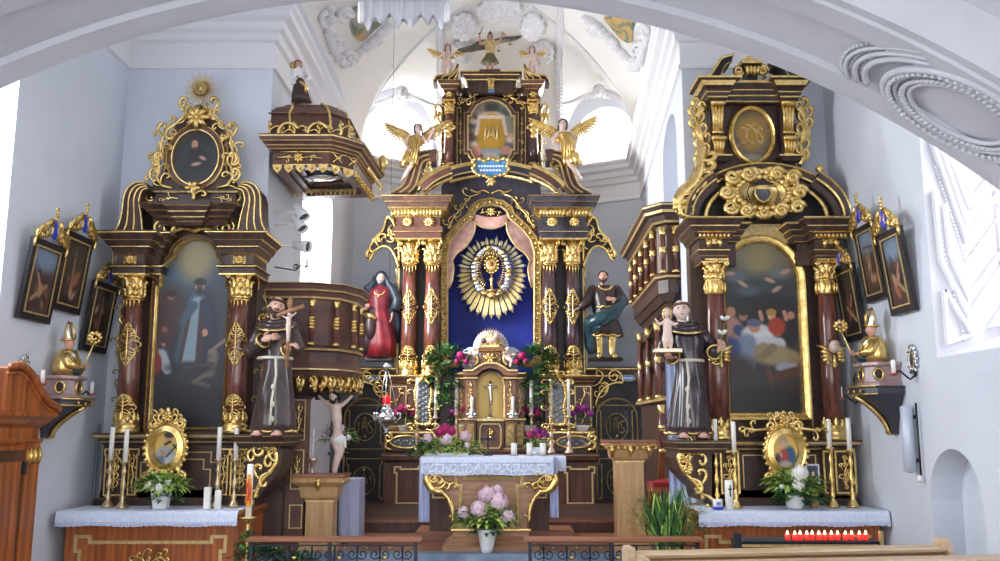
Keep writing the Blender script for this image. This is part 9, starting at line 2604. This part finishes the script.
# tall grass plant behind right rail
q = P(668,540,10.1)
t_ = thing('grass_plant','bushy green spider plant with long arching blades behind the right rail','potted plant',(P(668,540,10.0).x,10.0,0))
bx = P(668,540,10.0).x
mb = MB(terracotta); mb.lathe((bx,10.0,0),[(.14,0),(.19,.30),(.20,.32)],18); mb.build('pot',t_)
rg = random.Random(4); mb = MB(green_leaf)
for i in range(360):
 a = rg.uniform(0,2 * pi); h = rg.uniform(.75,1.45); rr = rg.uniform(.12,.42); st = V(bx + .07 * cos(a),10.0 + .07 * sin(a),.30)
 pts = []
 for j in range(6):
  t = j / 5; pts.append(st + V(cos(a) * rr * t ** 1.3,sin(a) * rr * .7 * t ** 1.3,h * (1.5 * t - .85 * t * t * rg.uniform(.9,1.15))))
 mb.use(rg.choice([green_leaf,green_leaf,lime_leaf,dark_leaf])); s_ = V(-sin(a),cos(a),0) * .011; vs = []
 for j,p in enumerate(pts): w_ = 1 - .85 * (j / 5) ** 2; vs += [p - s_ * w_,p + s_ * w_ + V(0,0,.003)]
 mb.add(vs,[(2 * j,2 * j + 1,2 * j + 3,2 * j + 2) for j in range(5)],True)
f = mb.build('blades',t_); f['kind'] = 'stuff'
# ---------------------------------------------------------------- votive candle rack
yv = 9.15; zr_ = ZY(537.5,yv); xa,xb = P(733,540,yv).x,P(873,540,yv).x
t_ = thing('votive_rack','long black metal votive candle rack in front of the right side altar','rack',((xa + xb) / 2,yv,0))
mb = MB(wood_black); mb.box(xa + .02,xb,yv - .16,yv + .16,zr_ - .22,zr_ - .03); mb.use(gold_line); mb.box(xa + .03,xb - .02,yv - .175,yv - .165,zr_ - .07,zr_ - .045); mb.box(xa + .02,xb,yv - .18,yv - .16,zr_ - .03,zr_ - .018,iron); mb.box(xa + .02,xb,yv - .16,yv + .16,zr_ - .03,zr_ - .015,iron)
mb.build('tray',t_)
mb = MB(gold_line); mb.box(xb - .005,xb + .025,yv - .19,yv - .15,.02,zr_ + .08); mb.build('brass_post',t_)
mb = MB(iron); mb.box(xa - .02,xa + .04,yv - .18,yv - .12,0,zr_ + .06); mb.build('end_post',t_)
for q in (xa + .1,xb - .1): mb = MB(iron); mb.box(q - .02,q + .02,yv - .02,yv + .02,0,zr_ - .22); mb.build('leg',t_)
for q in (xa - 0.0,):
 pass
ORD = 'first second third fourth fifth sixth seventh eighth ninth tenth eleventh twelfth thirteenth'.split()
GV = 'burning red votive candles on the black rack'
first = None
pxs = [787.5,794.5,800.5,806.5,812.5,818.5,825,831,838,845,852,859,866]
for i,px in enumerate(pxs):
 x = P(px,534,yv - .06).x
 if first is None:
  t_ = thing('votive_candle','leftmost burning red votive candle on the black rack, standing slightly apart','candle',(x,yv - .06,zr_ - .015),GV)
  mb = MB(candle_red); mb.lathe((x,yv - .06,zr_ - .015),[(.021,0),(.026,.02),(.028,.055),(.024,.055),(.022,.045)],14); mb.build('red_cup',t_)
  mb = MB(flame); mb.lathe((x,yv - .06,zr_ + .032),[(.006,0),(.012,.012),(.009,.026),(.001,.042)],10); mb.build('flame',t_)
  first = t_
 else: dup(first,(x,yv - .06 + .01 * (-1) ** i,zr_ - .015),'%s burning red votive candle on the black rack, counted from the left' % ORD[i],GV)
# ---------------------------------------------------------------- pews
def pew(lab,x0,x1,y,zt_,end_left,end_right,depth=.34,slope=0.0):
 t_ = thing('pew',lab,'pew',((x0 + x1) / 2,y,0))
 mb = MB(wood_pew)
 # back panel with book ledge
 mb.box(x0,x1,y - .02,y + .02,.1,zt_ - .05)
 mb.build('back_panel',t_)
 mb = MB(wood_pew); mb.stack(x0 + .02,x1 - .02,y - .10,y + .10,[(zt_ - .05,-.03,wood_pew),(zt_ - .035,.0,None),(zt_ - .012,.01,None),(zt_,-.01,None)]); mb.build('top_rail',t_)
 mb = MB(wood_pew); mb.box(x0 + .02,x1 - .02,y - depth - .02,y - .02,.40,.44); mb.build('seat',t_)
 for x,e,s_ in ((x0,end_left,-1),(x1,end_right,1)):
  mb = MB(wood_oak if False else wood_pew)
  if e == 'curved':
   sh = [(-.40,0),(-.40,.42),(-.30,.60),(-.14,.70),(-.12,zt_ - .02),(-.07,zt_ + .055),(.0,zt_ + .07),(.06,zt_ + .05),(.10,zt_ - .03),(.12,.7),(.14,0)]
  else:
   sh = [(-.30,0),(-.30,.5),(-.12,.7),(-.11,zt_ + .04),(.05,zt_ + .05),(.09,zt_ + .02),(.09,0)]
  a,b = (x - .05,x + .0) if s_ < 0 else (x,x + .05)
  n = len(sh); mb.add([(a,y + p,q) for p,q in sh] + [(b,y + p,q) for p,q in sh],[tuple(range(n)),tuple(range(2 * n - 1,n - 1,-1))] + [(i,(i + 1) % n,(i + 1) % n + n,i + n) for i in range(n)],False)
  mb.build('pew_end',t_)
 return t_
yw = 7.45; zw = ZY(549,yw)
xe = P(952,545,yw).x
p1 = pew('light oak pew nearest the right side altar with curved end by the wall niche',P(626,552,yw).x,xe,yw,zw,'plain','curved')
p1.rotation_euler = (0,0,.15)
yw2 = 7.0; zw2 = ZY(559.5,yw2)
p2 = pew('light oak pew in front, its top rail running out of the picture at right',P(640,561,yw2).x,P(1040,556,yw2).x,yw2,zw2,'plain','curved')
p2.rotation_euler = (0,0,.13)
# ---------------------------------------------------------------- confessional at the left edge
t_ = thing('confessional','polished brown wooden cabinet with curved pediment at the left wall','cabinet',(XL,8.4,0))
mb = MB(wood_warm)
x0,x1,ya,yb = XL,-4.42,7.05,8.75
ztop = ZY(428,8.3)
mb.box(x0,x1,ya,yb,0,ztop)
for (z0,z1,o0,o1,m) in ((0,.12,.04,.04,wood_warm),(ztop - .16,ztop - .13,.0,.03,wood_warm),(ztop - .13,ztop - .1,.03,.03,None),(ztop,ztop + .04,.0,.05,None),(ztop + .04,ztop + .08,.05,.08,None),(ztop + .08,ztop + .11,.08,.12,None),(ztop + .11,ztop + .14,.12,.12,None)):
 if m: mb.use(m)
 mb.frus(x0,x1 + o0,ya,yb + o0,z0,x0,x1 + o1,ya,yb + o1,z1)
mb.build('cabinet_body',t_)
mb = MB(wood_warm); zc1 = ztop + .14; K = 16
vs = []
pf = []
for i in range(K + 1):
 v = i / K; y = yb + .12 - (yb - ya) * .55 * v; z = zc1 + .02 + .36 * (v ** .6) * (1 if v < .75 else 1) - .07 * sin(pi * 2 * v)
 pf.append((y,z))
for off,dz in ((0,0),(.10,.05),(.14,.05),(.14,0)): pass
n = len(pf)
vs = [(x0,y,zc1 - .01) for y,z in pf] + [(x0,y,z) for y,z in pf] + [(x1 + .10,y,z) for y,z in pf] + [(x1 + .10,y,zc1 - .01) for y,z in pf]
mb.add(vs,[(r * n + i,r * n + i + 1,(r + 1) * n + i + 1,(r + 1) * n + i) for r in range(3) for i in range(n - 1)] + [(0,n,2 * n,3 * n),(n - 1,4 * n - 1,3 * n - 1,2 * n - 1)],False)
mb.tube([(x1 + .12,y,z + .01) for y,z in pf],.035,6); mb.tube([(x1 + .10,y,z - .05) for y,z in pf],.02,6)
mb.build('curved_pediment',t_)
mb = MB(wood_warm); px0 = x1
mb.box(x1,x1 + .05,8.45,8.70,.12,ztop - .14); mb.use(gold); mb.box(x1 + .045,x1 + .062,8.47,8.68,ztop - .32,ztop - .20); leafy(mb,[(x1 + .0,ztop - .3),(x1 + .01,ztop - .22)],.01,8.7,.006)
for yy in (8.50,8.58,8.66): mb.tube([(x1 + .06,yy,ztop - .33),(x1 + .075,yy,ztop - .26),(x1 + .06,yy,ztop - .18)],[.014,.02,.014],5)
mb.box(x1,x1 + .045,7.9,8.42,.15,ztop - .2,wood_mensa); mb.box(x1 + .045,x1 + .055,7.95,8.37,.25,ztop - .3,wood_warm); mb.use(iron); mb.box(x1 + .045,x1 + .07,8.40,8.45,ZY(468,8.4) - .06,ZY(468,8.4) + .06)
mb.build('door',t_)
# ---------------------------------------------------------------- stucco frames with frescoes, cartouches on the vault
def vault_hit(px,py):
 # first point along the pixel's ray that meets the chancel vault
 a = (px - 500) / F; b = (280.5 - py) / F; d = V(a,cos(PIT) - b * sin(PIT),sin(PIT) + b * cos(PIT)); t = 8.0
 while t < 24:
  p = V(0,0,CZ) + d * t
  if p.y > 11.3 and p.z >= vault(p.x,p.y) - .03: return p
  t += .02
 return V(0,0,CZ) + d * 20
def vault_curve(pts,off=.04): return [vault_hit(*p) + V(0,-off * .5,-off) for p in pts]
def strip(lab,outline,inner,fres,cols,seed):
 c0 = vault_hit(*inner[0]); t_ = thing('stucco_relief',lab,'relief',tuple(c0))
 g = MB(stucco)
 sp = vault_curve(smooth_path(outline,4))
 g.tube(sp,.07,7);
 for i in range(0,len(sp),2): g.ell(sp[i],(.10 + .03 * (i % 3),.10,.09),nu=7,nv=5)
 for (cx,cy,r,sg) in fres:
  k_ = 18; g.tube([q for q in vault_curve([(cx + r * (1 - .85 * i / k_) * cos(i * .55),cy + sg * r * (1 - .85 * i / k_) * sin(i * .55)) for i in range(k_)])],.055,6)
 g.build('stucco_frame',t_)
 vs = vault_curve(smooth_path(inner,3,True),.02);
 m_ = MB(stucco); c = V(0,0,0)
 for v in vs: c += v
 c /= len(vs); rg = random.Random(seed); pats = cols
 rings = 5; pts = []
 n = len(vs)
 for r in range(rings + 1):
  for v in vs: pts.append(c.lerp(v,r / rings))
 for r in range(rings):
  for i in range(n):
   cen = pts[r * n + i]; pick = cols[min(len(cols) - 1,int((i / n * 7 + r * .4)) % len(cols))]
   m_.use(pick); m_.add([pts[r * n + i],pts[r * n + (i + 1) % n],pts[(r + 1) * n + (i + 1) % n],pts[(r + 1) * n + i]],[(0,1,2,3)],True)
 m_.build('fresco',t_)
fy,fb,fg = mat('fresco_ochre',srgb(206,176,110),.9,col2=srgb(186,150,92),nscale=4),mat('fresco_blue',srgb(150,168,184),.9,col2=srgb(176,164,150),nscale=4),mat('fresco_green',srgb(112,138,120),.9,col2=srgb(150,140,110),nscale=4)
strip('white scrolled stucco frame around a small fresco at the left of the chancel vault',[(330,8),(328,30),(334,48),(344,62),(352,56),(366,46),(378,36),(388,26)],[(350,8),(352,26),(357,38),(364,40),(374,30),(384,20),(376,6)],[(328,16,9,1),(345,14,8,-1),(337,40,7,1),(349,58,8,-1),(375,40,5,1)],[fy,fb,fg],1)
strip('white scrolled stucco frame around a small fresco at the right of the chancel vault',[(585,18),(596,24),(606,34),(616,46),(626,56),(634,66),(642,52),(646,34)],[(604,16),(610,26),(620,38),(630,42),(633,30),(630,18)],[(593,30,5,1),(641,30,7,-1),(637,46,7,1),(634,62,5,-1),(612,40,4,1)],[fg,fy],2)
for cxp,cyp,rx_,ry_,d_ in ((464,26,9,11,'round white stucco floral boss on the vault left of the topmost angel'),(532,26,9,11,'round white stucco floral boss on the vault right of the topmost angel'),(499,10,19,9,'wide white stucco cartouche on the vault directly above the topmost angel'),
 (461,52,8,9,'white stucco vase relief behind the left attic cherub'),(542,52,8,9,'white stucco vase relief behind the right attic cherub')):
 g = MB(stucco); rg = random.Random(int(cxp))
 Yw = 18.62 if True else 0
 def hit(px,py):
  p = vault_hit(px,py); w_ = P(px,py,18.6)
  return (p if p.y < 18.6 else w_) + V(0,-.06,-.04)
 for k_ in range(3):
  rr = 1 - .33 * k_
  g.tube([hit(cxp + rx_ * rr * cos(a),cyp + ry_ * rr * sin(a)) for a in [2 * pi * i / 22 for i in range(22)]],.05,6,closed=True)
  for i in range(11 - 2 * k_):
   a = 2 * pi * i / (11 - 2 * k_) + k_; g.ell(hit(cxp + rx_ * rr * cos(a),cyp + ry_ * rr * sin(a)),(.09,.08,.08),nu=7,nv=5)
 g.ell(hit(cxp,cyp),.12,nu=8,nv=6)
 tag(g.build('stucco_boss'),d_,'relief')
